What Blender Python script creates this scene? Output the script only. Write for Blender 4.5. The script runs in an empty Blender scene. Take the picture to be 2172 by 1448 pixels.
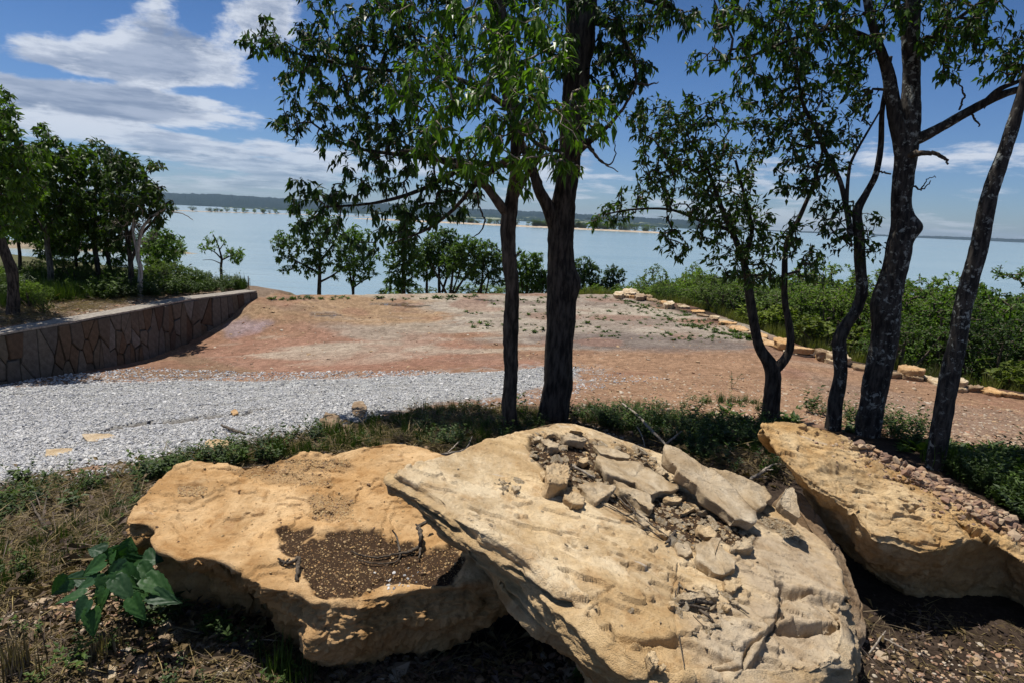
import bpy, math
import numpy as np
from mathutils import Matrix, Vector
rng = np.random.default_rng(7)
# ------------------------------------------------------------------ camera, light, exposure
FPX = 1327.0
PITCH, ROLL = math.radians(11.1), math.radians(2.6)
Fv = np.array([0, math.cos(PITCH), -math.sin(PITCH)])
_r0 = np.array([1.0, 0, 0]); _u0 = np.array([0, math.sin(PITCH), math.cos(PITCH)])
Rv = math.cos(ROLL)*_r0 + math.sin(ROLL)*_u0
Uv = -math.sin(ROLL)*_r0 + math.cos(ROLL)*_u0
sc = bpy.context.scene
COL = sc.collection
cam_d = bpy.data.cameras.new('camera'); cam = bpy.data.objects.new('camera', cam_d); COL.objects.link(cam)
cam_d.sensor_width = 36; cam_d.lens = 36*FPX/2172; cam_d.clip_end = 40000; cam_d.clip_start = 0.05
M = Matrix(((Rv[0], Uv[0], -Fv[0], 0), (Rv[1], Uv[1], -Fv[1], 0), (Rv[2], Uv[2], -Fv[2], 0), (0, 0, 0, 1)))
cam.matrix_world = M
sc.camera = cam
SUN_EL, SUN_AZ = math.radians(71), math.radians(-56)     # azimuth from +Y towards +X
sdir = np.array([math.cos(SUN_EL)*math.sin(SUN_AZ), math.cos(SUN_EL)*math.cos(SUN_AZ), math.sin(SUN_EL)])
sun_d = bpy.data.lights.new('sun', 'SUN'); sun_d.energy = 4.9; sun_d.angle = math.radians(0.5); sun_d.color = (1.0, 0.95, 0.87)
sun = bpy.data.objects.new('sun', sun_d); COL.objects.link(sun)
sun.rotation_euler = Vector(sdir).to_track_quat('Z', 'Y').to_euler()
sc.view_settings.view_transform = 'Standard'; sc.view_settings.look = 'None'
sc.view_settings.exposure = 0.12; sc.view_settings.gamma = 1.0
sc.view_settings.use_curve_mapping = False
sc.cycles.max_bounces = 6; sc.cycles.diffuse_bounces = 1; sc.cycles.glossy_bounces = 2; sc.cycles.transmission_bounces = 2; sc.cycles.caustics_reflective = False; sc.cycles.caustics_refractive = False

def ray(x, y):
    d = Fv + Rv*(x-1086)/FPX - Uv*(y-724)/FPX
    return d/d[1]
def at(x, y, Y):
    return ray(x, y)*Y
def proj(P):
    P = np.asarray(P, float)
    d = P@Fv
    d = np.where(d < 0.05, 0.05, d)
    return np.stack([1086+FPX*(P@Rv)/d, 724-FPX*(P@Uv)/d], -1)

def N(nt, t, **kw):
    n = nt.nodes.new(t)
    for k, v in kw.items():
        if hasattr(n, k): setattr(n, k, v)
    return n
def math_n(nt, op, a, b=None, c=None, clamp=False):
    n = nt.nodes.new('ShaderNodeMath'); n.operation = op; n.use_clamp = clamp
    for i, v in enumerate((a, b, c)):
        if v is None: continue
        if isinstance(v, (int, float)): n.inputs[i].default_value = v
        else: nt.links.new(v, n.inputs[i])
    return n.outputs[0]
def mixc(nt, fac, a, b, mode='MIX'):
    n = nt.nodes.new('ShaderNodeMix'); n.data_type = 'RGBA'; n.blend_type = mode
    for s, v in ((n.inputs[0], fac), (n.inputs[6], a), (n.inputs[7], b)):
        if isinstance(v, (int, float)): s.default_value = v
        elif isinstance(v, tuple): s.default_value = (*v[:3], 1)
        else: nt.links.new(v, s)
    return n.outputs[2]
def smooth_n(nt, v, lo, hi, a=0.0, b=1.0):
    n = nt.nodes.new('ShaderNodeMapRange'); n.interpolation_type = 'SMOOTHSTEP'
    nt.links.new(v, n.inputs[0])
    n.inputs[1].default_value = lo; n.inputs[2].default_value = hi; n.inputs[3].default_value = a; n.inputs[4].default_value = b
    return n.outputs[0]
def noise_n(nt, vec, scale, detail=4, rough=0.55, dist=0.0, which=0):
    n = nt.nodes.new('ShaderNodeTexNoise')
    n.inputs['Scale'].default_value = scale; n.inputs['Detail'].default_value = detail
    n.inputs['Roughness'].default_value = rough; n.inputs['Distortion'].default_value = dist
    if vec is not None: nt.links.new(vec, n.inputs['Vector'])
    return n.outputs[which]
def mapping_n(nt, vec, scale=(1, 1, 1), loc=(0, 0, 0), rot=(0, 0, 0)):
    n = nt.nodes.new('ShaderNodeMapping'); nt.links.new(vec, n.inputs[0])
    n.inputs['Scale'].default_value = scale; n.inputs['Location'].default_value = loc; n.inputs['Rotation'].default_value = rot
    return n.outputs[0]

# ------------------------------------------------------------------ sky
w = bpy.data.worlds.new('World'); sc.world = w; w.use_nodes = True
nt = w.node_tree; nt.nodes.clear()
out = N(nt, 'ShaderNodeOutputWorld'); bg = N(nt, 'ShaderNodeBackground'); bg.inputs[1].default_value = 0.065
nt.links.new(bg.outputs[0], out.inputs[0])
sky = N(nt, 'ShaderNodeTexSky', sky_type='NISHITA'); sky.sun_disc = False
sky.sun_elevation = SUN_EL; sky.sun_rotation = SUN_AZ
sky.air_density = 1.0; sky.dust_density = 0.35; sky.ozone_density = 3.0; sky.altitude = 300
SKY_LOW, SKY_MID, SKY_TOP = (0.70, 0.90, 1.26), (0.56, 0.83, 1.20), (0.27, 0.46, 0.68)
tc = N(nt, 'ShaderNodeTexCoord')
sep = N(nt, 'ShaderNodeSeparateXYZ'); nt.links.new(tc.outputs['Generated'], sep.inputs[0])
hl = math_n(nt, 'SQRT', math_n(nt, 'ADD', math_n(nt, 'ADD', math_n(nt, 'MULTIPLY', sep.outputs[0], sep.outputs[0]), math_n(nt, 'MULTIPLY', sep.outputs[1], sep.outputs[1])), 1e-5))
def cloud_vec(shift):
    ez = math_n(nt, 'LOGARITHM', math_n(nt, 'ADD', math_n(nt, 'MAXIMUM', math_n(nt, 'ADD', sep.outputs[2], shift), 0.0), 0.045), 2.71828)
    cb = N(nt, 'ShaderNodeCombineXYZ'); nt.links.new(math_n(nt, 'MULTIPLY', math_n(nt, 'DIVIDE', sep.outputs[0], hl), 3.0), cb.inputs[0]); nt.links.new(math_n(nt, 'MULTIPLY', math_n(nt, 'DIVIDE', sep.outputs[1], hl), 3.0), cb.inputs[1]); nt.links.new(math_n(nt, 'MULTIPLY', ez, 1.35), cb.inputs[2])
    return cb.outputs[0]
# cloud banks standing in named directions of the sky
def bank(px, py, ax, ay, wgt):
    d = ray(px, py); d = d/np.linalg.norm(d)
    a0 = math.atan2(d[0], d[1]); e0 = math.asin(d[2])
    return a0, e0, ax/FPX, ay/FPX, wgt
az = math_n(nt, 'ARCTAN2', sep.outputs[0], sep.outputs[1])
el = math_n(nt, 'ARCSINE', sep.outputs[2])
tot = None
for b in [bank(290, 100, 160, 95, 0.21), bank(140, 140, 160, 60, 0.15), bank(430, 150, 150, 55, 0.15), bank(230, 235, 270, 30, 0.18), bank(60, 200, 140, 40, 0.14), bank(330, 186, 340, 12, -0.20), bank(500, 262, 130, 45, -0.16), bank(350, 272, 200, 10, -0.12),
          bank(530, 30, 100, 50, 0.15), bank(60, 25, 120, 45, -0.25), bank(400, 10, 40, 40, -0.15), bank(560, 150, 70, 70, -0.10), bank(350, 300, 120, 14, 0.08), bank(480, 350, 400, 40, 0.09),
          bank(2060, 310, 240, 70, 0.24), bank(1750, 130, 420, 170, -0.3), bank(1000, 120, 360, 130, -0.1), bank(2050, 130, 300, 90, -0.25), bank(1330, 350, 220, 60, 0.22), bank(2000, 440, 160, 24, -0.08), bank(2030, 422, 40, 9, 0.12)]:
    u = math_n(nt, 'MULTIPLY', math_n(nt, 'SUBTRACT', az, b[0]), 1/b[2])
    v = math_n(nt, 'MULTIPLY', math_n(nt, 'SUBTRACT', el, b[1]), 1/b[3])
    q = math_n(nt, 'ADD', math_n(nt, 'MULTIPLY', u, u), math_n(nt, 'MULTIPLY', v, v))
    e = math_n(nt, 'MULTIPLY', math_n(nt, 'EXPONENT', math_n(nt, 'MULTIPLY', q, -0.7)), b[4])
    tot = e if tot is None else math_n(nt, 'ADD', tot, e)
lowb = smooth_n(nt, sep.outputs[2], 0.0, 0.20, 0.055, -0.01)
def density(shift):
    v_ = cloud_vec(shift)
    a_ = noise_n(nt, mapping_n(nt, v_, loc=(1.3, 5.2, 2.4)), 1.15, 10, 0.58, 0.3)
    b_ = noise_n(nt, mapping_n(nt, v_, scale=(1, 1, 1.7), loc=(8, 1, 3)), 3.4, 7, 0.62, 0.2)
    return math_n(nt, 'ADD', math_n(nt, 'ADD', math_n(nt, 'ADD', a_, math_n(nt, 'MULTIPLY', math_n(nt, 'SUBTRACT', b_, 0.5), 0.42)), tot), lowb)
dens = density(0.0); up = density(0.042)
cover = smooth_n(nt, dens, 0.54, 0.645)
thick = smooth_n(nt, math_n(nt, 'ADD', up, math_n(nt, 'MULTIPLY', math_n(nt, 'SUBTRACT', noise_n(nt, mapping_n(nt, cloud_vec(0.03), scale=(1, 1, 2.2)), 5.5, 6, 0.65), 0.5), 0.55)), 0.555, 0.76)
ccol = mixc(nt, thick, (9.8, 10.5, 11.8), mixc(nt, smooth_n(nt, noise_n(nt, mapping_n(nt, cloud_vec(0.0), scale=(1, 1, 2.6), loc=(3, 3, 1)), 2.6, 5, 0.6), 0.35, 0.62), (3.3, 4.2, 6.0), (5.9, 6.8, 8.6)))
fade = smooth_n(nt, sep.outputs[2], -0.01, 0.12, 0.40, 0.90)
cover = math_n(nt, 'MULTIPLY', cover, fade)
skyt = mixc(nt, smooth_n(nt, sep.outputs[2], 0.0, 0.30, 0.0, 1.0), mixc(nt, 1.0, sky.outputs[0], SKY_LOW, 'MULTIPLY'), mixc(nt, 1.0, sky.outputs[0], SKY_MID, 'MULTIPLY'))
skyt2 = mixc(nt, smooth_n(nt, sep.outputs[2], 0.18, 0.50, 0.0, 1.0), skyt, mixc(nt, 1.0, sky.outputs[0], SKY_TOP, 'MULTIPLY'))
fin = mixc(nt, cover, skyt2, ccol)
nt.links.new(fin, bg.inputs[0])

# ------------------------------------------------------------------ numeric noise
def _h(ix, iy, iz):
    h = (ix.astype(np.int64)*73856093) ^ (iy.astype(np.int64)*19349663) ^ (iz.astype(np.int64)*83492791)
    h = (h ^ (h >> 13))*1274126177 & 0x7fffffff
    h = (h ^ (h >> 15))*2246822519 & 0x7fffffff
    return (h & 0xffffff)/float(0xffffff)
def vnoise(P):
    P = np.asarray(P, float); i = np.floor(P).astype(np.int64); f = P-i
    f = f*f*f*(f*(f*6-15)+10)
    o = 0
    for a in (0, 1):
        wa = f[:, 0] if a else 1-f[:, 0]
        for b in (0, 1):
            wb = f[:, 1] if b else 1-f[:, 1]
            for c in (0, 1):
                wc = f[:, 2] if c else 1-f[:, 2]
                o = o + wa*wb*wc*_h(i[:, 0]+a, i[:, 1]+b, i[:, 2]+c)
    return o*2-1
def fbm(P, scale=1.0, oct=4, gain=0.5, seed=0):
    P = np.asarray(P, float)*scale + seed*17.31+0.37
    if P.shape[1] == 2: P = np.c_[P, np.full(len(P), seed*3.7+.5)]
    s = 0; a = 1; t = 0
    for k in range(oct):
        s = s + a*vnoise(P); t += a; a *= gain; P = P*2.03+11.7
    return s/t
def cells(P, scale=1.0, seed=0):
    """cellular noise: distance gap between the two nearest cells, and the nearest cell's own number"""
    P = np.asarray(P, float)*scale+seed*13.7; i0 = np.floor(P).astype(np.int64); n = len(P)
    f1 = np.full(n, 9.0); f2 = np.full(n, 9.0); cid = np.zeros(n)
    for a in (-1, 0, 1):
        for b in (-1, 0, 1):
            for c in (-1, 0, 1):
                x, y, z = i0[:, 0]+a, i0[:, 1]+b, i0[:, 2]+c
                q = np.stack([x+_h(x, y, z), y+_h(x+91, y+7, z+3), z+_h(x+5, y+53, z+29)], -1)
                d = np.sqrt(((P-q)**2).sum(1)); h = _h(x+17, y+31, z+71)
                m = d < f1; f2 = np.where(m, f1, np.minimum(f2, d)); cid = np.where(m, h, cid); f1 = np.where(m, d, f1)
    return f2-f1, cid
def sstep(x, a, b):
    t = np.clip((x-a)/(b-a), 0, 1); return t*t*(3-2*t)
def sdpoly(P, poly):
    """signed distance, negative inside"""
    P = np.asarray(P, float); V = np.asarray(poly, float); n = len(V)
    d = np.full(len(P), 1e18); ins = np.zeros(len(P), bool)
    for i in range(n):
        a, b = V[i], V[(i+1) % n]; e = b-a; wv = P-a
        t = np.clip((wv@e)/max(e@e, 1e-12), 0, 1)
        q = wv-t[:, None]*e; d = np.minimum(d, (q**2).sum(1))
        c = ((a[1] <= P[:, 1]) != (b[1] <= P[:, 1]))
        with np.errstate(divide='ignore', invalid='ignore'):
            xi = a[0]+(P[:, 1]-a[1])*e[0]/(e[1] if abs(e[1]) > 1e-12 else 1e-12)
        ins ^= c & (P[:, 0] < xi)
    d = np.sqrt(d); return np.where(ins, -d, d)
def sdline(P, V):
    """distance to a polyline and side (positive on the right of travel)"""
    P = np.asarray(P, float); V = np.asarray(V, float)
    d = np.full(len(P), 1e18); s = np.zeros(len(P))
    for i in range(len(V)-1):
        a, b = V[i], V[i+1]; e = b-a; wv = P-a
        t = np.clip((wv@e)/(e@e), 0, 1); q = wv-t[:, None]*e; dd = (q**2).sum(1)
        cr = wv[:, 0]*e[1]-wv[:, 1]*e[0]
        m = dd < d-1e-9; d = np.where(m, dd, d); s = np.where(m, np.sign(cr), s)
    return np.sqrt(d), s

# ------------------------------------------------------------------ mesh and object helpers
def mk(name, V, faces, mat=None, parent=None, smooth=True, attrs=None, origin=None, label=None, cat=None, group=None, kind=None, link=True):
    V = np.asarray(V, np.float64)
    if isinstance(origin, str) and origin == 'base':
        origin = np.array([(V[:, 0].min()+V[:, 0].max())/2, (V[:, 1].min()+V[:, 1].max())/2, V[:, 2].min()])
    off = np.zeros(3) if origin is None else np.asarray(origin, float)
    if not isinstance(faces, (list, tuple)): faces = [faces]
    faces = [np.asarray(f, np.int32) for f in faces if len(f)]
    me = bpy.data.meshes.new(name)
    nl = sum(f.size for f in faces); nf = sum(len(f) for f in faces)
    me.vertices.add(len(V)); me.loops.add(nl); me.polygons.add(nf)
    me.vertices.foreach_set('co', (V-off).astype(np.float32).ravel())
    me.loops.foreach_set('vertex_index', np.concatenate([f.ravel() for f in faces]) if faces else np.zeros(0, np.int32))
    tot = np.concatenate([np.full(len(f), f.shape[1], np.int32) for f in faces])
    st = np.concatenate([[0], np.cumsum(tot)[:-1]]).astype(np.int32)
    me.polygons.foreach_set('loop_start', st)
    me.polygons.foreach_set('use_smooth', np.full(nf, bool(smooth)))
    me.update(calc_edges=True)
    for k, a in (attrs or {}).items():
        a = np.asarray(a, np.float32)
        if a.ndim == 1:
            at_ = me.attributes.new(k, 'FLOAT', 'POINT'); at_.data.foreach_set('value', a)
        else:
            at_ = me.attributes.new(k, 'FLOAT_COLOR', 'POINT'); at_.data.foreach_set('color', np.c_[a[:, :3], np.ones(len(a))].astype(np.float32).ravel())
    if mat is not None: me.materials.append(mat)
    o = bpy.data.objects.new(name, me); o.location = off
    if link: COL.objects.link(o)
    if parent is not None:
        o.parent = parent; o.location = off-np.array(parent.location)
    tag(o, label, cat, group, kind)
    return o
def tag(o, label=None, cat=None, group=None, kind=None):
    for k, v in (('label', label), ('category', cat), ('group', group), ('kind', kind)):
        if v: o[k] = v
    return o
def empty(name, loc, label, cat, group=None):
    o = bpy.data.objects.new(name, None); COL.objects.link(o); o.location = loc; o.empty_display_size = 0.2
    return tag(o, label, cat, group)
def gridfaces(nu, nv, wrap_u=False):
    """vertices indexed v*nu+u"""
    u = np.arange(nu if wrap_u else nu-1); v = np.arange(nv-1)
    U_, V_ = np.meshgrid(u, v); a = V_*nu+U_; b = V_*nu+(U_+1) % nu
    return np.stack([a, b, b+nu, a+nu], -1).reshape(-1, 4)
def catmull(P, n):
    """resample rows of P (k,d) to n points, rounded"""
    P = np.asarray(P, float); k = len(P)
    seg = np.linalg.norm(np.diff(P[:, :min(3, P.shape[1])], axis=0), axis=1); s = np.r_[0, np.cumsum(seg)]
    t = np.linspace(0, s[-1], n)
    i = np.clip(np.searchsorted(s, t, side='right')-1, 0, k-2); u = ((t-s[i])/np.maximum(seg[i], 1e-9))[:, None]
    p0 = P[np.maximum(i-1, 0)]; p1 = P[i]; p2 = P[i+1]; p3 = P[np.minimum(i+2, k-1)]
    return 0.5*((2*p1)+(-p0+p2)*u+(2*p0-5*p1+4*p2-p3)*u*u+(-p0+3*p1-3*p2+p3)*u**3)
def tube(P, r, ns=8, cap=True):
    """tube mesh about points P with radii r -> V, F (quads)"""
    P = np.asarray(P, float); n = len(P); r = np.asarray(r, float)*np.ones(n)
    T = np.gradient(P, axis=0); T /= np.linalg.norm(T, axis=1)[:, None]+1e-12
    ref = np.array([0.13, 0.31, 0.94]) if abs(T[:, 2]).mean() < 0.8 else np.array([1.0, 0.1, 0.05])
    A = np.cross(T, ref); A /= np.linalg.norm(A, axis=1)[:, None]+1e-12; B = np.cross(T, A)
    th = np.arange(ns)/ns*2*np.pi
    V = P[:, None]+r[:, None, None]*(np.cos(th)[None, :, None]*A[:, None]+np.sin(th)[None, :, None]*B[:, None])
    return V.reshape(-1, 3), gridfaces(ns, n, True)
class Bag:
    """collects pieces of one mesh"""
    def __init__(s): s.V = []; s.Q = []; s.T = []; s.n = 0; s.A = []
    def add(s, V, F, a=None):
        F = np.asarray(F)
        (s.Q if F.shape[1] == 4 else s.T).append(F+s.n); s.V.append(V); s.n += len(V)
        s.A.append(np.full(len(V), 0.5) if a is None else np.broadcast_to(a, len(V)))
    def build(s, name, mat, parent=None, attr='rnd', **kw):
        F = ([np.concatenate(s.Q)] if s.Q else [])+([np.concatenate(s.T)] if s.T else [])
        return mk(name, np.concatenate(s.V), F, mat, parent, attrs={attr: np.concatenate(s.A)}, **kw)
# ------------------------------------------------------------------ materials
def new_mat(name):
    m = bpy.data.materials.new(name); m.use_nodes = True; nt = m.node_tree; nt.nodes.clear()
    o = N(nt, 'ShaderNodeOutputMaterial'); b = N(nt, 'ShaderNodeBsdfPrincipled'); nt.links.new(b.outputs[0], o.inputs[0])
    return m, nt, b, o
def setc(nt, sock, v):
    if isinstance(v, tuple): sock.default_value = (*v, 1)
    elif isinstance(v, (int, float)): sock.default_value = v
    else: nt.links.new(v, sock)
def attr_n(nt, name, kind='Fac'):
    n = N(nt, 'ShaderNodeAttribute'); n.attribute_name = name
    return n.outputs[kind]
def bump_n(nt, h, strength, dist, prev=None):
    n = N(nt, 'ShaderNodeBump'); n.inputs['Strength'].default_value = strength; n.inputs['Distance'].default_value = dist
    nt.links.new(h, n.inputs['Height'])
    if prev is not None: nt.links.new(prev, n.inputs['Normal'])
    return n.outputs[0]
def obj_vec(nt):
    return N(nt, 'ShaderNodeTexCoord').outputs['Object']

def leaf_mat(name, dark, light, trans=0.30, rough=0.42):
    m, nt, b, o = new_mat(name)
    r = attr_n(nt, 'rnd')
    c = mixc(nt, smooth_n(nt, r, 0.0, 1.0), dark, light)
    oi = N(nt, 'ShaderNodeObjectInfo')
    c = mixc(nt, math_n(nt, 'MULTIPLY', oi.outputs['Random'], 0.35), c, tuple(0.5*(a+bb)*0.8 for a, bb in zip(dark, light)))
    vr = math_n(nt, 'ADD', 0.62, math_n(nt, 'MULTIPLY', oi.outputs['Random'], 0.72)); vc = N(nt, 'ShaderNodeCombineColor'); nt.links.new(vr, vc.inputs[0]); nt.links.new(vr, vc.inputs[1]); vc.inputs[2].default_value = 0.85
    c = mixc(nt, 1.0, c, vc.outputs[0], 'MULTIPLY')
    setc(nt, b.inputs['Base Color'], c); b.inputs['Roughness'].default_value = rough
    b.inputs['Specular IOR Level'].default_value = 0.28
    t = N(nt, 'ShaderNodeBsdfTranslucent'); nt.links.new(mixc(nt, 1.0, c, (1.5, 1.7, 0.5), 'MULTIPLY'), t.inputs[0])
    mx = N(nt, 'ShaderNodeMixShader'); mx.inputs[0].default_value = trans
    nt.links.new(b.outputs[0], mx.inputs[1]); nt.links.new(t.outputs[0], mx.inputs[2]); nt.links.new(mx.outputs[0], o.inputs[0])
    return m
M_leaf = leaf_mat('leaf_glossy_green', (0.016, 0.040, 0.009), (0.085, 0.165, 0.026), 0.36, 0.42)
M_leaf_sun = leaf_mat('leaf_sunlit_green', (0.024, 0.062, 0.013), (0.125, 0.225, 0.034), 0.42, 0.38)  # brighter copy of the glossy leaf; sunlight put into its colour
M_leaf_small = leaf_mat('leaf_small_green', (0.018, 0.040, 0.010), (0.075, 0.140, 0.026), 0.36, 0.45)
M_leaf_left = leaf_mat('leaf_bright_green', (0.018, 0.042, 0.008), (0.085, 0.150, 0.018), 0.34, 0.45)
M_leaf_bg = leaf_mat('leaf_live_oak', (0.036, 0.075, 0.020), (0.115, 0.190, 0.046), 0.36, 0.6)
M_leaf_olive = leaf_mat('leaf_olive_brush', (0.070, 0.125, 0.028), (0.210, 0.300, 0.070), 0.36, 0.6)
M_leaf_yel = leaf_mat('leaf_yellow_green', (0.075, 0.110, 0.018), (0.190, 0.235, 0.045), 0.3, 0.6)
M_leaf_broad = leaf_mat('leaf_broad_plant', (0.024, 0.075, 0.022), (0.050, 0.120, 0.036), 0.22, 0.5)
M_weed = leaf_mat('weed_green', (0.025, 0.052, 0.012), (0.085, 0.135, 0.030), 0.25, 0.55)
M_straw = leaf_mat('dry_straw', (0.10, 0.072, 0.046), (0.32, 0.25, 0.165), 0.15, 0.8)

def bark_mat(name, c1, c2, lich=None, lich_amt=0.5, vscale=1.0):
    m, nt, b, o = new_mat(name); v = obj_vec(nt)
    n = noise_n(nt, mapping_n(nt, v, scale=(1, 1, 0.22)), 34*vscale, 5, 0.65)
    n2 = noise_n(nt, v, 9, 4, 0.6)
    c = mixc(nt, smooth_n(nt, n, 0.35, 0.68), c1, c2)
    if lich:
        blot = noise_n(nt, v, 21, 8, 0.72, 0.4)
        msk = math_n(nt, 'MULTIPLY', smooth_n(nt, blot, 0.535, 0.60), smooth_n(nt, noise_n(nt, v, 3.3, 3, 0.6), 0.40, 0.56))
        msk = math_n(nt, 'MULTIPLY', msk, 0.85)
        c = mixc(nt, msk, c, lich)
    setc(nt, b.inputs['Base Color'], c); b.inputs['Roughness'].default_value = 0.92; b.inputs['Specular IOR Level'].default_value = 0.15
    nt.links.new(bump_n(nt, n, 0.9, 0.012), b.inputs['Normal'])
    return m
M_bark_dark = bark_mat('bark_dark_ridged', (0.022, 0.018, 0.015), (0.105, 0.084, 0.068))
M_bark_shag = bark_mat('bark_flaking', (0.030, 0.023, 0.018), (0.150, 0.115, 0.088), vscale=0.7)
M_bark_lich = bark_mat('bark_with_lichen', (0.022, 0.020, 0.019), (0.095, 0.083, 0.072), (0.42, 0.44, 0.40), 0.75)
M_bark_grey = bark_mat('bark_grey', (0.06, 0.052, 0.045), (0.22, 0.19, 0.16))
M_bark_pale = bark_mat('bark_bleached', (0.20, 0.18, 0.16), (0.48, 0.45, 0.42))
M_twig = bark_mat('twig_bark', (0.05, 0.04, 0.032), (0.16, 0.13, 0.10), vscale=2)
M_twig_pale = bark_mat('twig_pale', (0.22, 0.18, 0.14), (0.46, 0.40, 0.33), vscale=2)

def rock_mat(name, cA, cB, cC, bump=1.0, soilc=(0.080, 0.048, 0.028), fine=1.0):
    """cA main, cB deeper tone, cC pale; 'zone' r = soil, g = grey weathering, b = side face, darker and banded"""
    m, nt, b, o = new_mat(name); v = obj_vec(nt)
    n1 = noise_n(nt, v, 2.6, 6, 0.6, 0.4); n2 = noise_n(nt, v, 11, 6, 0.62); n3 = noise_n(nt, v, 75*fine, 5, 0.7); n4 = noise_n(nt, v, 300*fine, 2, 0.6)
    c = mixc(nt, smooth_n(nt, n1, 0.36, 0.62), cA, cC)
    c = mixc(nt, math_n(nt, 'MULTIPLY', smooth_n(nt, n2, 0.50, 0.72), 0.65), c, cB)
    c = mixc(nt, math_n(nt, 'MULTIPLY', smooth_n(nt, noise_n(nt, v, 5.5, 7, 0.7, 0.6), 0.54, 0.70), 0.55), c, (cB[0]*0.62, cB[1]*0.60, cB[2]*0.62))
    c = mixc(nt, 1.0, c, mixc(nt, smooth_n(nt, noise_n(nt, v, 3.3, 8, 0.68, 0.8), 0.36, 0.64), (0.70, 0.63, 0.55), (1.08, 1.08, 1.10)), 'MULTIPLY')
    c = mixc(nt, math_n(nt, 'MULTIPLY', smooth_n(nt, noise_n(nt, v, 28, 6, 0.75, 0.3), 0.55, 0.66), 0.38), c, (cB[0]*0.72, cB[1]*0.68, cB[2]*0.66))
    # iron stained red blush and chalky scrapes
    c = mixc(nt, math_n(nt, 'MULTIPLY', smooth_n(nt, noise_n(nt, v, 4.2, 4, 0.6, 1.0), 0.66, 0.78), 0.35), c, (0.42, 0.20, 0.12))
    c = mixc(nt, math_n(nt, 'MULTIPLY', smooth_n(nt, noise_n(nt, mapping_n(nt, v, scale=(1, 3, 1)), 3.1, 3, 0.5, 1.5), 0.70, 0.76), 0.5), c, (0.66, 0.60, 0.52))
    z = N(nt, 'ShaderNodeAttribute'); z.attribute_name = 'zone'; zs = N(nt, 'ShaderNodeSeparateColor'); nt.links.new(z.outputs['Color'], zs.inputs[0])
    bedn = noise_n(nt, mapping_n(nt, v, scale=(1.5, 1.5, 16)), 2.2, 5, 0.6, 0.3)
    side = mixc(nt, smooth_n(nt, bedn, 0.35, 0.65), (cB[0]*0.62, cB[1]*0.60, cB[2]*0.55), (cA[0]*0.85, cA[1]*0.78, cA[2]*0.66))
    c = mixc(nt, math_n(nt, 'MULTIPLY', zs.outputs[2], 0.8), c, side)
    c = mixc(nt, math_n(nt, 'MULTIPLY', zs.outputs[1], 0.85), c, mixc(nt, smooth_n(nt, n2, 0.4, 0.65), (0.52, 0.435, 0.335), (0.36, 0.285, 0.205)))
    c = mixc(nt, math_n(nt, 'MULTIPLY', smooth_n(nt, n3, 0.56, 0.70), 0.30), c, (cB[0]*0.5, cB[1]*0.45, cB[2]*0.4))
    c = mixc(nt, math_n(nt, 'MULTIPLY', smooth_n(nt, n4, 0.60, 0.75), 0.25), c, (0.10, 0.065, 0.04))
    soil = mixc(nt, smooth_n(nt, noise_n(nt, v, 110, 3, 0.7), 0.60, 0.66), (soilc[0]*0.75, soilc[1]*0.75, soilc[2]*0.75), mixc(nt, noise_n(nt, v, 30, 2, 0.5), soilc, (cA[0]*0.9, cA[1]*0.8, cA[2]*0.7)))
    c = mixc(nt, zs.outputs[0], c, soil)
    setc(nt, b.inputs['Base Color'], c); b.inputs['Roughness'].default_value = 0.93; b.inputs['Specular IOR Level'].default_value = 0.12
    nb = bump_n(nt, n2, 0.5*bump, 0.03); nb = bump_n(nt, n3, 0.9*bump, 0.008, nb); nb = bump_n(nt, n4, 0.8*bump, 0.0025, nb)
    nt.links.new(nb, b.inputs['Normal'])
    return m
M_rock_or = rock_mat('sandstone_orange', (0.62, 0.385, 0.175), (0.47, 0.255, 0.095), (0.72, 0.50, 0.27))
M_rock_pale = rock_mat('sandstone_pale', (0.72, 0.53, 0.295), (0.56, 0.355, 0.165), (0.80, 0.65, 0.43))
M_rock_gold = rock_mat('sandstone_gold', (0.64, 0.415, 0.185), (0.47, 0.27, 0.105), (0.72, 0.54, 0.31), 1.1)
M_rock_grey = rock_mat('sandstone_grey_buff', (0.63, 0.50, 0.325), (0.46, 0.33, 0.19), (0.72, 0.62, 0.46))
M_rock_brown_shade = rock_mat('sandstone_brown_shaded', (0.34, 0.24, 0.15), (0.22, 0.15, 0.09), (0.42, 0.33, 0.23))  # tone of the brown stones; on the wedged boulder it is painted shade

def chip_mat(name, cols):
    m, nt, b, o = new_mat(name); oi = N(nt, 'ShaderNodeObjectInfo')
    r = N(nt, 'ShaderNodeValToRGB'); r.color_ramp.interpolation = 'CONSTANT'
    while len(r.color_ramp.elements) < len(cols): r.color_ramp.elements.new(0.5)
    for i, c in enumerate(cols):
        r.color_ramp.elements[i].position = i/len(cols); r.color_ramp.elements[i].color = (*c, 1)
    nt.links.new(oi.outputs['Random'], r.inputs[0])
    n = noise_n(nt, obj_vec(nt), 3.0, 3, 0.6)
    c = mixc(nt, math_n(nt, 'MULTIPLY', n, 0.5), r.outputs[0], (0.12, 0.10, 0.08))
    setc(nt, b.inputs['Base Color'], c); b.inputs['Roughness'].default_value = 0.9; b.inputs['Specular IOR Level'].default_value = 0.15
    return m
M_gravel = chip_mat('grey_limestone_chip', [(0.60, 0.60, 0.61), (0.72, 0.72, 0.72), (0.48, 0.49, 0.51), (0.80, 0.79, 0.77), (0.38, 0.39, 0.42), (0.66, 0.64, 0.61), (0.56, 0.57, 0.60)])
M_chip = chip_mat('brown_stone_chip', [(0.42, 0.28, 0.17), (0.52, 0.40, 0.28), (0.33, 0.20, 0.13), (0.58, 0.50, 0.40), (0.40, 0.22, 0.14), (0.50, 0.34, 0.20), (0.36, 0.27, 0.2)])
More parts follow.
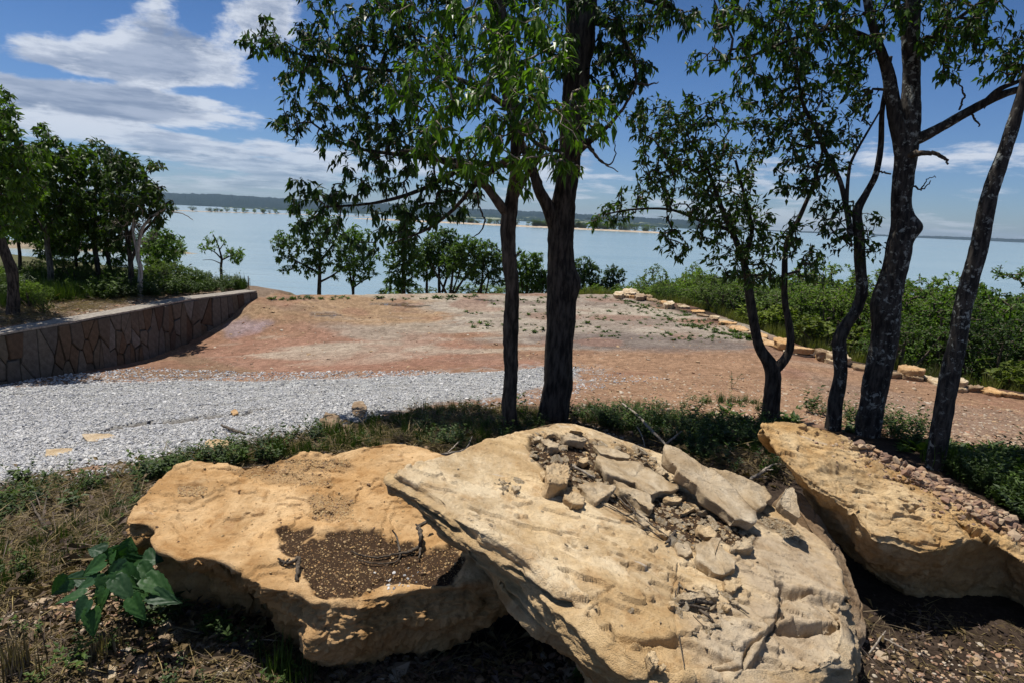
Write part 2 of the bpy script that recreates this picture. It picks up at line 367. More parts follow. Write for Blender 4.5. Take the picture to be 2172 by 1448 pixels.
M_grit = chip_mat('yellow_grit', [(0.56, 0.36, 0.16), (0.48, 0.28, 0.12), (0.62, 0.44, 0.22), (0.30, 0.19, 0.11), (0.52, 0.35, 0.18)])
M_redchip = chip_mat('red_rubble_chip', [(0.40, 0.25, 0.16), (0.30, 0.18, 0.125), (0.52, 0.38, 0.25), (0.46, 0.29, 0.16), (0.25, 0.165, 0.12)])

def ground_mat():
    m, nt, b, o = new_mat('ground_soil'); v = obj_vec(nt)
    c = attr_n(nt, 'col', 'Color')
    c = mixc(nt, 1.0, c, (0.76, 0.79, 0.79), 'MULTIPLY')
    n1 = noise_n(nt, v, 1.6, 6, 0.62, 0.5); n2 = noise_n(nt, v, 9, 6, 0.65); n3 = noise_n(nt, v, 60, 4, 0.7)
    c = mixc(nt, 1.0, c, mixc(nt, smooth_n(nt, n1, 0.3, 0.7), (0.86, 0.85, 0.84), (1.10, 1.10, 1.10)), 'MULTIPLY')
    c = mixc(nt, 1.0, c, mixc(nt, smooth_n(nt, n2, 0.34, 0.68), (0.74, 0.72, 0.70), (1.18, 1.18, 1.18)), 'MULTIPLY')
    c = mixc(nt, 1.0, c, mixc(nt, smooth_n(nt, n3, 0.36, 0.64), (0.66, 0.64, 0.62), (1.26, 1.26, 1.26)), 'MULTIPLY')
    setc(nt, b.inputs['Base Color'], c); b.inputs['Specular IOR Level'].default_value = 0.15
    wet = attr_n(nt, 'wet')
    setc(nt, b.inputs['Roughness'], math_n(nt, 'SUBTRACT', 0.95, math_n(nt, 'MULTIPLY', wet, 0.88)))
    setc(nt, b.inputs['Specular IOR Level'], math_n(nt, 'ADD', 0.15, math_n(nt, 'MULTIPLY', wet, 0.35)))
    dry = math_n(nt, 'SUBTRACT', 1.0, math_n(nt, 'MULTIPLY', wet, 0.97))
    nb = bump_n(nt, math_n(nt, 'MULTIPLY', n2, dry), 0.5, 0.03); nb = bump_n(nt, math_n(nt, 'MULTIPLY', n3, dry), 0.6, 0.008, nb)
    nt.links.new(nb, b.inputs['Normal'])
    return m
M_ground = ground_mat()
def water_mat():
    m, nt, b, o = new_mat('milky_lake_water'); v = obj_vec(nt)
    sw = noise_n(nt, mapping_n(nt, v, scale=(0.004, 0.03, 1)), 1.0, 5, 0.6, 0.5)
    c = mixc(nt, smooth_n(nt, sw, 0.35, 0.65), (0.235, 0.325, 0.350), (0.285, 0.375, 0.395))
    setc(nt, b.inputs['Base Color'], c); b.inputs['Roughness'].default_value = 0.16; b.inputs['IOR'].default_value = 1.33
    h = noise_n(nt, mapping_n(nt, v, scale=(0.5, 1.6, 1), rot=(0, 0, 0.2)), 1.0, 4, 0.6, 0.3)
    h2 = noise_n(nt, mapping_n(nt, v, scale=(0.06, 0.3, 1), rot=(0, 0, 0.15)), 1.0, 3, 0.5)
    nb = bump_n(nt, h, 0.35, 0.12); nb = bump_n(nt, h2, 0.3, 0.7, nb)
    nt.links.new(nb, b.inputs['Normal'])
    return m
M_water = water_mat()
m, nt, b, o = new_mat('puddle_water'); b.inputs['Base Color'].default_value = (0.16, 0.10, 0.065, 1); b.inputs['Roughness'].default_value = 0.04; M_puddle = m
def forest_mat(name, c1, c2, field=None, sx=0.02, sz=0.05):
    m, nt, b, o = new_mat(name); v = obj_vec(nt)
    n = noise_n(nt, mapping_n(nt, v, scale=(sx, sx, sz)), 1.0, 6, 0.7)
    c = mixc(nt, smooth_n(nt, n, 0.35, 0.65), c1, c2)
    if field:
        f = noise_n(nt, mapping_n(nt, v, scale=(0.0016, 0.006, 0.02)), 1.0, 2, 0.5)
        c = mixc(nt, smooth_n(nt, f, 0.60, 0.64), c, field)
    setc(nt, b.inputs['Base Color'], c); b.inputs['Roughness'].default_value = 1.0; b.inputs['Specular IOR Level'].default_value = 0.0
    return m
M_hill = forest_mat('far_wooded_hill', (0.008, 0.022, 0.032), (0.022, 0.042, 0.048))  # distance haze put in as blue in the woodland colour
M_shore = forest_mat('far_low_shore', (0.012, 0.030, 0.036), (0.036, 0.058, 0.052), (0.22, 0.24, 0.17))  # the same haze blue is mixed into the shore woods
M_sand = forest_mat('sandy_bank', (0.34, 0.27, 0.20), (0.52, 0.43, 0.33), None, 0.2, 0.5)
def stone_mat():
    m, nt, b, o = new_mat('veneer_stone'); v = N(nt, 'ShaderNodeTexCoord').outputs['Object']; oi = N(nt, 'ShaderNodeObjectInfo')
    r = N(nt, 'ShaderNodeValToRGB'); cols = [(0.30, 0.24, 0.185), (0.36, 0.31, 0.26), (0.27, 0.165, 0.10), (0.34, 0.275, 0.20), (0.40, 0.345, 0.28), (0.24, 0.15, 0.10), (0.33, 0.22, 0.135), (0.29, 0.255, 0.22), (0.46, 0.43, 0.39), (0.35, 0.28, 0.21)]
    r.color_ramp.interpolation = 'CONSTANT'
    while len(r.color_ramp.elements) < len(cols): r.color_ramp.elements.new(0.5)
    for i, c in enumerate(cols): r.color_ramp.elements[i].position = i/len(cols); r.color_ramp.elements[i].color = (*c, 1)
    nt.links.new(oi.outputs['Random'], r.inputs[0])
    n = noise_n(nt, v, 14, 5, 0.65); c = mixc(nt, 1.0, r.outputs[0], mixc(nt, smooth_n(nt, n, 0.3, 0.7), (0.7, 0.68, 0.64), (1.2, 1.2, 1.2)), 'MULTIPLY')
    c = mixc(nt, 1.0, c, (0.30, 0.305, 0.31), 'MULTIPLY')
    setc(nt, b.inputs['Base Color'], c); b.inputs['Roughness'].default_value = 0.9
    nt.links.new(bump_n(nt, n, 0.6, 0.02), b.inputs['Normal']); return m
M_stone = stone_mat()
def plain(name, c1, c2, sc_=8, bump=0.4, rough=0.9):
    m, nt, b, o = new_mat(name); v = obj_vec(nt); n = noise_n(nt, v, sc_, 6, 0.65)
    setc(nt, b.inputs['Base Color'], mixc(nt, smooth_n(nt, n, 0.3, 0.7), c1, c2)); b.inputs['Roughness'].default_value = rough
    nt.links.new(bump_n(nt, n, bump, 0.02), b.inputs['Normal']); return m
M_mortar = plain('mortar', (0.075, 0.068, 0.06), (0.125, 0.112, 0.10), 30)
M_cap = plain('concrete_cap', (0.16, 0.14, 0.12), (0.38, 0.34, 0.29), 22)
M_rust = plain('rusty_stake', (0.16, 0.08, 0.05), (0.25, 0.13, 0.08), 20)

# ------------------------------------------------------------------ terrain
WALL = np.array([(-7.9, 4.0), (-7.6, 6.5), (-7.30, 8.68), (-6.92, 10.8), (-6.69, 12.75), (-6.36, 13.7), (-6.04, 14.55)])
EDGE = np.array([(-60, 34), (-24, 24), (-13, 19.5), (-8.5, 17.2), (-6.2, 15.6), (-5.6, 15.2), (-2.4, 16.7), (2.9, 18.6), (3.7, 18.4), (4.8, 16.9), (5.2, 14.3), (5.5, 12.6), (5.8, 11.4), (6.5, 10.65), (7.3, 9.65), (8.1, 9.15), (12, 6.8), (20, 3), (60, -12)])
_C = np.array([(-3, 0, -1.6), (0, 0, -1.66), (3, 0, -1.68), (-3, 2, -1.62), (0, 2, -1.70), (3, 2, -1.72), (-3.5, 4.1, -1.88), (-2.5, 4.25, -1.80), (0, 4, -1.68), (3.1, 4.3, -1.68),
    (.03, 4.75, -1.68), (2.4, 5.4, -1.70), (3.1, 5.1, -1.68), (5, 4.5, -1.75), (-1.25, 5.7, -1.87), (1.5, 6.5, -1.9), (1.07, 9.4, -2.25), (4, 7, -1.97), (6, 7, -2.07), (7.5, 8.9, -2.25),
    (6, 10.2, -2.25), (5.3, 11.3, -2.2), (4.7, 14, -2.15), (3.1, 18, -2.1), (2.9, 18.5, -2.1), (-2.4, 16.7, -2.1), (-5.6, 15.2, -2.1), (-5.9, 14.4, -2.12), (-6.3, 13.5, -2.55),
    (-6.55, 12.5, -2.82), (-6.8, 10.8, -2.86), (-7.2, 8.7, -2.66), (-7.5, 7, -2.42), (-6.5, 5, -2.1), (-4, 7, -2.3), (-2, 9, -2.42), (-3, 12, -2.55), (0, 13, -2.33), (-3, 14.5, -2.32), (2, 14, -2.2),
    (10, 2, -1.9), (-9, 0, -1.6), (10, -6, -1.8), (-9, -6, -1.5), (0, -8, -1.6), (-10, 14, -2.4), (-10, 9, -2.6)])
def _phi(d2): return 0.5*d2*np.log(d2+1e-9)
_d2 = ((_C[:, None, :2]-_C[None, :, :2])**2).sum(-1); _n = len(_C)
_A = np.zeros((_n+3, _n+3)); _A[:_n, :_n] = _phi(_d2)+np.eye(_n)*0.05; _A[:_n, _n] = 1; _A[:_n, _n+1:] = _C[:, :2]; _A[_n, :_n] = 1; _A[_n+1:, :_n] = _C[:, :2].T
_S = np.linalg.solve(_A, np.r_[_C[:, 2], 0, 0, 0])
def _tps(P):
    o = np.zeros(len(P))
    Q = np.clip(P, (-11, -9), (11, 19))
    for k in range(0, len(Q), 40000):
        q = Q[k:k+40000]; d2 = ((q[:, None]-_C[None, :, :2])**2).sum(-1)
        o[k:k+40000] = _phi(d2)@_S[:_n]+_S[_n]+q@_S[_n+1:]
    return o
def height0(P):
    """smooth terrain height at rows of (x, y)"""
    P = np.atleast_2d(np.asarray(P, float))
    pad = _tps(P)
    dw, sw = sdline(P, WALL)
    dn = dw*np.where(sw > 0, 1, -1)                     # + on the pad side
    ter = -1.97-0.006*np.clip(P[:, 1]-9, 0, 20)+0.10*np.exp(-(((P[:, 0]+8.6)/1.3)**2+((P[:, 1]-12.4)/1.2)**2))+0.03*np.clip(-P[:, 0]-8, 0, 30)*0.3
    wdt = 0.10+0.15*sstep(P[:, 1], 14.5, 15.6)
    z = ter+(pad-ter)*sstep(dn+0.21+0.25*sstep(P[:, 1], 14.45, 14.9), -wdt, wdt)
    z = np.where(P[:, 1] < 3, pad*(1-sstep(P[:, 1], 1.5, 3))+z*sstep(P[:, 1], 1.5, 3), z)
    de, se = sdline(P, EDGE); e = de*np.where(se > 0, -1, 1)    # + beyond the edge
    e = np.maximum(e, 0)
    drop = 0.55*sstep(e, 0, 1.6)+0.30*np.maximum(e-0.8, 0)
    z = z-drop
    z = np.maximum(z, -13.0+0*z)
    # cove spit on the left, sandy and low
    q = ((P[:, 0]+96)/44)**2+((P[:, 1]-128-0.02*(P[:, 0]+96))/9.5)**2
    z = np.maximum(z, -13+4.1*np.exp(-q**1.5*0.9)*1.0)
    return z
GRAVEL_PX = [(-600, 860), (0, 822), (200, 813), (400, 808), (560, 808), (750, 802), (900, 795), (1060, 787), (1150, 780), (1232, 785), (1215, 800), (1100, 835), (1000, 850), (900, 860), (800, 880), (740, 905), (650, 922), (560, 942), (400, 962), (330, 975), (200, 985), (100, 1005), (0, 1035), (-500, 1180)]
_YS = np.exp(np.linspace(math.log(0.6), math.log(200), 420))
def gpts(px, pad=False, hf=None):
    """first meeting of view rays with the terrain (pad=True: with the graded surface carried on past its edge)"""
    px = np.atleast_2d(np.asarray(px, float)); D = np.array([ray(a, b_) for a, b_ in px]); out_ = np.zeros((len(px), 2))
    hf = _tps if pad else height0
    for k in range(0, len(px), 200):
        d = D[k:k+200]; Q = d[:, None, :2]*_YS[None, :, None]; h = hf(Q.reshape(-1, 2)).reshape(len(d), -1); g_ = d[:, 2:3]*_YS[None]-h
        hit = g_ <= 0; j = np.where(hit.any(1), hit.argmax(1), len(_YS)-1); j = np.maximum(j, 1); i_ = np.arange(len(d))
        g0, g1 = g_[i_, j-1], g_[i_, j]; t = np.clip(g0/np.where(np.abs(g0-g1) < 1e-9, 1e-9, g0-g1), 0, 1); Y = _YS[j-1]*(1-t)+_YS[j]*t
        Y = np.where(hit.any(1), Y, 60); out_[k:k+200] = d[:, :2]*Y[:, None]
    return out_
def gpt(x, y, pad=False): return gpts([(x, y)], pad)[0]
def gpoly(px, pad=True): return gpts(px, pad)
GRAVEL = gpoly(GRAVEL_PX)
def height(P):
    P = np.atleast_2d(np.asarray(P, float)); z = height0(P)
    m = (np.abs(P[:, 0]) < 60) & (P[:, 1] < 60)
    n = np.zeros(len(P)); q = P[m]
    n[m] = 0.030*fbm(q, 0.9, 3, .5, 3)+0.016*fbm(q, 4, 3, .55, 4)+0.006*fbm(q, 15, 3, .6, 5)
    # erosion rills running over the graded pad
    r = fbm(q*np.array([0.45, 1.4]), 1.0, 3, .5, 8); rr = np.exp(-(r/0.035)**2)*sstep(q[:, 1], 6.2, 7.5)*(q[:, 0] > -7)
    n[m] -= 0.034*rr*sstep(fbm(q, 0.35, 2, .5, 9), -0.15, 0.2)
    # blade and wheel marks of the grading, curving across the pad
    tr = (q[:, 1]+0.16*q[:, 0]+0.5*fbm(q, 0.22, 2, .5, 33))*2.3; n[m] -= 0.020*np.maximum(np.sin(tr*2*np.pi)*0.5+0.5-0.62, 0)*2.6*sstep(fbm(q, 0.4, 2, .5, 34), -0.1, 0.25)*sstep(q[:, 1], 7.2, 8.2)*(q[:, 0] > -6.8)
    # rut in the gravel
    rut = gpoly_rut(q); n[m] -= rut
    g = sstep(-sdpoly(q, GRAVEL), -0.05, 0.35); n[m] += g*0.035
    zz = z+n
    for c_, rad_, z_ in PUDDLES:            # shallow pans that hold rain water
        dd = np.sqrt((((P-c_)/rad_)**2).sum(1)); k = 1-sstep(dd+0.25*fbm(P, 2.2, 3, .6, 5), 0.75, 1.35); zz = zz*(1-k)+z_*k
    return zz
RUT = gpoly([(225, 918), (300, 905), (370, 901), (430, 893), (505, 884), (540, 877)]); RUT2 = gpoly([(430, 865), (480, 861), (540, 853)])
PUDDLES = []
def gpoly_rut(q):
    d1, _ = sdline(q, RUT); d2, _ = sdline(q, RUT2)
    return 0.12*np.exp(-(d1/0.11)**2)*sstep(fbm(q, 7, 2, .5, 77)+0.45, 0.0, 0.3)+0.06*np.exp(-(d2/0.05)**2)
def gz(x, y): return float(height([(x, y)])[0])
for px_, py_, rx_, ry_ in ((850, 647, 0.95, 0.42), (1025, 637, 0.45, 0.35), (700, 668, 0.5, 0.25)):
    c_ = gpt(px_, py_, True); PUDDLES.append((c_, np.array([rx_, ry_]), float(height0([c_])[0])))
# ------------------------------------------------------------------ ground sheet
def build_ground():
    a1 = np.linspace(-48, 48, 560); a2 = np.linspace(48, 312, 90)[1:-1]
    ang = np.radians(np.r_[a1, a2]); nu = len(ang)
    rad = np.r_[np.array([0.02, 0.35, 0.7]), np.exp(np.linspace(np.log(1.0), np.log(24), 430)), np.exp(np.linspace(np.log(24.6), np.log(220), 90)), np.exp(np.linspace(np.log(240), np.log(16000), 24))]
    A, Rr = np.meshgrid(ang, rad)
    X = np.sin(A)*Rr; Y = np.cos(A)*Rr
    P = np.c_[X.ravel(), Y.ravel()]
    z = height(P)
    # ---- colour of the ground materials
    c = np.tile(np.array([0.062, 0.042, 0.030]), (len(P), 1))
    near = (Rr.ravel() < 40)
    q = P[near]; cc = c[near]
    warp = fbm(q*np.array([0.6, 1.5]), 1.0, 4, .55, 21); warp2 = fbm(q, 5, 3, .6, 22)
    def zone(poly, col, soft, wa=0.25, amt=1.0, world=False):
        nonlocal cc
        pw = np.array(poly) if world else gpoly(poly)
        s = sdpoly(q, pw)+warp*wa+warp2*wa*0.3
        k = (1-sstep(s, -soft, soft))*amt
        cc = cc*(1-k[:, None])+np.array(col)*k[:, None]
    zone([(-400, 820), (0, 812), (545, 622), (1320, 624), (1700, 745), (2172, 840), (2600, 900), (2600, 1010), (2172, 985), (1900, 930), (1500, 880), (1250, 860), (1000, 870), (700, 915), (300, 990), (-400, 1100)], (0.335, 0.195, 0.125), 0.12)
    zone([(545, 626), (1000, 622), (1050, 650), (900, 700), (700, 690), (520, 668)], (0.43, 0.285, 0.175), 0.5, 1.2)
    zone([(500, 705), (760, 690), (1050, 730), (1100, 770), (700, 790), (330, 800), (250, 785)], (0.36, 0.20, 0.145), 0.4, 1.0, 0.8)
    zone([(480, 692), (520, 680), (575, 684), (560, 705), (500, 722), (470, 715)], (0.36, 0.275, 0.30), 0.12, 0.3, 0.8)
    zone([(700, 690), (950, 680), (1030, 700), (900, 725), (760, 722)], (0.40, 0.335, 0.275), 0.3, 0.6, 0.8)
    zone([(900, 640), (1060, 622), (1320, 624), (1460, 668), (1640, 728), (1560, 742), (1300, 740), (1080, 728), (960, 690)], (0.385, 0.325, 0.275), 0.45, 1.4, 0.92)
    band = fbm(q*np.array([0.35, 1.6]), 1.0, 3, .5, 31)
    far = sstep(q[:, 1], 9.5, 12)*(q[:, 0] > -7)
    k = sstep(band, 0.08, 0.32)*far*0.75; cc = cc*(1-k[:, None])+np.array([0.50, 0.425, 0.345])*k[:, None]
    k = sstep(-band, 0.12, 0.34)*far*0.45; cc = cc*(1-k[:, None])+np.array([0.215, 0.150, 0.125])*k[:, None]
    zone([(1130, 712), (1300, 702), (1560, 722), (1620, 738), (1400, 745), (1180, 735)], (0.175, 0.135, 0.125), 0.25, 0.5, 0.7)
    zone([(1230, 752), (1600, 745), (1900, 810), (2172, 860), (2600, 920), (2600, 1000), (2172, 960), (1800, 905), (1500, 870), (1220, 840)], (0.375, 0.225, 0.140), 0.3, 0.6, 0.9)
    zone([(1700, 790), (2172, 880), (2600, 940), (2600, 1100), (2172, 990), (1850, 900)], (0.30, 0.205, 0.155), 0.35, 0.6, 0.7)
    zone([(-300, 830), (0, 812), (250, 785), (400, 745), (560, 790), (350, 812), (0, 830)], (0.26, 0.165, 0.105), 0.12, 0.2, 0.8)
    red = fbm(q, 1.1, 3, .5, 41); k = sstep(red, 0.15, 0.4)*(q[:, 1] > 6)*(q[:, 0] > -7)*0.45
    cc = cc*(1-k[:, None])+np.array([0.33, 0.165, 0.115])*k[:, None]
    s = sdpoly(q, GRAVEL)+warp2*0.12+warp*0.1; k = (1-sstep(s, -0.10, 0.10))
    k2 = (1-sstep(s, -0.1, 0.75))*sstep(fbm(q, 9, 3, .6, 51), 0.02, 0.2)*0.7
    cc = cc*(1-np.maximum(k, k2)[:, None])+np.array([0.43, 0.425, 0.425])*np.maximum(k, k2)[:, None]
    rut = np.clip(gpoly_rut(q)/0.05, 0, 1); cc = cc*(1-rut[:, None]*0.85)+np.array([0.12, 0.085, 0.06])*rut[:, None]*0.85
    # terrace behind the wall
    dw, sw = sdline(q, WALL); dn = dw*np.where(sw > 0, 1, -1)
    k = (1-sstep(dn, -0.3, -0.15))*(q[:, 1] > 3); cc = cc*(1-k[:, None])+np.array([0.27, 0.195, 0.145])*k[:, None]
    k = sstep(-dn+warp*0.8, 1.3, 3.2)*(q[:, 1] > 3)*(sw < 0)*0.85; cc = cc*(1-k[:, None])+np.array([0.115, 0.125, 0.050])*k[:, None]
    # beyond the graded pad: dry grass and brush floor
    de, se = sdline(q, EDGE); e = de*np.where(se > 0, -1, 1)
    k = sstep(e, 0.1, 0.9); gc = np.where((fbm(q, 0.8, 3, .5, 61) > 0)[:, None], np.array([[0.17, 0.175, 0.065]]), np.array([[0.25, 0.225, 0.105]]))
    cc = cc*(1-k[:, None])+gc*k[:, None]
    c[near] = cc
    farm = ~near
    c[farm] = np.where((z[farm] > -10.6)[:, None], np.array([[0.44, 0.36, 0.27]]), np.array([[0.14, 0.15, 0.10]]))
    slope = farm & (Rr.ravel() < 60); c[slope] = (0.13, 0.14, 0.06)
    wet = np.zeros(len(P))
    for c_, rad_, z_ in PUDDLES:                # rain soaked mud with standing water film
        dd = np.sqrt((((P-c_)/rad_)**2).sum(1)); k = 1-sstep(dd+0.9*fbm(P*np.array([1, 2.0]), 2.4, 4, .6, 5), 0.55, 0.80); wet = np.maximum(wet, k)
    c = c*(1-0.45*wet[:, None])
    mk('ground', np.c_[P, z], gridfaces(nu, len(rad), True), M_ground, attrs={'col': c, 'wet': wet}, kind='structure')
build_ground()

# lake
def disc(z, R, n=96, rings=30):
    rad = np.exp(np.linspace(np.log(14.0), np.log(R), rings)); th = np.arange(n)/n*2*np.pi
    V = np.stack([np.sin(th)[None]*rad[:, None], np.cos(th)[None]*rad[:, None], np.full((rings, n), z)], -1).reshape(-1, 3)
    return V, gridfaces(n, rings, True)
V, F_ = disc(-10.0, 15500); mk('water', V, F_, M_water, kind='structure')

# far wooded hills round the lake, as ridges with depth
def ridge(name, D, depth, prof, mat, lump, base=-10.5, seed=0, kind='structure', n=2200):
    pr = np.array([(math.atan2(ray(x, y)[0], 1.0), ray(x, y)[2]) for x, y in prof])
    az_ = np.linspace(pr[0, 0], pr[-1, 0], n); zr = np.interp(az_, pr[:, 0], pr[:, 1])
    rows = []
    for j, t in enumerate([0, 0.04, 0.12, 0.25, 0.42, 0.6, 0.78, 0.9, 1.0, 1.25]):
        Y = D+depth*t
        top = zr*(D+depth)
        prof_t = [0, 0.10, 0.22, 0.40, 0.60, 0.78, 0.9, 0.97, 1.0, 0.3][j]
        X = np.tan(az_)*Y
        P2 = np.c_[X, np.full(n, Y)]
        z = base+(top-base)*prof_t+fbm(P2, 1/lump, 3, .6, seed+j)*lump*0.10*(0 if j == 0 else 1)+fbm(P2, 1/(lump*.25), 2, .6, seed+j)*lump*0.05*(0 if j == 0 else 1)+fbm(P2, 1/16, 2, .6, seed+j)*5.0*(0 if j in (0, 1) else 1)
        z = np.maximum(z, base)
        rows.append(np.c_[X, np.full(n, Y), z])
    mk(name, np.concatenate(rows), gridfaces(n, len(rows)), mat, kind=kind)
ridge('hills', 3300, 1500, [(-200, 400), (150, 400), (300, 406), (380, 411), (470, 413), (560, 419), (640, 424), (760, 430), (900, 436), (1000, 443), (1150, 450), (1300, 459), (1400, 464), (1480, 469), (1540, 479), (1600, 486)], M_hill, 60, seed=3)
ridge('hills', 2500, 500, [(470, 440), (560, 441), (640, 443), (800, 449), (950, 455), (1100, 460), (1250, 467), (1400, 474), (1500, 481), (1560, 485)], M_shore, 40, seed=13, n=1600)
ridge('hills', 5200, 900, [(1500, 480), (1650, 490), (1780, 494), (1900, 500), (1960, 501), (2050, 503.5), (2172, 508), (2400, 517)], M_hill, 50, seed=23, n=1400)

# low islands: a sandy strip each, with brush built on it
def island(px0, px1, yb0, yb1, wid, zt=0.9, seed=0):
    n = 200; t = np.linspace(0, 1, n)
    rows = []
    for j, s in enumerate([-1, -0.8, -0.3, 0.3, 0.8, 1]):
        L = []
        for k in t:
            px = px0+(px1-px0)*k; yb = yb0+(yb1-yb0)*k
            d = ray(px, yb); Y = -10.0/d[2]
            L.append((d[0]*Y, Y))
        L = np.array(L); Y = L[:, 1]+wid*(1+s)*(0.55+0.45*np.sin(t*np.pi)**0.4)
        X = L[:, 0]*Y/L[:, 1]
        z = -10.4+(zt+0.4)*[0, 0.75, 1, 1, 0.8, 0][j]*np.clip(np.minimum(t, 1-t)*14, 0, 1)+fbm(np.c_[X, Y], 0.06, 3, .5, seed)*0.25
        rows.append(np.c_[X, Y, z])
    mk('island', np.concatenate(rows), gridfaces(n, 6), M_sand, kind='structure')
    return rows
I1 = island(345, 830, 447, 462, 8, 0.8, 1)
I2 = island(740, 1440, 464, 497.5, 24, 1.6, 2)

# ------------------------------------------------------------------ retaining wall
TOPZ = -1.93
def build_wall():
    n = 160
    P = catmull(WALL, n); T = np.gradient(P, axis=0); T /= np.linalg.norm(T, axis=1)[:, None]
    Nn = np.c_[T[:, 1], -T[:, 0]]              # towards the pad
    S = np.r_[0, np.cumsum(np.linalg.norm(np.diff(P, axis=0), axis=1))]
    root = empty('retaining_wall', (P[80, 0], P[80, 1], -2.8), 'low curved retaining wall faced with irregular upright stones, pale flat cap', 'wall')
    def prism(off0, off1, zb, zt, mat, name, rag=0.0, jit=0.0):
        rows = []
        for o_, z_ in ((off0, zb), (off0, zt), (off1, zt), (off1, zb)):
            q = P-Nn*o_
            zz = z_(S) if callable(z_) else np.full(n, z_)
            rows.append(np.c_[q+Nn*(fbm(np.c_[S, S*0+o_], 3, 2, .5, 5)*rag)[:, None], zz+fbm(np.c_[S, S*0+o_*3], 1.2, 3, .6, 6)*jit])
        V = np.concatenate(rows); F = gridfaces(n, 4)
        F2 = np.stack([np.arange(n-1)+3*n, np.arange(n-1)+3*n+1, np.arange(n-1)+1, np.arange(n-1)], -1)
        caps = np.array([[0, n, 2*n, 3*n], [n-1, 4*n-1, 3*n-1, 2*n-1]])
        return mk(name, V, [np.concatenate([F, F2, caps])], mat, root, smooth=False)
    prism(0.03, 0.36, -3.6, TOPZ-0.032, M_mortar, 'wall')
    prism(-0.02, 0.34, TOPZ-0.030, TOPZ, M_cap, 'coping', 0.012, 0.010)
    # face stones: irregular upright cells, each its own piece
    H = 1.0; L = S[-1]
    r = np.random.default_rng(11)
    pts = []
    s = 0.0
    while s < L:
        wd = r.uniform(0.11, 0.22)
        k = r.choice([1, 2, 2, 3]); hs = np.sort(r.uniform(0.1, 0.95, k))
        hs = (np.arange(k)+r.uniform(0.2, 0.8, k))/k
        for h in hs: pts.append((s+r.uniform(-0.07, 0.07), h*H))
        s += wd*0.95
    pts = np.array(pts)
    ax = 2.5                                   # upright cells
    Q = pts*np.array([ax, 1.0])
    def clip(poly, a, nrm):
        o = []
        for i in range(len(poly)):
            p, q = poly[i], poly[(i+1) % len(poly)]
            dp, dq = (p-a)@nrm, (q-a)@nrm
            if dp <= 0: o.append(p)
            if dp*dq < 0: o.append(p+(q-p)*dp/(dp-dq))
        return o
    gap = 0.009
    for i, c in enumerate(Q):
        poly = [np.array(v, float) for v in ((c[0]-1.4, 0.0), (c[0]+1.4, 0.0), (c[0]+1.4, H), (c[0]-1.4, H))]
        near = np.argsort(((Q-c)**2).sum(1))[1:16]
        for j in near:
            d = Q[j]-c; ll = np.linalg.norm(d)
            jj = 0.12*math.sin(i*j*1.7+i+j)*ll
            tang = np.array([-d[1], d[0]])/ll
            nr = d/ll; sk = 0.22*math.sin((i+1)*(j+1)*0.37)
            nr = nr+tang*(sk if i < j else -sk*-1)*1.0; nr /= np.linalg.norm(nr)
            poly = clip(poly, c+d*0.5-nr*gap*0.5*ax, nr)
            if len(poly) < 3: break
        if len(poly) < 3: continue
        poly = np.array(poly)/np.array([ax, 1.0])
        ctr = poly.mean(0)
        poly = poly[np.linalg.norm(poly-np.roll(poly, 1, 0), axis=1) > 0.012]
        if len(poly) < 3: continue
        poly[:, 0] = np.clip(poly[:, 0], 0.02, L-0.01)
        poly[:, 1] = np.where(poly[:, 1] > H-0.01, H-0.004, poly[:, 1])
        prd = r.uniform(0.008, 0.040); tilt = r.uniform(-0.02, 0.02, 2)
        m_ = len(poly); inn = ctr+(poly-ctr)*0.93
        def pos(p, o_):
            x = np.interp(p[:, 0], S, P[:, 0]); y = np.interp(p[:, 0], S, P[:, 1])
            nx = np.interp(p[:, 0], S, Nn[:, 0]); ny = np.interp(p[:, 0], S, Nn[:, 1])
            return np.c_[x+nx*o_, y+ny*o_, TOPZ-0.034-H+p[:, 1]]
        V = np.concatenate([pos(poly, -0.035), pos(poly, prd*0.55), pos(inn, prd+(inn-ctr)@tilt), pos(ctr[None], prd+0.003)])
        if (V[:, 1] < 5.6).all(): continue
        k = np.arange(m_); k2 = (k+1) % m_
        F4 = np.concatenate([np.stack([k, k2, k2+m_, k+m_], -1), np.stack([k+m_, k2+m_, k2+2*m_, k+2*m_], -1)])
        F3 = np.stack([k+2*m_, k2+2*m_, np.full(m_, 3*m_)], -1)
        mk('stone', V, [F4, F3], M_stone, root, smooth=False, origin=V.mean(0))
build_wall()

# ------------------------------------------------------------------ rocks
def resample_closed(P, n):
    P = np.asarray(P, float); k = len(P)
    Q = np.concatenate([P[-2:], P, P[:3]])
    C = catmull(Q, n*6)
    # cut one turn: from P[0] to P[0]
    d0 = np.linalg.norm(C[:, :3]-P[0][None, :3], axis=1); h = len(C)//2
    a = np.argmin(d0[:h]); b = h+np.argmin(d0[h:])
    C = C[a:b+1]
    s = np.r_[0, np.cumsum(np.linalg.norm(np.diff(C[:, :3], axis=0), axis=1))]
    t = np.linspace(0, s[-1], n, endpoint=False)
    return np.stack([np.interp(t, s, C[:, c]) for c in range(C.shape[1])], -1)
def resample_line(P, n):
    P = np.r_[P, P[:1]]; s = np.r_[0, np.cumsum(np.linalg.norm(np.diff(P[:, :3], axis=0), axis=1))]; t = np.linspace(0, s[-1], n, endpoint=False)
    return np.stack([np.interp(t, s, P[:, c]) for c in range(P.shape[1])], -1)
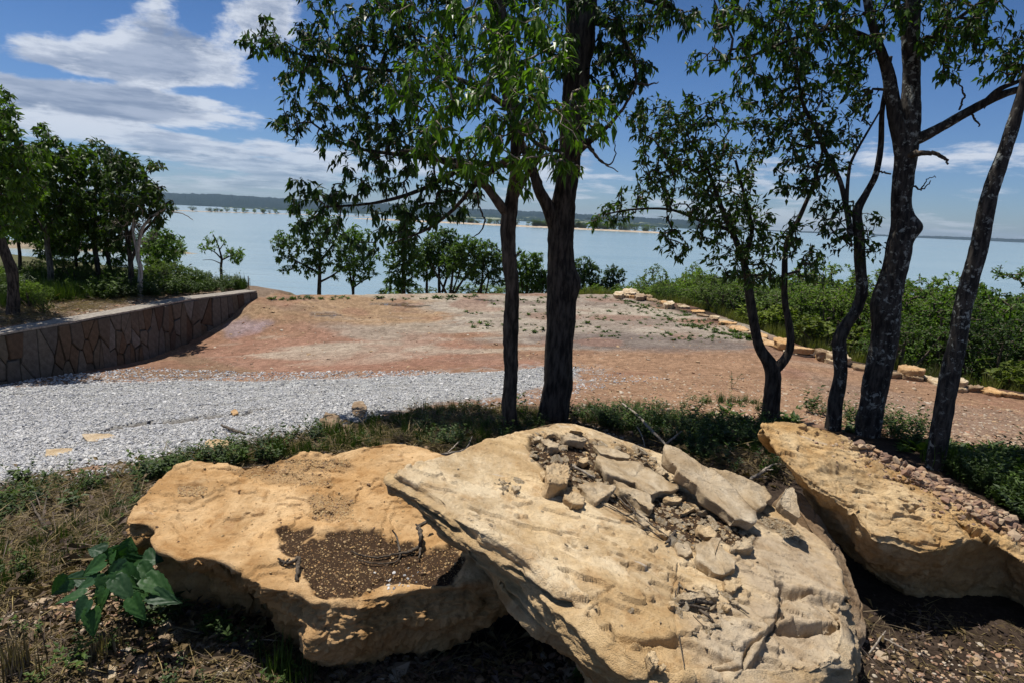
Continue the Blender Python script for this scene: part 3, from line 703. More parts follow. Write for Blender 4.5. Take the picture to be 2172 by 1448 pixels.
def ring_rock(name, rings, nu, counts, mat, disp, zonef=None, smooth_v=5, feats=None, straight=False, **kw):
    """closed rock from a stack of matching station rings: rings[0] is the rim of the upper face; the upper face closes to its own centre,
    the last ring closes underneath. disp(P, Nrm, face) -> scalar displacement along the normal; face runs 0 upper .. 1 side"""
    K = len(rings); st = np.concatenate([np.asarray(r_, float) for r_ in rings], axis=1)     # stations carry all rings
    C = resample_line(st, nu) if straight else resample_closed(st, nu); R_ = [C[:, 3*i:3*i+3] for i in range(K)]
    c0 = R_[0].mean(0); rows = []; face = []
    nt_ = counts[0]
    for j in range(nt_+1):
        t = (j/nt_)**0.75
        rows.append(c0+(R_[0]-c0)*max(t, 0.004)); face.append(0.0)
    for i in range(1, K):
        for j in range(1, counts[i]+1):
            u = j/counts[i]
            rows.append(R_[i-1]+(R_[i]-R_[i-1])*u); face.append(min(1.0, (i-1)+u*3))
    cb = R_[-1].mean(0)
    for j in range(1, 5):
        rows.append(R_[-1]+(cb-R_[-1])*(j/4.0*0.99)); face.append(1.0)
    G = np.array(rows); nv = len(G); fc = np.array(face)
    for _ in range(smooth_v):
        H_ = G.copy(); H_[1:-1] = 0.25*G[:-2]+0.5*G[1:-1]+0.25*G[2:]
        wgt = np.zeros(nv); wgt[max(nt_-14, 1):-3] = 1; wgt[nt_-2:nt_+3] = 0.75
        G = G*(1-wgt[:, None, None])+H_*wgt[:, None, None]
    def normals(G):
        du = np.roll(G, -1, 1)-np.roll(G, 1, 1); dv = np.gradient(G, axis=0)
        n_ = np.cross(dv, du); l = np.linalg.norm(n_, axis=2, keepdims=True)
        return n_/np.maximum(l, 1e-12)
    Nr = normals(G)
    if Nr[nt_//2, :, 2].mean() < 0: Nr = -Nr; flip = True
    else: flip = False
    P = G.reshape(-1, 3); Nf = Nr.reshape(-1, 3); ff = np.repeat(fc, nu)
    d = disp(P, Nf, ff)
    px = proj(P)
    z = np.zeros((len(P), 3))
    if zonef is not None: z = zonef(P, px, ff)
    if feats:
        for poly, dh, soft in feats:
            s = sdpoly(px, poly)+fbm(P, 9, 3, .6, 71)*9
            d = d+dh*(1-sstep(s, -soft, soft))*(ff < 0.35)
    if 'cracks' in kw:
        for line, wd, dep in kw.pop('cracks'):
            dd, _ = sdline(px+np.c_[fbm(P, 14, 3, .6, 81), fbm(P, 14, 3, .6, 82)]*7, np.array(line, float))
            d = d-dep*np.exp(-(dd/wd)**2)*(ff < 0.9)
    P = P+Nf*d[:, None]
    F = gridfaces(nu, nv, True)
    if not flip: F = F[:, ::-1]
    return mk(name, P, F, mat, attrs={'zone': z}, origin='base', **kw)
def plane3(a, b, c):
    """plane through three (px, py, Y)"""
    A, B, C = at(*a), at(*b), at(*c); n = np.cross(B-A, C-A); n /= np.linalg.norm(n)
    if n[2] < 0: n = -n
    return A, n
def on_plane(px, py, pl, off=0.0):
    A, n = pl; d = ray(px, py); return d*(((A+n*off)@n)/(d@n))

GRP_B = 'large sandstone boulders in the foreground'
def strata(P, pl, amp, fr=22):
    h = (P-pl[0])@pl[1]
    return amp*fbm(np.c_[P[:, 0]*2.2, P[:, 1]*2.2, h*fr], 1.0, 3, .6, 91)
# --- boulder 1
def crag(P, scale, amp, seed):
    """broken, angular relief: each cell stands proud by its own amount, joints recessed"""
    g, c = cells(P+0.05*np.c_[fbm(P, 7, 2, .5, seed), fbm(P, 7, 2, .5, seed+1), fbm(P, 7, 2, .5, seed+2)], scale, seed)
    return amp*(c-0.5)*sstep(g, 0.0, 0.28)-amp*0.35*(1-sstep(g, 0, 0.10))
def flakes(P, scale, levels, amp, seed, an=(1, 1, 1)):
    """bedding planes broken off in thin sharp-edged steps"""
    n_ = fbm(P*np.array(an), scale, 5, .58, seed)*levels; k_ = np.floor(n_); f_ = n_-k_
    return amp*(k_+sstep(f_, 0.0, 0.17))
def veins(P, scale, dep, seed):
    n_ = fbm(P, scale, 4, .55, seed); m_ = sstep(fbm(P, scale*0.6, 2, .5, seed+3), 0.0, 0.25)
    return -dep*np.exp(-(n_/0.012)**2)*m_
def pits(P, dep, seed):
    n_ = fbm(P, 22, 2, .5, seed); return -dep*sstep(n_, 0.38, 0.5)*2
PL1 = plane3((725, 1272, 1.95), (880, 942, 3.2), (272, 1105, 2.35))
rim1 = [(269, 1106), (281, 1078), (298, 1058), (328, 1036), (350, 1012), (378, 992), (405, 981), (450, 983), (520, 987), (600, 977), (648, 962), (700, 961), (740, 955), (800, 942), (850, 939), (900, 947), (940, 962), (1000, 990), (1080, 1045), (1120, 1100), (1110, 1165), (1050, 1225), (980, 1240), (920, 1246), (868, 1252), (815, 1264), (770, 1270), (725, 1274), (690, 1274), (664, 1278), (645, 1264), (621, 1252), (580, 1249), (545, 1236), (522, 1222), (500, 1203), (470, 1190), (424, 1180), (386, 1188), (360, 1176), (335, 1166), (324, 1148), (333, 1133), (326, 1117), (300, 1111)]
A0 = [on_plane(x, y, PL1) for x, y in rim1]; A0 = np.array(A0); c1 = A0.mean(0)
# lower rim of the front face, traced where it shows
low1 = {19: None}
def lower(A0, keys, c):
    """keys: station index -> (pull towards centre, drop)"""
    ks = sorted(keys); n = len(A0)
    kk = np.array(ks+[ks[0]+n]); pull = np.array([keys[k][0] for k in ks]+[keys[ks[0]][0]]); dr = np.array([keys[k][1] for k in ks]+[keys[ks[0]][1]])
    ii = np.arange(n); ii = np.where(ii < ks[0], ii+n, ii)
    p = np.interp(ii, kk, pull); d = np.interp(ii, kk, dr)
    o = c+(A0-c)*p[:, None]; o[:, 2] = A0[:, 2]-d
    return o
B1 = lower(A0, {0: (0.99, 0.05), 7: (0.97, 0.12), 16: (0.97, 0.2), 20: (0.99, 0.16), 24: (1.04, 0.10), 27: (1.08, 0.13), 29: (1.06, 0.15), 31: (0.95, 0.11), 34: (0.80, 0.07), 38: (0.74, 0.06), 41: (0.80, 0.05)}, c1)
B2 = lower(A0, {0: (0.80, 0.24), 7: (0.9, 0.3), 16: (0.9, 0.34), 22: (0.80, 0.30), 28: (0.90, 0.28), 31: (0.70, 0.24), 33: (0.56, 0.22), 40: (0.50, 0.20)}, c1)
B3 = lower(A0, {0: (0.45, 0.5), 16: (0.7, 0.5), 27: (0.5, 0.5), 38: (0.4, 0.5)}, c1)
soil1 = [(590, 1125), (625, 1118), (660, 1125), (668, 1135), (650, 1150), (690, 1138), (730, 1122), (790, 1125), (850, 1140), (905, 1160), (945, 1165), (960, 1150), (990, 1180), (960, 1240), (905, 1240), (860, 1238), (810, 1240), (750, 1262), (700, 1266), (668, 1262), (655, 1235), (640, 1215), (636, 1190), (605, 1180), (596, 1160)]
grit1 = [[(480, 990), (560, 983), (640, 992), (700, 1000), (705, 1020), (700, 1035), (640, 1030), (560, 1015), (500, 1002)], [(600, 975), (730, 972), (745, 990), (650, 998)], [(655, 1060), (700, 1050), (750, 1065), (745, 1090), (700, 1105), (660, 1098)], [(378, 1035), (440, 1030), (430, 1045), (385, 1052)]]
def zone1(P, px, ff):
    n = fbm(P, 18, 3, .6, 3)*14
    s = 1-sstep(sdpoly(px, soil1)+n, -4, 4)
    g = np.zeros(len(P))
    for pz in grit1: g = np.maximum(g, (1-sstep(sdpoly(px, pz)+n, -6, 6))*0.30)
    up = (ff < 0.9)
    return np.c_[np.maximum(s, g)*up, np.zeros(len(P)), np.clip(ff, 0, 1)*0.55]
def disp1(P, Nn, ff):
    top = flakes(P, 1.6, 3, 0.0028, 61, (1, 1.4, 1))+veins(P, 2.3, 0.010, 31)+pits(P, 0.002, 4)+0.022*fbm(P, 3.2, 4, .5, 1)+0.005*fbm(P, 13, 4, .6, 2)+0.0022*fbm(P, 45, 3, .65, 3)
    fl = fbm(P, 4.3, 4, .55, 4); top = top+0.010*sstep(fl, 0.05, 0.065)-0.009*sstep(-fl, 0.20, 0.215)
    side = 0.045*fbm(P, 4.5, 4, .6, 5)+flakes(P, 4, 5, 0.012, 63, (1, 1, 2.2))+flakes(P, 11, 5, 0.006, 64)+crag(P, 6, 0.014, 6)+0.016*fbm(P, 26, 5, .78, 7)-0.010*sstep(fbm(P, 34, 2, .5, 12), 0.15, 0.4)-0.016*sstep(fbm(P, 12, 3, .6, 13), 0.2, 0.4)+crag(P, 40, 0.008, 8)
    f = np.clip(ff*1.4, 0, 1)
    return top*(1-f)+side*f
feats1 = [(soil1, -0.018, 7)]+[(g_, -0.006, 6) for g_ in grit1]+[([(300, 1000), (1200, 900), (1200, 1010), (850, 1000), (700, 962), (640, 975)], 0.008, 6)]
ring_rock('boulder', [A0, B1, B2, B3], 640, [150, 44, 22, 10], M_rock_or, disp1, zone1, feats=feats1,
          label='broad orange sandstone boulder with a flat top holding a patch of dark gritty soil', cat='boulder', group=GRP_B)

# --- boulder 2, tilted slab
PL2 = (np.array([0, 0, -0.976]), np.array([0.28, 0, 1.0])/np.linalg.norm([0.28, 0, 1.0]))
rim2 = [(839, 1001), (868, 990), (905, 977), (945, 966), (985, 954), (1060, 926), (1110, 914), (1160, 898), (1194, 896), (1230, 903), (1265, 914), (1324, 934), (1397, 957), (1470, 985), (1560, 1015), (1620, 1062), (1681, 1098), (1715, 1130), (1751, 1162), (1774, 1197), (1787, 1248), (1800, 1290), (1806, 1340), (1790, 1385), (1750, 1410), (1690, 1425), (1600, 1432), (1486, 1436), (1420, 1424), (1350, 1398), (1290, 1352), (1240, 1300), (1180, 1243), (1109, 1178), (1023, 1122), (952, 1070), (900, 1034), (860, 1013)]
C0 = np.array([on_plane(x, y, PL2) for x, y in rim2]); c2 = C0.mean(0)
ii2 = {0: (836, 1030), 37: (850, 1052), 36: (882, 1084), 35: (918, 1112), 34: (985, 1178), 33: (1060, 1262), 32: (1141, 1335), 31: (1215, 1362), 30: (1285, 1415), 29: (1350, 1462), 28: (1430, 1500), 27: (1500, 1530), 26: (1600, 1540)}
C1 = lower(C0, {0: (0.98, 0.06), 8: (0.97, 0.12), 13: (0.99, 0.16), 18: (1.01, 0.20), 22: (1.02, 0.20), 26: (1.0, 0.16), 30: (0.96, 0.12), 34: (0.97, 0.08)}, c2)
for k, (x, y) in ii2.items():
    Yr = C0[k][1]; C1[k] = at(x, y, Yr+0.015)
C2 = lower(C0, {0: (0.85, 0.20), 8: (0.9, 0.35), 14: (0.93, 0.35), 20: (0.97, 0.32), 24: (0.92, 0.40), 29: (0.70, 0.42), 34: (0.66, 0.30)}, c2)
C3 = lower(C0, {0: (0.35, 0.62), 8: (0.8, 0.60), 14: (0.8, 0.6), 20: (0.85, 0.5), 26: (0.6, 0.55), 32: (0.35, 0.6)}, c2)
soil2 = [(1125, 925), (1170, 915), (1230, 925), (1300, 940), (1380, 965), (1400, 990), (1440, 1040), (1480, 1075), (1560, 1110), (1600, 1140), (1590, 1155), (1540, 1150), (1470, 1165), (1430, 1150), (1370, 1105), (1300, 1075), (1230, 1040), (1170, 1010), (1135, 980), (1118, 950)]
soil2b = [(1612, 1090), (1660, 1110), (1705, 1140), (1690, 1155), (1640, 1125), (1600, 1110)]
grey2 = [(1560, 1120), (1700, 1120), (1790, 1200), (1815, 1350), (1760, 1420), (1500, 1440), (1480, 1330), (1600, 1270), (1560, 1190)]
def zone2(P, px, ff):
    n = fbm(P, 16, 4, .65, 3)*16
    s = 1-sstep(sdpoly(px, soil2)+n, -7, 7); s = np.maximum(s, 0.75*(1-sstep(sdpoly(px, soil2b)+n, -7, 7)))
    g = (1-sstep(sdpoly(px, grey2)+n*3, -60, 60))*0.75
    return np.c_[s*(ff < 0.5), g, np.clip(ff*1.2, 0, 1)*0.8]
def disp2(P, Nn, ff):
    rt = 0.10+sstep(P[:, 0]-0.25*P[:, 1], -0.25, 0.35)
    top = rt*flakes(P, 1.6, 4, 0.0045, 71, (1, 1.5, 1))+rt*flakes(P, 6, 2, 0.0014, 72)+veins(P, 1.7, 0.012, 41)+0.020*fbm(P, 2.4, 4, .5, 11)+0.005*fbm(P, 12, 4, .6, 12)+0.0022*fbm(P, 48, 3, .65, 13)
    fl = fbm(P*np.array([1, 1.6, 1]), 3.4, 4, .55, 14); low = sstep(P[:, 1], 2.5, 1.7)
    top = top+0.013*sstep(fl, 0.10, 0.112)*(0.2+low)-0.012*sstep(-fl, 0.16, 0.172)*(0.15+low)
    hh = (P-PL2[0])@PL2[1]; st_ = fbm(np.c_[P[:, 0]*1.6, P[:, 1]*1.6, hh*15], 1.0, 3, .55, 95)
    side = 0.030*sstep(st_, 0.02, 0.07)+0.020*sstep(st_, -0.22, -0.18)-0.02+0.022*fbm(P, 5, 4, .55, 15)+0.010*fbm(P*np.array([1, 1, 2]), 24, 4, .75, 19)+0.009*fbm(P, 30, 4, .7, 17)+0.003*fbm(P, 100, 2, .6, 18)+strata(P, PL2, 0.026, 17)+strata(P, PL2, 0.007, 60)
    f = np.clip(ff*1.4, 0, 1)
    return top*(1-f)+side*f
feats2 = [(soil2, -0.012, 6), ([(1659, 1240), (1760, 1268), (1830, 1290), (1760, 1310), (1655, 1312)], -0.035, 3),
          ([(1650, 1318), (1700, 1322), (1840, 1300), (1840, 1480), (1560, 1440), (1600, 1390)], -0.03, 4),
          ([(1096, 1198), (1170, 1262), (1232, 1292), (1200, 1285), (1130, 1240)], -0.05, 4),
          ([(1310, 1330), (1350, 1352), (1440, 1352), (1560, 1390), (1400, 1440), (1280, 1400)], -0.022, 3)]
cracks2 = [([(1648, 1236), (1720, 1252), (1800, 1275)], 3.2, 0.045), ([(1659, 1242), (1652, 1310), (1625, 1350), (1590, 1362), (1580, 1400)], 2.6, 0.035), ([(1652, 1315), (1700, 1330), (1760, 1320), (1800, 1300)], 4, 0.04),
           ([(1436, 1195), (1430, 1300), (1450, 1400), (1452, 1430)], 1.4, 0.008), ([(1096, 1198), (1130, 1235), (1180, 1265), (1232, 1290)], 5, 0.05), ([(1250, 1268), (1300, 1250)], 2, 0.015),
           ([(1305, 1325), (1340, 1350), (1440, 1352)], 2.5, 0.03), ([(1230, 1395), (1360, 1420), (1500, 1420), (1620, 1400)], 3, 0.03)]
ring_rock('boulder', [C0, C1, C2, C3], 780, [200, 46, 24, 10], M_rock_pale, disp2, zone2, feats=feats2, cracks=cracks2,
          label='pale buff boulder slab tilted down to the right, strewn with broken flat stones', cat='boulder', group=GRP_B)

# --- boulder 3, right
PL3 = plane3((1615, 899, 3.2), (2172, 1110, 2.8), (1804, 1075, 2.68))
rim3 = [(1615, 900), (1641, 894), (1694, 898), (1755, 911), (1804, 933), (1869, 955), (1925, 983), (1966, 1000), (2039, 1035), (2129, 1088), (2172, 1118), (2300, 1180), (2450, 1260), (2480, 1310), (2400, 1320), (2300, 1270), (2172, 1180), (2125, 1146), (2060, 1143), (2027, 1152), (1966, 1168), (1897, 1146), (1852, 1136), (1804, 1077), (1760, 1050), (1722, 1028), (1690, 1002), (1661, 974), (1632, 930)]
D0 = np.array([on_plane(x, y, PL3) for x, y in rim3]); c3 = D0.mean(0)
D1 = lower(D0, {0: (0.98, 0.05), 5: (0.99, 0.2), 10: (1, 0.3), 14: (1, 0.3), 18: (1.0, 0.25), 24: (0.97, 0.1)}, c3)
for k, (x, y) in {28: (1640, 950), 27: (1664, 992), 26: (1690, 1035), 25: (1720, 1075), 24: (1752, 1120), 23: (1790, 1165), 22: (1835, 1212), 21: (1875, 1240), 20: (1940, 1272), 19: (1995, 1290), 18: (2047, 1300), 17: (2115, 1314), 16: (2172, 1330), 15: (2300, 1385), 14: (2400, 1430)}.items():
    D1[k] = at(x, y, D0[k][1]+0.24)
D2 = lower(D0, {0: (0.75, 0.4), 8: (0.9, 0.5), 14: (0.85, 0.7), 20: (0.55, 0.55), 26: (0.5, 0.4)}, c3)
D3 = lower(D0, {0: (0.3, 0.75), 8: (0.8, 0.8), 14: (0.7, 0.9), 20: (0.3, 0.75)}, c3); D2[:, 1] += 0.45; D3[:, 1] += 0.6; D2[:, 0] += 0.25; D3[:, 0] += 0.45
rub3 = [(1800, 925), (1880, 950), (1960, 990), (2060, 1040), (2180, 1115), (2300, 1180), (2250, 1190), (2150, 1135), (2060, 1085), (1985, 1040), (1930, 1005), (1850, 965)]
def zone3(P, px, ff):
    n = fbm(P, 16, 4, .65, 3)*14
    s = (1-sstep(sdpoly(px, rub3)+n, -9, 9))*0.75
    h = (1-sstep(sdpoly(px, [(1742, 995), (1800, 985), (1880, 1030), (1870, 1045), (1800, 1020)])+n, -9, 9))*0.3
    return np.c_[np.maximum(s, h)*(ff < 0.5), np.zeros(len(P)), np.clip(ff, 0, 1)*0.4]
def disp3(P, Nn, ff):
    h = (P-PL3[0])@PL3[1]
    top = flakes(P, 2.6, 5, 0.0050, 81, (1, 2.0, 1))+flakes(P, 9, 3, 0.0020, 82, (1, 2, 1))+veins(P, 3, 0.012, 51)+pits(P, 0.006, 6)+0.03*fbm(P, 2.6, 4, .55, 21)+0.010*fbm(P*np.array([1, 2.2, 1]), 9, 4, .6, 22)+0.003*fbm(P, 38, 4, .7, 23)
    fl = fbm(P*np.array([1, 2.4, 1]), 6, 3, .55, 24); top = top-0.016*sstep(-fl, 0.20, 0.25)
    side = flakes(P, 3, 5, 0.010, 83)+flakes(P, 10, 4, 0.004, 84)+0.012*fbm(P, 20, 5, .75, 29)+0.05*fbm(P, 3.4, 4, .55, 25)+0.006*fbm(P, 22, 4, .7, 27)+0.004*fbm(P, 90, 2, .6, 28)
    f = np.clip(ff*1.4, 0, 1)
    return top*(1-f)+side*f
feats3 = [([(1742, 995), (1800, 985), (1880, 1030), (1870, 1045), (1800, 1020)], -0.035, 9), ([(2020, 1100), (2060, 1090), (2172, 1110), (2300, 1170), (2300, 1260), (2172, 1175), (2060, 1140)], -0.03, 8)]
ring_rock('boulder', [D0, D1, D2, D3], 620, [130, 64, 20, 10], M_rock_gold, disp3, zone3, feats=feats3,
          label='golden rough boulder tilted up to the left, its back edge heaped with reddish rubble', cat='boulder', group=GRP_B)
# --- boulder wedged between 2 and 3, its shadow put into the brown colour
PL4 = plane3((1700, 1060, 2.75), (1780, 1190, 2.35), (1740, 1150, 2.45))
rim4 = [(1672, 1040), (1700, 1046), (1740, 1100), (1790, 1180), (1830, 1290), (1838, 1345), (1818, 1340), (1795, 1240), (1760, 1170), (1715, 1110)]
E0 = np.array([at(x, y, Y) for (x, y), Y in zip(rim4, (2.95, 2.92, 2.80, 2.68, 2.45, 2.33, 2.32, 2.5, 2.62, 2.78))]); c4 = E0.mean(0)
def disp4(P, Nn, ff): return crag(P, 12, 0.012, 3)+ 0.012*fbm(P, 8, 4, .55, 31)+0.004*fbm(P, 40, 3, .6, 32)
ring_rock('boulder', [E0, c4+(E0-c4)*1.1+np.array([-0.05, 0.02, -0.12]), c4+(E0-c4)*0.9+np.array([-0.10, 0.05, -0.45])], 200, [40, 16, 10], M_rock_brown_shade, disp4,
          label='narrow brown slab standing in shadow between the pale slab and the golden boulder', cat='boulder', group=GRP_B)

# ------------------------------------------------------------------ loose flat stones
def slab(name, poly3, up, thick, mat, seed=0, nu=64, shrink=0.93, rough=1.0, **kw):
    poly3 = np.asarray(poly3, float); c = poly3.mean(0); size = np.linalg.norm(poly3-c, axis=1).mean()
    st = poly3; n = len(st)
    # straighten: repeat stations so edges stay nearly straight
    Q = []
    for i in range(n):
        a, b_ = st[i], st[(i+1) % n]
        Q += [a*0.93+b_*0.07, a*0.5+b_*0.5, a*0.07+b_*0.93]
    Q = np.array(Q); r = np.random.default_rng(seed)
    t = thick*r.uniform(0.75, 1.2, len(Q)); t = 0.5*t+0.25*np.roll(t, 1)+0.25*np.roll(t, -1)
    low = c+(Q-c)*shrink-up*t[:, None]
    a = size
    def dsp(P, Nn, ff):
        P = P+seed*3.1
        return rough*(0.16*thick*fbm(P, 2.0/a, 3, .5, 1)*1.5+0.07*thick*fbm(P, 7/a, 3, .6, 2)+0.07*thick*fbm(P, 22/a, 3, .6, 3)+crag(P, 1.3/a, 0.16*thick, 5))
    def zn(P, px, ff): return np.c_[np.zeros(len(P)), np.full(len(P), r.uniform(0, 0.3)), np.clip(ff, 0, 1)*0.5]
    j_ = r.normal(0, 0.035*size, Q.shape); j_[:, 2] *= 0.3; Q = Q+j_; low = low+j_*1.5
    return ring_rock(name, [Q, low], nu, [10, 5], mat, dsp, zn, smooth_v=0, straight=True, **kw)
def s3(pts): return [(1080+x/2.463, 860+y/2.463) for x, y in pts]
L2 = 'broken stones lying on the pale slab'
up2 = PL2[1]
loose = [
 ([(200, 303), (240, 293), (322, 300), (325, 330), (318, 405), (262, 412), (205, 398), (197, 350)], 0.055, M_rock_pale, 'chunky pale block standing highest among the broken stones, beside the soil'),
 ([(425, 262), (470, 257), (560, 280), (690, 290), (760, 330), (885, 410), (902, 440), (860, 447), (735, 456), (650, 405), (540, 365), (490, 345)], 0.040, M_rock_grey, 'longest flat slab with a thick shadowed front edge in the middle of the soil'),
 ([(355, 415), (400, 396), (470, 392), (565, 424), (540, 450), (500, 478), (455, 505), (400, 455)], 0.034, M_rock_grey, 'arrow shaped grey stone between the chunky block and the long slab'),
 ([(280, 455), (330, 432), (375, 452), (402, 482), (385, 520), (340, 515), (300, 490)], 0.026, M_rock_pale, 'rounded cream stone just below the chunky pale block'),
 ([(540, 382), (580, 395), (640, 425), (745, 462), (765, 520), (757, 545), (700, 520), (640, 470), (565, 432)], 0.030, M_rock_grey, 'pointed buff slab lying under the front edge of the longest slab'),
 ([(165, 172), (200, 168), (262, 192), (262, 222), (215, 214), (180, 200)], 0.026, M_rock_grey, 'small grey wedge of stone at the upper left of the soil'),
 ([(116, 166), (150, 156), (182, 158), (180, 170), (130, 182)], 0.016, M_rock_grey, 'thin pale flake at the very top left corner of the soil'),
 ([(268, 150), (330, 143), (395, 158), (404, 182), (360, 186), (300, 176)], 0.030, M_rock_grey, 'low arched ledge stone under the crest of the slab'),
 ([(185, 130), (225, 128), (235, 146), (200, 152)], 0.018, M_rock_pale, 'tiny cream chip nearest the crest of the slab'),
 ([(428, 202), (480, 203), (545, 220), (642, 260), (640, 276), (560, 268), (470, 245)], 0.020, M_rock_grey, 'thin ragged slab behind the longest slab, near the crest'),
 ([(788, 300), (822, 303), (832, 352), (800, 362), (782, 348)], 0.030, M_rock_grey, 'small upright wedge close behind the big leaning slab'),
 ([(885, 566), (920, 538), (966, 524), (972, 533), (930, 556)], 0.012, M_rock_pale, 'thin cream sliver pointing to the big leaning slab'),
 ([(968, 630), (1000, 618), (1052, 628), (1096, 665), (1080, 684), (1030, 686), (990, 655)], 0.022, M_rock_pale, 'flat oval cream stone below the tip of the leaning slab'),
 ([(1148, 722), (1200, 695), (1240, 680), (1275, 708), (1272, 735), (1200, 752), (1162, 748)], 0.030, M_rock_grey, 'grey brown wedge just right of the large loose plate'),
 ([(965, 712), (1040, 690), (1100, 684), (1118, 740), (1200, 800), (1195, 850), (1150, 880), (1110, 892), (1050, 860), (975, 790)], 0.024, M_rock_grey, 'large angular plate at the lower end of the soil'),
 ([(1117, 905), (1160, 892), (1220, 894), (1226, 930), (1165, 975), (1125, 955)], 0.022, M_rock_pale, 'square cream chip below the large angular plate'),
 ([(800, 475), (850, 466), (910, 478), (895, 500), (845, 500)], 0.018, M_rock_pale, 'cream flake below the right end of the longest slab'),
 ([(765, 648), (800, 636), (842, 650), (835, 688), (790, 672)], 0.018, M_rock_pale, 'small cream stone in the twigs left of the flat oval stone'),
 ([(352, 285), (380, 265), (412, 264), (418, 290), (385, 297)], 0.018, M_rock_pale, 'small white stone between the chunky block and the longest slab'),
 ([(872, 985), (920, 972), (1020, 980), (1030, 1000), (960, 1010), (890, 1008)], 0.020, M_rock_grey, 'flat grey sliver lying over the heap of dark twigs'),
 ([(1010, 940), (1060, 960), (1100, 990), (1070, 1003), (1030, 975)], 0.016, M_rock_grey, 'narrow grey chip on the upper edge of the twig heap'),
 ([(832, 1020), (860, 1012), (870, 1040), (845, 1048)], 0.014, M_rock_pale, 'tiny pale chip at the left of the twig heap'),
 ([(1112, 1032), (1140, 1030), (1165, 1050), (1140, 1062)], 0.012, M_rock_pale, 'tiny pale chip at the right of the twig heap'),
 ([(722, 1280), (750, 1274), (780, 1310), (785, 1352), (755, 1345), (730, 1312)], 0.020, M_rock_pale, 'long cream stone near the front foot of the pale slab'),
 ([(780, 1352), (805, 1342), (824, 1362), (800, 1380)], 0.014, M_rock_pale, 'small round chip in front of the long cream stone'),
 ([(645, 560), (680, 545), (730, 590), (742, 625), (700, 628), (660, 590)], 0.020, M_rock_grey, 'grey stone half buried among twigs below the pointed buff slab'),
 ([(880, 700), (940, 710), (962, 760), (930, 790), (885, 770), (862, 730)], 0.018, M_rock_grey, 'brownish grey plate touching the left of the large angular plate'),
 ([(160, 345), (180, 335), (196, 370), (180, 378)], 0.016, M_rock_pale, 'small chip against the left foot of the chunky block'),
 ([(10, 415), (50, 412), (62, 435), (30, 442)], 0.012, M_rock_grey, 'thin flake lying alone on the bare left part of the pale slab'),
]
for i, (pl_, th, mt, lb) in enumerate(loose):
    pts = [on_plane(x, y, PL2, th*1.15) for x, y in s3(pl_)]
    pts = np.array(pts); pts = pts.mean(0)+(pts-pts.mean(0))*0.93
    slab('loose_stone', pts, up2, th*1.45, mt, seed=i+5, nu=72 if i in (0, 1, 2, 14) else 56, label=lb, cat='stone', group=L2)
# two big leaning slabs
def big_slab(px_yd, thick, mat, label, seed, nu=170, nrm=None):
    pts = np.array([at(x, y, Y) for x, y, Y in px_yd]); c = pts.mean(0)
    u, s, vt = np.linalg.svd(pts-c); up = vt[2] if vt[2][2] > 0 else -vt[2]
    return slab('leaning_slab', pts, up, thick, mat, seed=seed, nu=nu, shrink=0.97, rough=0.7, label=label, cat='slab')
def onp(x, y, off): return (x, y, on_plane(x, y, PL2, off)[1])
big_slab([onp(1403, 940, .16), onp(1440, 950, .16), onp(1480, 975, .15), onp(1522, 1000, .14), onp(1560, 1035, .12), onp(1600, 1085, .08), (1601, 1108, onp(1601, 1108, .06)[2]), (1560, 1100, onp(1560, 1100, .06)[2]), onp(1500, 1050, .08), onp(1455, 1012, .10), onp(1428, 985, .12)], 0.055, M_rock_grey,
         'large pointed grey slab leaning on the soil, the biggest loose piece on the pale slab', 71)
big_slab([onp(1500, 988, .10), onp(1560, 1003, .10), onp(1620, 1028, .08), onp(1638, 1050, .06), onp(1630, 1066, .05), onp(1606, 1082, .04), onp(1560, 1045, .05)], 0.05, M_rock_grey,
         'flat buff slab lying behind the pointed leaning slab', 72, 120)
big_slab([(1668, 1030, 2.6), (1684, 1034, 2.6), (1698, 1075, 2.5), (1697, 1100, 2.45), (1660, 1075, 2.5), (1654, 1058, 2.52)], 0.05, M_rock_grey, 'small pyramid shaped stone wedged upright between the pale slab and the golden boulder', 73, 90)
def ground_slab(name, px, th, mat, label, seed, group=None, rise=0.6, nu=60, cat='stone', zadd=0.0):
    pts = []
    for x, y in px:
        g = gpt(x, y, y < 660); pts.append((g[0], g[1], gz(*g)+th*rise+zadd))
    pts = np.array(pts); pts[:, 2] = pts[:, 2].mean()
    return slab(name, pts, np.array([0, 0, 1.0]), th, mat, seed=seed, nu=nu, label=label, cat=cat, group=group)
ground_slab('flat_stone', [(175, 938), (230, 934), (262, 936), (250, 942), (190, 946)], 0.02, M_rock_grey, 'flat cream stone bedded at the near edge of the grey gravel', 81)
ground_slab('flat_stone', [(100, 966), (160, 960), (135, 978), (95, 975)], 0.02, M_rock_grey, 'low pale stone in the gravel left of the flat cream stone', 82)
ground_slab('flat_stone', [(440, 945), (500, 945), (480, 958), (435, 956)], 0.04, M_rock_pale, 'cream stone among weeds between the gravel and the orange boulder', 83)
ground_slab('flat_stone', [(160, 1060), (185, 1050), (200, 1065), (180, 1075), (150, 1072)], 0.05, M_rock_pale, 'cream stone in dry weeds left of the orange boulder', 84)
ground_slab('flat_stone', [(490, 888), (500, 884), (507, 888), (496, 891)], 0.04, M_rock_or, 'orange stone sitting in the washed out rut of the gravel', 85, rise=1.2)
ground_slab('flat_stone', [(335, 1345), (355, 1340), (360, 1370), (335, 1375)], 0.05, M_rock_brown_shade, 'brown chunk in the straw below the broad leaved plant', 86)
ground_slab('flat_stone', [(230, 1420), (248, 1425), (245, 1460), (228, 1450)], 0.04, M_rock_grey, 'grey brown stone at the very bottom of the straw litter', 87)
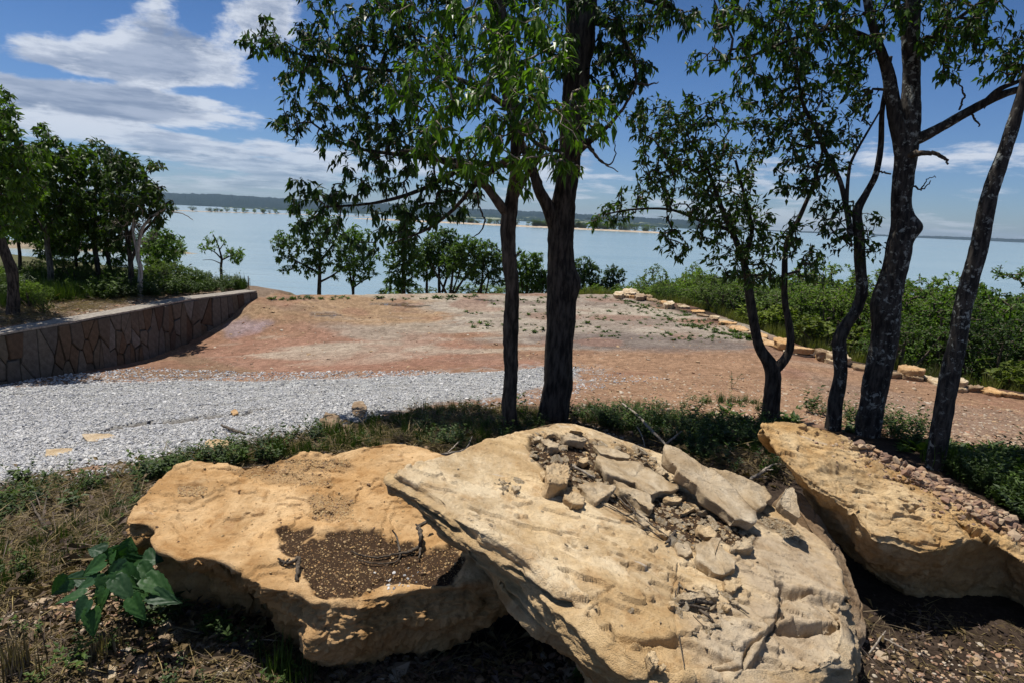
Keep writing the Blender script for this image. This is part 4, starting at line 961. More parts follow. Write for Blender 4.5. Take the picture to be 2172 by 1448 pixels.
for i, (x, y, r_, lb) in enumerate([(700, 905, 26, 'rounded brown rock at the gravel edge in front of the weeds'), (760, 880, 20, 'brown rock highest in the heap by the gravel edge'), (735, 920, 18, 'small dusty rock below the heap by the gravel edge')]):
    ground_slab('field_rock', [(x-r_*.8, y), (x-r_*.4, y-r_*.4), (x+r_*.5, y-r_*.45), (x+r_, y), (x+r_*.5, y+r_*.4), (x-r_*.5, y+r_*.4)], 0.07, M_rock_brown_shade, lb, 90+i, rise=0.5, cat='rock')

# stone border along the right of the pad: every stone a thing
border_px = [(1302, 628), (1328, 631), (1360, 634), (1400, 641), (1432, 648), (1460, 658), (1490, 668), (1512, 676), (1535, 686), (1560, 694), (1585, 704), (1610, 715), (1632, 728), (1655, 737), (1680, 747), (1705, 752), (1730, 758), (1755, 764), (1780, 772), (1805, 776), (1830, 780), (1855, 786), (1885, 794), (1915, 800), (1945, 805), (1975, 810), (2005, 820), (2040, 826), (2070, 829), (2105, 835), (2140, 840), (2172, 845), (2215, 852), (2260, 860)]
bl = gpts(border_px, True); rb = np.random.default_rng(5)
s = np.r_[0, np.cumsum(np.linalg.norm(np.diff(bl, axis=0), axis=1))]
GRP = 'sandstone border along the right edge of the bare ground'
pos_ = 0.0; k = 0; count = 0
def where(px):
    if px < 1420: return 'at the far corner of the pad'
    if px < 1570: return 'left of the forked tree'
    if px < 1690: return 'seen through the forked tree'
    if px < 1790: return 'between forked tree and crooked trunk'
    if px < 1850: return 'between crooked and thick trunks'
    if px < 1990: return 'between thick and leaning trunks'
    return 'right of the leaning trunk'
named = {}
while pos_ < s[-1]:
    x = np.interp(pos_, s, bl[:, 0]); y = np.interp(pos_, s, bl[:, 1])
    pxx = proj([(x, y, -2.2)])[0][0]
    ln = rb.uniform(0.22, 0.50) if pxx > 1560 else rb.uniform(0.18, 0.40)
    if 1395 < pxx < 1490 and rb.random() < 0.45: pos_ += ln*1.3; continue
    layers = 2 if (pxx > 1640 and rb.random() < 0.5) else 1
    ip = min(int(np.searchsorted(s, pos_)), len(bl)-1); tdir = bl[ip]-bl[max(ip-1, 0)]; tdir = tdir/max(np.linalg.norm(tdir), 1e-6)
    for lay in range(layers):
        th = rb.uniform(0.07, 0.13); wd = rb.uniform(0.20, 0.34)
        if pxx < 1400 and rb.random() < 0.7: th = rb.uniform(0.12, 0.2)
        m_ = rb.integers(6, 9); aa = np.sort((np.arange(m_)+rb.uniform(-0.3, 0.3, m_))/m_*2*np.pi)
        ox = rb.uniform(-0.10, 0.10); z0 = gz(x, y)+th*0.6+lay*0.10
        tl = rb.uniform(-0.12, 0.12, 2)
        pts = []
        for a_ in aa:
            e1 = math.cos(a_)*ln*0.56; e2 = math.sin(a_)*wd*0.56+ox
            pts.append((x+tdir[0]*e1-tdir[1]*e2, y+tdir[1]*e1+tdir[0]*e2, z0+e1*tl[0]+e2*tl[1]))
        tone = rb.integers(0, 3); mt = [M_rock_grey, M_rock_brown_shade, M_rock_or][tone]
        adj = ['cream', 'brown', 'orange tan'][tone]
        size = 'long' if ln > 0.4 else ('small' if ln < 0.28 else 'mid sized'); shp = 'chunky' if th > 0.12 else 'flat'
        lb = f'{size} {shp} {adj} {"upper " if lay else ""}border stone {where(pxx)}'
        named.setdefault(lb, []).append(slab('border_stone', pts, np.array([0, 0, 1.0]), th*1.3, mt, seed=int(pos_*100)+lay, nu=36, cat='stone', group=GRP))
        count += 1
    pos_ += ln*rb.uniform(0.82, 1.0); k += 1
ORD = ['farthest', 'second farthest', 'third farthest', 'fourth farthest', 'fifth farthest', 'sixth farthest', 'seventh farthest', 'eighth farthest']
for lb, lst in named.items():
    for i, o_ in enumerate(lst): o_['label'] = lb if len(lst) == 1 else ORD[i]+' '+lb
# corner pile
for i, (x, y, r_, th, lb) in enumerate([(1335, 622, 19, 0.30, 'largest tan boulder of the pile at the far corner of the pad'), (1312, 628, 11, 0.16, 'small cream boulder at the left of the corner pile'), (1358, 632, 13, 0.15, 'low dark tan boulder at the right of the corner pile'), (1420, 648, 11, 0.14, 'single rounded pinkish boulder standing apart beyond the corner pile')]):
    ground_slab('corner_boulder', [(x-r_, y+4), (x-r_*.6, y-1), (x+r_*.5, y-1), (x+r_, y+4), (x+r_*.5, y+8), (x-r_*.5, y+8)], th, [M_rock_grey, M_rock_grey, M_rock_brown_shade, M_rock_grey][i], lb, 130+i, rise=0.85, nu=64, cat='boulder', group='boulder pile at the far corner')
# ------------------------------------------------------------------ trees
def leaves_simple(base, dirs, ups, L, W, rnd):
    d = dirs/np.maximum(np.linalg.norm(dirs, axis=1, keepdims=True), 1e-9); s = np.cross(d, ups); s /= np.maximum(np.linalg.norm(s, axis=1, keepdims=True), 1e-9); u = np.cross(s, d)
    L = L[:, None]; W = W[:, None]; V = np.stack([base, base+d*L*0.45+s*W*0.5+u*W*.15, base+d*L-u*L*.12, base+d*L*0.45-s*W*0.5+u*W*.15], 1).reshape(-1, 3)
    k = (np.arange(len(base))*4)[:, None]; return V, np.concatenate([k+np.array([[0, 1, 2]]), k+np.array([[0, 2, 3]])]), np.repeat(rnd, 4)
def leaves_into(Vs, Fs, Rs, base, dirs, ups, L, W, n0, rnd, fold=0.10, bend=0.22):
    """lanceolate leaves: midrib folded, tip bent; arrays in, arrays appended"""
    n = len(base); d = dirs/np.maximum(np.linalg.norm(dirs, axis=1, keepdims=True), 1e-9)
    s = np.cross(d, ups); s /= np.maximum(np.linalg.norm(s, axis=1, keepdims=True), 1e-9); u = np.cross(s, d)
    L = L[:, None]; W = W[:, None]
    p0 = base; pm = base+d*L*0.45-u*L*bend*0.25; pt = base+d*L*0.97-u*L*bend
    l = base+d*L*0.38+s*W*0.5+u*(W*fold*2-L*bend*.15); r = base+d*L*0.38-s*W*0.5+u*(W*fold*2-L*bend*.15)
    V = np.stack([p0, pm, pt, l, r], 1).reshape(-1, 3)
    k = (np.arange(n)*5+n0)[:, None]
    F = np.concatenate([k+np.array([[0, 1, 3]]), k+np.array([[1, 2, 3]]), k+np.array([[0, 4, 1]]), k+np.array([[1, 4, 2]])])
    Vs.append(V); Fs.append(F); Rs.append(np.repeat(rnd, 5))
    return n0+len(V)

class Tree:
    """trunk and limbs from traced paths, twigs grown towards points of the crown, leaves along the twigs"""
    def __init__(s, seed): s.r = np.random.default_rng(seed); s.P = []; s.par = []; s.rad = []; s.fixed = []; s.limbs = []
    def limb(s, pts, rads, n=None, parent=None):
        pts = np.asarray(pts, float); ln = np.linalg.norm(np.diff(pts, axis=0), axis=1).sum()
        n = n or max(4, int(ln/0.12)); q = catmull(np.c_[pts, rads], n)
        s.limbs.append(q); i0 = len(s.P)
        for i in range(n):
            s.P.append(q[i, :3]); s.rad.append(max(q[i, 3], 0.003)); s.par.append((parent if i == 0 else i0+i-1)); s.fixed.append(True)
        return i0
    def grow(s, att, minlen=0.05, step=0.11, curl=0.12, droop=0.0):
        base = np.array(s.P); att = np.asarray(att); 
        d = np.sqrt(((att[:, None]-base[None])**2).sum(-1)).min(1); att = att[np.argsort(d)]
        P = np.zeros((len(base)+len(att)*14, 3)); n = len(base); P[:n] = base; rad = np.zeros(len(P)); rad[:n] = s.rad; par = list(s.par)
        s.tips = []; s.chains = []
        for a in att:
            dd = ((P[:n]-a)**2).sum(1); dz = np.maximum(P[:n, 2]-a[2], 0)
            j = int(np.argmin(dd+0.3*dz*dz)); L = math.sqrt(dd[j])
            if L < minlen: continue
            k = int(min(max(2, round(L/step)), 12)); p0 = P[j]; off = s.r.normal(0, curl*L, 3); ch = [j]
            side = np.array([0, 0, -droop*L])
            prev = j
            for i in range(1, k+1):
                t = i/k; q = p0+(a-p0)*t+off*math.sin(t*math.pi)+side*(-math.sin(t*math.pi)*0.5)+s.r.normal(0, 0.010+0.015*L/k, 3)*(i < k)
                if n >= len(P): break
                P[n] = q; par.append(prev); prev = n; ch.append(n); n += 1
            s.chains.append(ch); s.tips.append(prev)
        s.PP = P[:n]; s.parr = par; m = len(base)
        w = np.zeros(n); 
        for t in s.tips: w[t] += 1
        for i in range(n-1, m-1, -1):
            if w[i] == 0: w[i] = 1
            w[par[i]] += w[i] if par[i] is not None and par[i] >= m else 0
        s.w = w; s.m = m
        s.rr = np.r_[np.array(s.rad), 0.0032*np.maximum(w[m:], 1)**0.42]
        for i in range(m, n):
            pr = s.rr[par[i]]; s.rr[i] = min(s.rr[i], pr*0.92) if pr > 0.004 else s.rr[i]
    def branch_bag(s, ns=5):
        B = Bag()
        for ch in s.chains:
            if len(ch) < 2: continue
            r_ = s.rr[ch].copy(); r_[0] = min(r_[0], r_[1]*1.15); V, F = tube(s.PP[ch], r_, ns); B.add(V, F)
        return B
    def leaf_data(s, per=9, L=(0.06, 0.10), ratio=0.36, droop=0.7, span=0.30, out=None, spread=0.05, keep=1.0, simple=False):
        Vs, Fs, Rs = [], [], []; n0 = 0; r = s.r
        base = []; dirs = []
        for ch in s.chains:
            if r.random() > keep: continue
            pts = s.PP[ch]; seg = np.linalg.norm(np.diff(pts, axis=0), axis=1); tot = seg.sum(); cum = np.r_[0, np.cumsum(seg)]
            m = max(2, int(per*min(1.5, 0.5+tot/span))); t = tot-r.uniform(0, 1, m)**1.5*min(tot, span)
            q = np.stack([np.interp(t, cum, pts[:, c]) for c in range(3)], -1)
            td = (pts[-1]-pts[-2]); td /= np.linalg.norm(td)+1e-9
            rd = r.normal(0, 1, (m, 3)); rd /= np.linalg.norm(rd, axis=1)[:, None]
            dv = td*0.55+rd*0.75+np.array([0, 0, -droop])
            base.append(q+r.normal(0, spread*0.3, (m, 3))); dirs.append(dv)
        base = np.concatenate(base); dirs = np.concatenate(dirs); n = len(base)
        ups = r.normal(0, 0.45, (n, 3))+np.array([0, 0, 1.0])
        Ls = r.uniform(L[0], L[1], n)*r.choice([1, 1.1, 0.85, 0.62], n)
        if simple: return leaves_simple(base, dirs, ups, Ls, Ls*ratio*r.uniform(0.8, 1.2, n), r.uniform(0, 1, n))
        leaves_into(Vs, Fs, Rs, base, dirs, ups, Ls, Ls*ratio*r.uniform(0.8, 1.2, n), 0, r.uniform(0, 1, n))
        return Vs[0], Fs[0], Rs[0]

def blob_points(blobs, n, r, thin=0.0):
    """points filling traced clumps: (px, py, radius px, Y, half depth, weight)"""
    B = np.array([(b + (1.0,))[:6] for b in blobs], float)
    w = B[:, 2]**2*B[:, 5]; w /= w.sum(); idx = r.choice(len(B), n, p=w)
    th = r.uniform(0, 2*np.pi, n); rr = np.sqrt(r.uniform(0, 1, n))*1.0
    px = B[idx, 0]+np.cos(th)*rr*B[idx, 2]*1.05; py = B[idx, 1]+np.sin(th)*rr*B[idx, 2]*0.95
    Y = B[idx, 3]+r.uniform(-1, 1, n)*B[idx, 4]
    return np.array([at(a, b, c) for a, b, c in zip(px, py, Y)])
def rough_trunk(name, q, mat, parent, ns=26, amp=0.10, seed=0, flare=0.25, knobs=()):
    """trunk surface about the path q (x, y, z, r) with ridged bark relief"""
    ln = np.linalg.norm(np.diff(q[:, :3], axis=0), axis=1).sum(); n = int(ln/0.018)
    Q = catmull(q, n); s_ = np.linspace(0, ln, n)
    R_ = Q[:, 3]*(1+flare*np.exp(-s_/0.16))
    V, F = tube(Q[:, :3], R_, ns); C = np.repeat(Q[:, :3], ns, 0); D = V-C; rr = np.linalg.norm(D, axis=1, keepdims=True); D = D/np.maximum(rr, 1e-6)
    P2 = V*np.array([1, 1, 0.28])
    d = amp*rr[:, 0]*(fbm(P2, 16, 3, .6, seed)*0.8+0.6*np.abs(fbm(P2, 34, 3, .6, seed+1)))+0.22*rr[:, 0]*fbm(V, 3.0, 2, .5, seed+2)*0.6
    for (kx, ky, kr, kh) in knobs:
        kp = None
        j = np.argmin(((proj(Q[:, :3])-np.array([kx, ky]))**2).sum(1)); side = 1 if kx > proj(Q[j:j+1, :3])[0, 0] else -1
        ctr = Q[j, :3]+Rv*side*Q[j, 3]*0.8; d = d+kh*np.exp(-(np.linalg.norm(V-ctr, axis=1)/kr)**2)
    V = V+D*d[:, None]
    # close both ends
    nV = len(V); V = np.r_[V, [Q[0, :3]-np.array([0, 0, .05])], [Q[-1, :3]]]
    k = np.arange(ns); F3 = np.r_[np.stack([(k+1) % ns, k, np.full(ns, nV)], -1), np.stack([nV-ns+k, nV-ns+(k+1) % ns, np.full(ns, nV+1)], -1)]
    return mk(name, V, [F, F3], mat, parent)
def merge_data(lst):
    V = []; F = []; R_ = []; n = 0
    for v, f, r in lst: V.append(v); F.append(f+n); R_.append(r); n += len(v)
    return np.concatenate(V), np.concatenate(F), np.concatenate(R_)

def hero(label, seed, limbs, blobs, natt, bark, leaf, per=9, L=(0.06, 0.10), ratio=0.36, droop=0.7, root_off=0.15, ns=26, amp=0.10, dead=(), knobs=(), curl=0.12, twigmat=None, extra=None, span=0.3, cat='tree', name='tree', keep=1.0, group=None, minlimb=0.0, flare=0.25):
    """limbs: list of [(px, py, Y, width px)...]; the first is the main stem with its foot in the ground"""
    T = Tree(seed); qs = []
    for i, lb in enumerate(limbs):
        pts = np.array([at(x, y, Y) for x, y, Y, w_ in lb]); rads = np.array([w_/2/FPX*Y/math.sqrt(1+((x-1086)/FPX)**2) for x, y, Y, w_ in lb])
        if i == 0:
            g = gz(pts[0, 0], pts[0, 1])-root_off; foot = pts[0].copy(); foot[2] = min(g, foot[2]-0.02); pts = np.r_[[foot], pts]; rads = np.r_[rads[0]*1.08, rads]
        T.limb(pts, rads); qs.append(np.c_[pts, rads])
    root = empty(name, qs[0][0, :3]+np.array([0, 0, root_off]), label, cat, group)
    rough_trunk('trunk', qs[0], bark, root, ns, amp, seed, knobs=knobs, flare=flare)
    for q in qs[1:]:
        rough_trunk('limb', q, bark, root, max(8, int(ns*0.6)), amp*0.8, seed+9, flare=0.1)
    if natt:
        att = blob_points(blobs, natt, T.r); T.grow(att, curl=curl, droop=0.1)
        T.branch_bag(4).build('branches', twigmat or M_twig, root, kind='stuff')
        v, f, r_ = T.leaf_data(per, L, ratio, droop, keep=keep, span=span)
        mk('crown', v, f, leaf, root, attrs={'rnd': r_}, smooth=False, kind='stuff')
    for dl in dead:
        pts = np.array([at(x, y, Y) for x, y, Y, w_ in dl]); rads = np.array([w_/2/FPX*Y for x, y, Y, w_ in dl])
        q = catmull(np.c_[pts, rads], max(6, len(dl)*5)); q[:, :3] += T.r.normal(0, 0.004, (len(q), 3)); V, F = tube(q[:, :3], np.maximum(q[:, 3], 0.0025), 6)
        mk('bare_branch', V, F, M_twig if extra is None else extra, root, attrs={'rnd': np.full(len(V), .5)})
    return root

# --- tree A: slender flaking trunk (left of the central pair)
hero('slender tree with flaking bark and forked limbs, left one of the central pair', 101,
     [[(1086, 925, 4.80, 34), (1080, 850, 4.80, 31), (1084, 780, 4.8, 30), (1083, 700, 4.8, 31), (1087, 620, 4.8, 29), (1080, 540, 4.8, 29), (1078, 480, 4.8, 30), (1085, 430, 4.8, 27), (1092, 360, 4.8, 20), (1092, 250, 4.85, 19), (1084, 150, 4.9, 22), (1064, 50, 4.95, 24), (1056, -80, 5.0, 22)],
      [(1078, 455, 4.8, 20), (1058, 432, 4.75, 19), (1030, 395, 4.7, 16), (1000, 375, 4.6, 14), (950, 348, 4.5, 12), (900, 325, 4.45, 9), (850, 320, 4.45, 5)],
      [(1088, 425, 4.8, 14), (1105, 395, 4.75, 13), (1122, 365, 4.7, 12), (1140, 340, 4.6, 10), (1158, 290, 4.5, 6)],
      [(1092, 330, 4.8, 13), (1060, 350, 4.9, 12), (1010, 390, 5.0, 11), (985, 420, 5.1, 9), (950, 455, 5.2, 7), (900, 490, 5.3, 5), (820, 520, 5.3, 3)],
      [(1086, 240, 4.85, 12), (1130, 210, 4.5, 8), (1170, 235, 4.25, 6), (1195, 252, 4.1, 4)]],
     [(1000, 120, 95, 4.5, .5), (1060, 220, 100, 4.3, .4), (960, 240, 80, 4.3, .4), (1060, 320, 75, 4.3, .35), (900, 170, 80, 4.6, .4), (1000, 40, 90, 4.7, .5), (1130, 110, 80, 4.5, .4), (1140, 200, 70, 4.2, .3), (960, 330, 42, 4.4, .3), (1020, 330, 50, 4.2, .3), (1170, 310, 60, 4.2, .3), (1205, 355, 30, 4.2, .2, 1.6), (1110, 380, 28, 4.4, .2), (960, -120, 200, 5.0, .5, .5), (1130, 30, 80, 4.8, .5), (1250, 250, 55, 4.4, .3), (1270, 210, 45, 4.5, .3), (900, 290, 40, 4.4, .3)],  # widest clump lies out of view, added to cast shade below
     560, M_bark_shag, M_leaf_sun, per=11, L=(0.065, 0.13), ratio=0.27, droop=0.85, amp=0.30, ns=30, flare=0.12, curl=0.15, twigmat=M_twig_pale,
     dead=[[(1040, 250, 4.2, 4), (1080, 265, 4.15, 6), (1110, 285, 4.1, 7), (1140, 305, 4.1, 8), (1165, 318, 4.1, 9), (1195, 325, 4.12, 6)], [(1085, 400, 4.7, 6), (1110, 290, 4.3, 4), (1090, 275, 4.2, 3), (1060, 300, 4.2, 2)],
           [(1010, 410, 4.9, 5), (1018, 440, 4.9, 4), (1028, 470, 4.9, 4), (1020, 490, 4.9, 3), (1000, 505, 4.9, 2)], [(1090, 545, 4.75, 5), (1104, 535, 4.7, 4)], [(1120, 330, 4.6, 4), (1150, 390, 4.5, 2)]])
# --- tree B: thick dark trunk, centre
hero('thick dark tree with a straight ridged trunk, right one of the central pair', 102,
     [[(1168, 905, 5.1, 66), (1182, 820, 5.1, 60), (1187, 720, 5.1, 56), (1190, 640, 5.1, 58), (1190, 560, 5.1, 55), (1190, 500, 5.1, 54), (1194, 440, 5.1, 54), (1204, 380, 5.1, 46), (1212, 300, 5.1, 46), (1220, 200, 5.15, 50), (1228, 100, 5.2, 56), (1232, 0, 5.25, 58), (1236, -110, 5.3, 56)],
      [(1182, 480, 5.1, 34), (1160, 435, 5.05, 25), (1142, 400, 5.0, 21), (1128, 355, 5.0, 18), (1105, 300, 5.1, 15), (1080, 230, 5.3, 14), (1060, 120, 5.5, 26), (1054, 20, 5.5, 28), (1050, -100, 5.5, 28)],
      [(1214, 330, 5.1, 20), (1250, 300, 5.0, 14), (1285, 272, 4.9, 9), (1310, 245, 4.9, 6)],
      [(1080, 230, 5.3, 12), (1000, 180, 5.5, 10), (900, 150, 5.7, 9), (800, 150, 5.8, 7), (700, 130, 5.9, 6), (610, 110, 5.9, 4)],
      [(1128, 355, 5.05, 12), (1000, 345, 5.5, 11), (860, 330, 5.7, 9), (740, 310, 5.8, 6), (660, 260, 5.9, 4)],
      [(1000, 345, 5.5, 11), (900, 400, 5.6, 9), (800, 430, 5.6, 6), (690, 440, 5.6, 4)],
      [(1232, 40, 5.2, 16), (1300, 60, 5.1, 12), (1340, 120, 5.0, 8), (1350, 175, 5.0, 5)],
      [(1232, -20, 5.2, 16), (1330, -10, 5.2, 12), (1430, 20, 5.2, 6)]],
     [(560, 75, 42, 5.9, .4), (800, -200, 260, 5.3, .9, .35), (1250, -180, 220, 5.3, .8, .35), (530, 100, 28, 5.9, .2), (600, 130, 55, 5.9, .4), (660, 90, 60, 5.9, .5), (640, 180, 45, 5.8, .5), (610, 250, 38, 5.8, .3), (700, 60, 55, 5.9, .5, .7), (720, 150, 80, 5.8, .5), (700, 240, 60, 5.8, .4), (760, 300, 80, 5.7, .5), (820, 220, 80, 5.7, .5), (800, 90, 80, 5.7, .6), (840, 30, 70, 5.7, .6), (760, 20, 40, 5.8, .4, .6), (700, 20, 30, 5.9, .3, .5), (870, 310, 60, 5.6, .5),  # two big clumps above view, added to shade trunks and weeds
      (790, 370, 45, 5.6, .4), (850, 375, 45, 5.6, .4), (930, 380, 35, 5.5, .3, .8), (920, 60, 70, 5.6, .5, .8), (640, 412, 40, 5.6, .3, 1.4), (700, 428, 42, 5.6, .3, 1.2), (635, 465, 30, 5.6, .2), (690, 475, 28, 5.6, .2), (745, 395, 35, 5.6, .3), (800, 445, 25, 5.6, .3),
      (860, 470, 42, 5.3, .3, 1.3), (905, 445, 40, 5.3, .3), (820, 500, 36, 5.3, .3), (960, 430, 36, 5.3, .3), (1000, 400, 30, 5.2, .3), (770, 520, 32, 5.3, .3), (1120, 30, 60, 5.4, .4, .6), (1310, 60, 60, 5.1, .4), (1350, 30, 60, 5.1, .4, .8), (1420, 35, 50, 5.2, .4, .8), (1480, 30, 35, 5.2, .3, .7), (1345, 130, 40, 5.0, .3), (1300, 190, 35, 5.0, .3), (1350, 185, 22, 5.0, .2), (1290, 120, 40, 5, .3), (1205, 120, 50, 4.9, .3, .8)],
     1330, M_bark_dark, M_leaf, per=13, L=(0.055, 0.10), ratio=0.36, droop=0.85, amp=0.16, ns=40, flare=0.10, knobs=[(1214, 603, 0.10, 0.055)], curl=0.14,
     dead=[[(1290, 270, 4.9, 7), (1325, 225, 4.85, 6), (1350, 178, 4.85, 5), (1345, 130, 4.85, 4)], [(1350, 178, 4.85, 5), (1375, 180, 4.8, 4), (1397, 175, 4.8, 2)], [(1230, 300, 5.0, 7), (1255, 320, 4.9, 5), (1280, 345, 4.85, 3), (1310, 365, 4.8, 2)],
           [(1250, 305, 5.0, 6), (1270, 340, 4.95, 4), (1300, 345, 4.9, 3), (1305, 300, 4.9, 2)], [(1220, 340, 5, 5), (1245, 285, 4.9, 4), (1240, 262, 4.9, 3), (1262, 235, 4.9, 2)]])
# --- tree C: forked small tree
hero('small tree whose trunk splits low into a wide fork, left of the right hand group', 103,
     [[(1632, 895, 5.55, 42), (1637, 840, 5.5, 36), (1640, 795, 5.5, 33), (1632, 768, 5.5, 30), (1612, 738, 5.5, 24), (1600, 690, 5.5, 21), (1592, 640, 5.5, 20), (1584, 585, 5.5, 18), (1572, 540, 5.5, 14), (1552, 490, 5.5, 12), (1530, 440, 5.5, 10), (1505, 370, 5.5, 7), (1470, 300, 5.5, 4)],
      [(1640, 785, 5.5, 24), (1662, 765, 5.5, 20), (1676, 735, 5.5, 17), (1674, 690, 5.5, 16), (1665, 640, 5.5, 15), (1664, 580, 5.5, 14), (1668, 520, 5.5, 12), (1692, 470, 5.5, 10), (1718, 410, 5.5, 9), (1738, 350, 5.5, 7), (1748, 300, 5.5, 5)],
      [(1576, 550, 5.5, 12), (1595, 490, 5.5, 9), (1580, 420, 5.5, 7), (1560, 340, 5.5, 5)],
      [(1552, 490, 5.5, 9), (1490, 470, 5.4, 7), (1420, 445, 5.4, 5), (1340, 445, 5.4, 4), (1285, 455, 5.3, 3)]],
     [(1385, 255, 50, 5.5, .5), (1440, 250, 55, 5.5, .5), (1350, 250, 28, 5.5, .3), (1530, 235, 38, 5.5, .4), (1410, 330, 60, 5.5, .5), (1480, 320, 70, 5.5, .6), (1550, 350, 62, 5.5, .5), (1450, 400, 60, 5.5, .5), (1525, 420, 70, 5.5, .5), (1380, 400, 36, 5.5, .3), (1340, 425, 32, 5.4, .3), (1300, 450, 28, 5.4, .2), (1265, 475, 18, 5.3, .15, 1.3),
      (1590, 450, 50, 5.5, .5), (1500, 490, 40, 5.4, .4), (1430, 520, 38, 5.4, .3), (1540, 550, 45, 5.4, .4), (1600, 560, 50, 5.3, .4), (1660, 530, 36, 5.3, .3), (1690, 490, 34, 5.3, .3), (1710, 555, 38, 5.3, .3), (1640, 590, 24, 5.3, .3), (1740, 590, 18, 5.3, .2), (1600, 500, 40, 5.5, .4), (1600, 260, 25, 5.5, .3)],
     760, M_bark_dark, M_leaf_small, per=12, L=(0.042, 0.078), ratio=0.42, droop=0.45, amp=0.14, ns=22, curl=0.12)
# --- tree D: crooked slim trunk
hero('slim tree with a crooked bending trunk, between the forked tree and the thick trunk', 104,
     [[(1766, 914, 5.3, 34), (1772, 850, 5.3, 32), (1783, 790, 5.3, 30), (1780, 725, 5.3, 31), (1795, 690, 5.3, 29), (1815, 660, 5.3, 27), (1828, 615, 5.3, 26), (1824, 560, 5.3, 25), (1822, 500, 5.3, 23), (1818, 450, 5.3, 20), (1838, 410, 5.3, 15), (1858, 370, 5.25, 13), (1868, 310, 5.25, 12), (1872, 230, 5.2, 10), (1890, 120, 5.2, 7)],
      [(1805, 500, 5.3, 12), (1795, 440, 5.3, 11), (1780, 380, 5.3, 10), (1750, 320, 5.3, 9), (1725, 265, 5.3, 8), (1700, 210, 5.3, 7), (1690, 130, 5.3, 5)],
      [(1795, 440, 5.3, 8), (1800, 370, 5.3, 7), (1812, 330, 5.2, 6), (1870, 230, 5.2, 4)]],
     [(1640, 240, 55, 5.3, .5), (1700, 230, 60, 5.3, .5), (1650, 310, 50, 5.3, .4), (1730, 300, 60, 5.3, .4), (1690, 370, 45, 5.3, .4), (1760, 370, 40, 5.3, .3), (1780, 280, 50, 5.3, .4), (1800, 210, 50, 5.3, .4), (1720, 420, 36, 5.3, .3), (1790, 440, 32, 5.3, .3), (1840, 470, 26, 5.2, .25), (1770, 480, 30, 5.2, .3), (1850, 535, 24, 5.2, .2), (1820, 520, 24, 5.2, .2), (1755, 540, 24, 5.2, .2), (1660, 400, 24, 5.3, .3), (1700, 150, 50, 5.3, .4)],
     430, M_bark_lich, M_leaf_small, per=10, L=(0.042, 0.078), ratio=0.42, droop=0.45, amp=0.14, ns=22, curl=0.16)
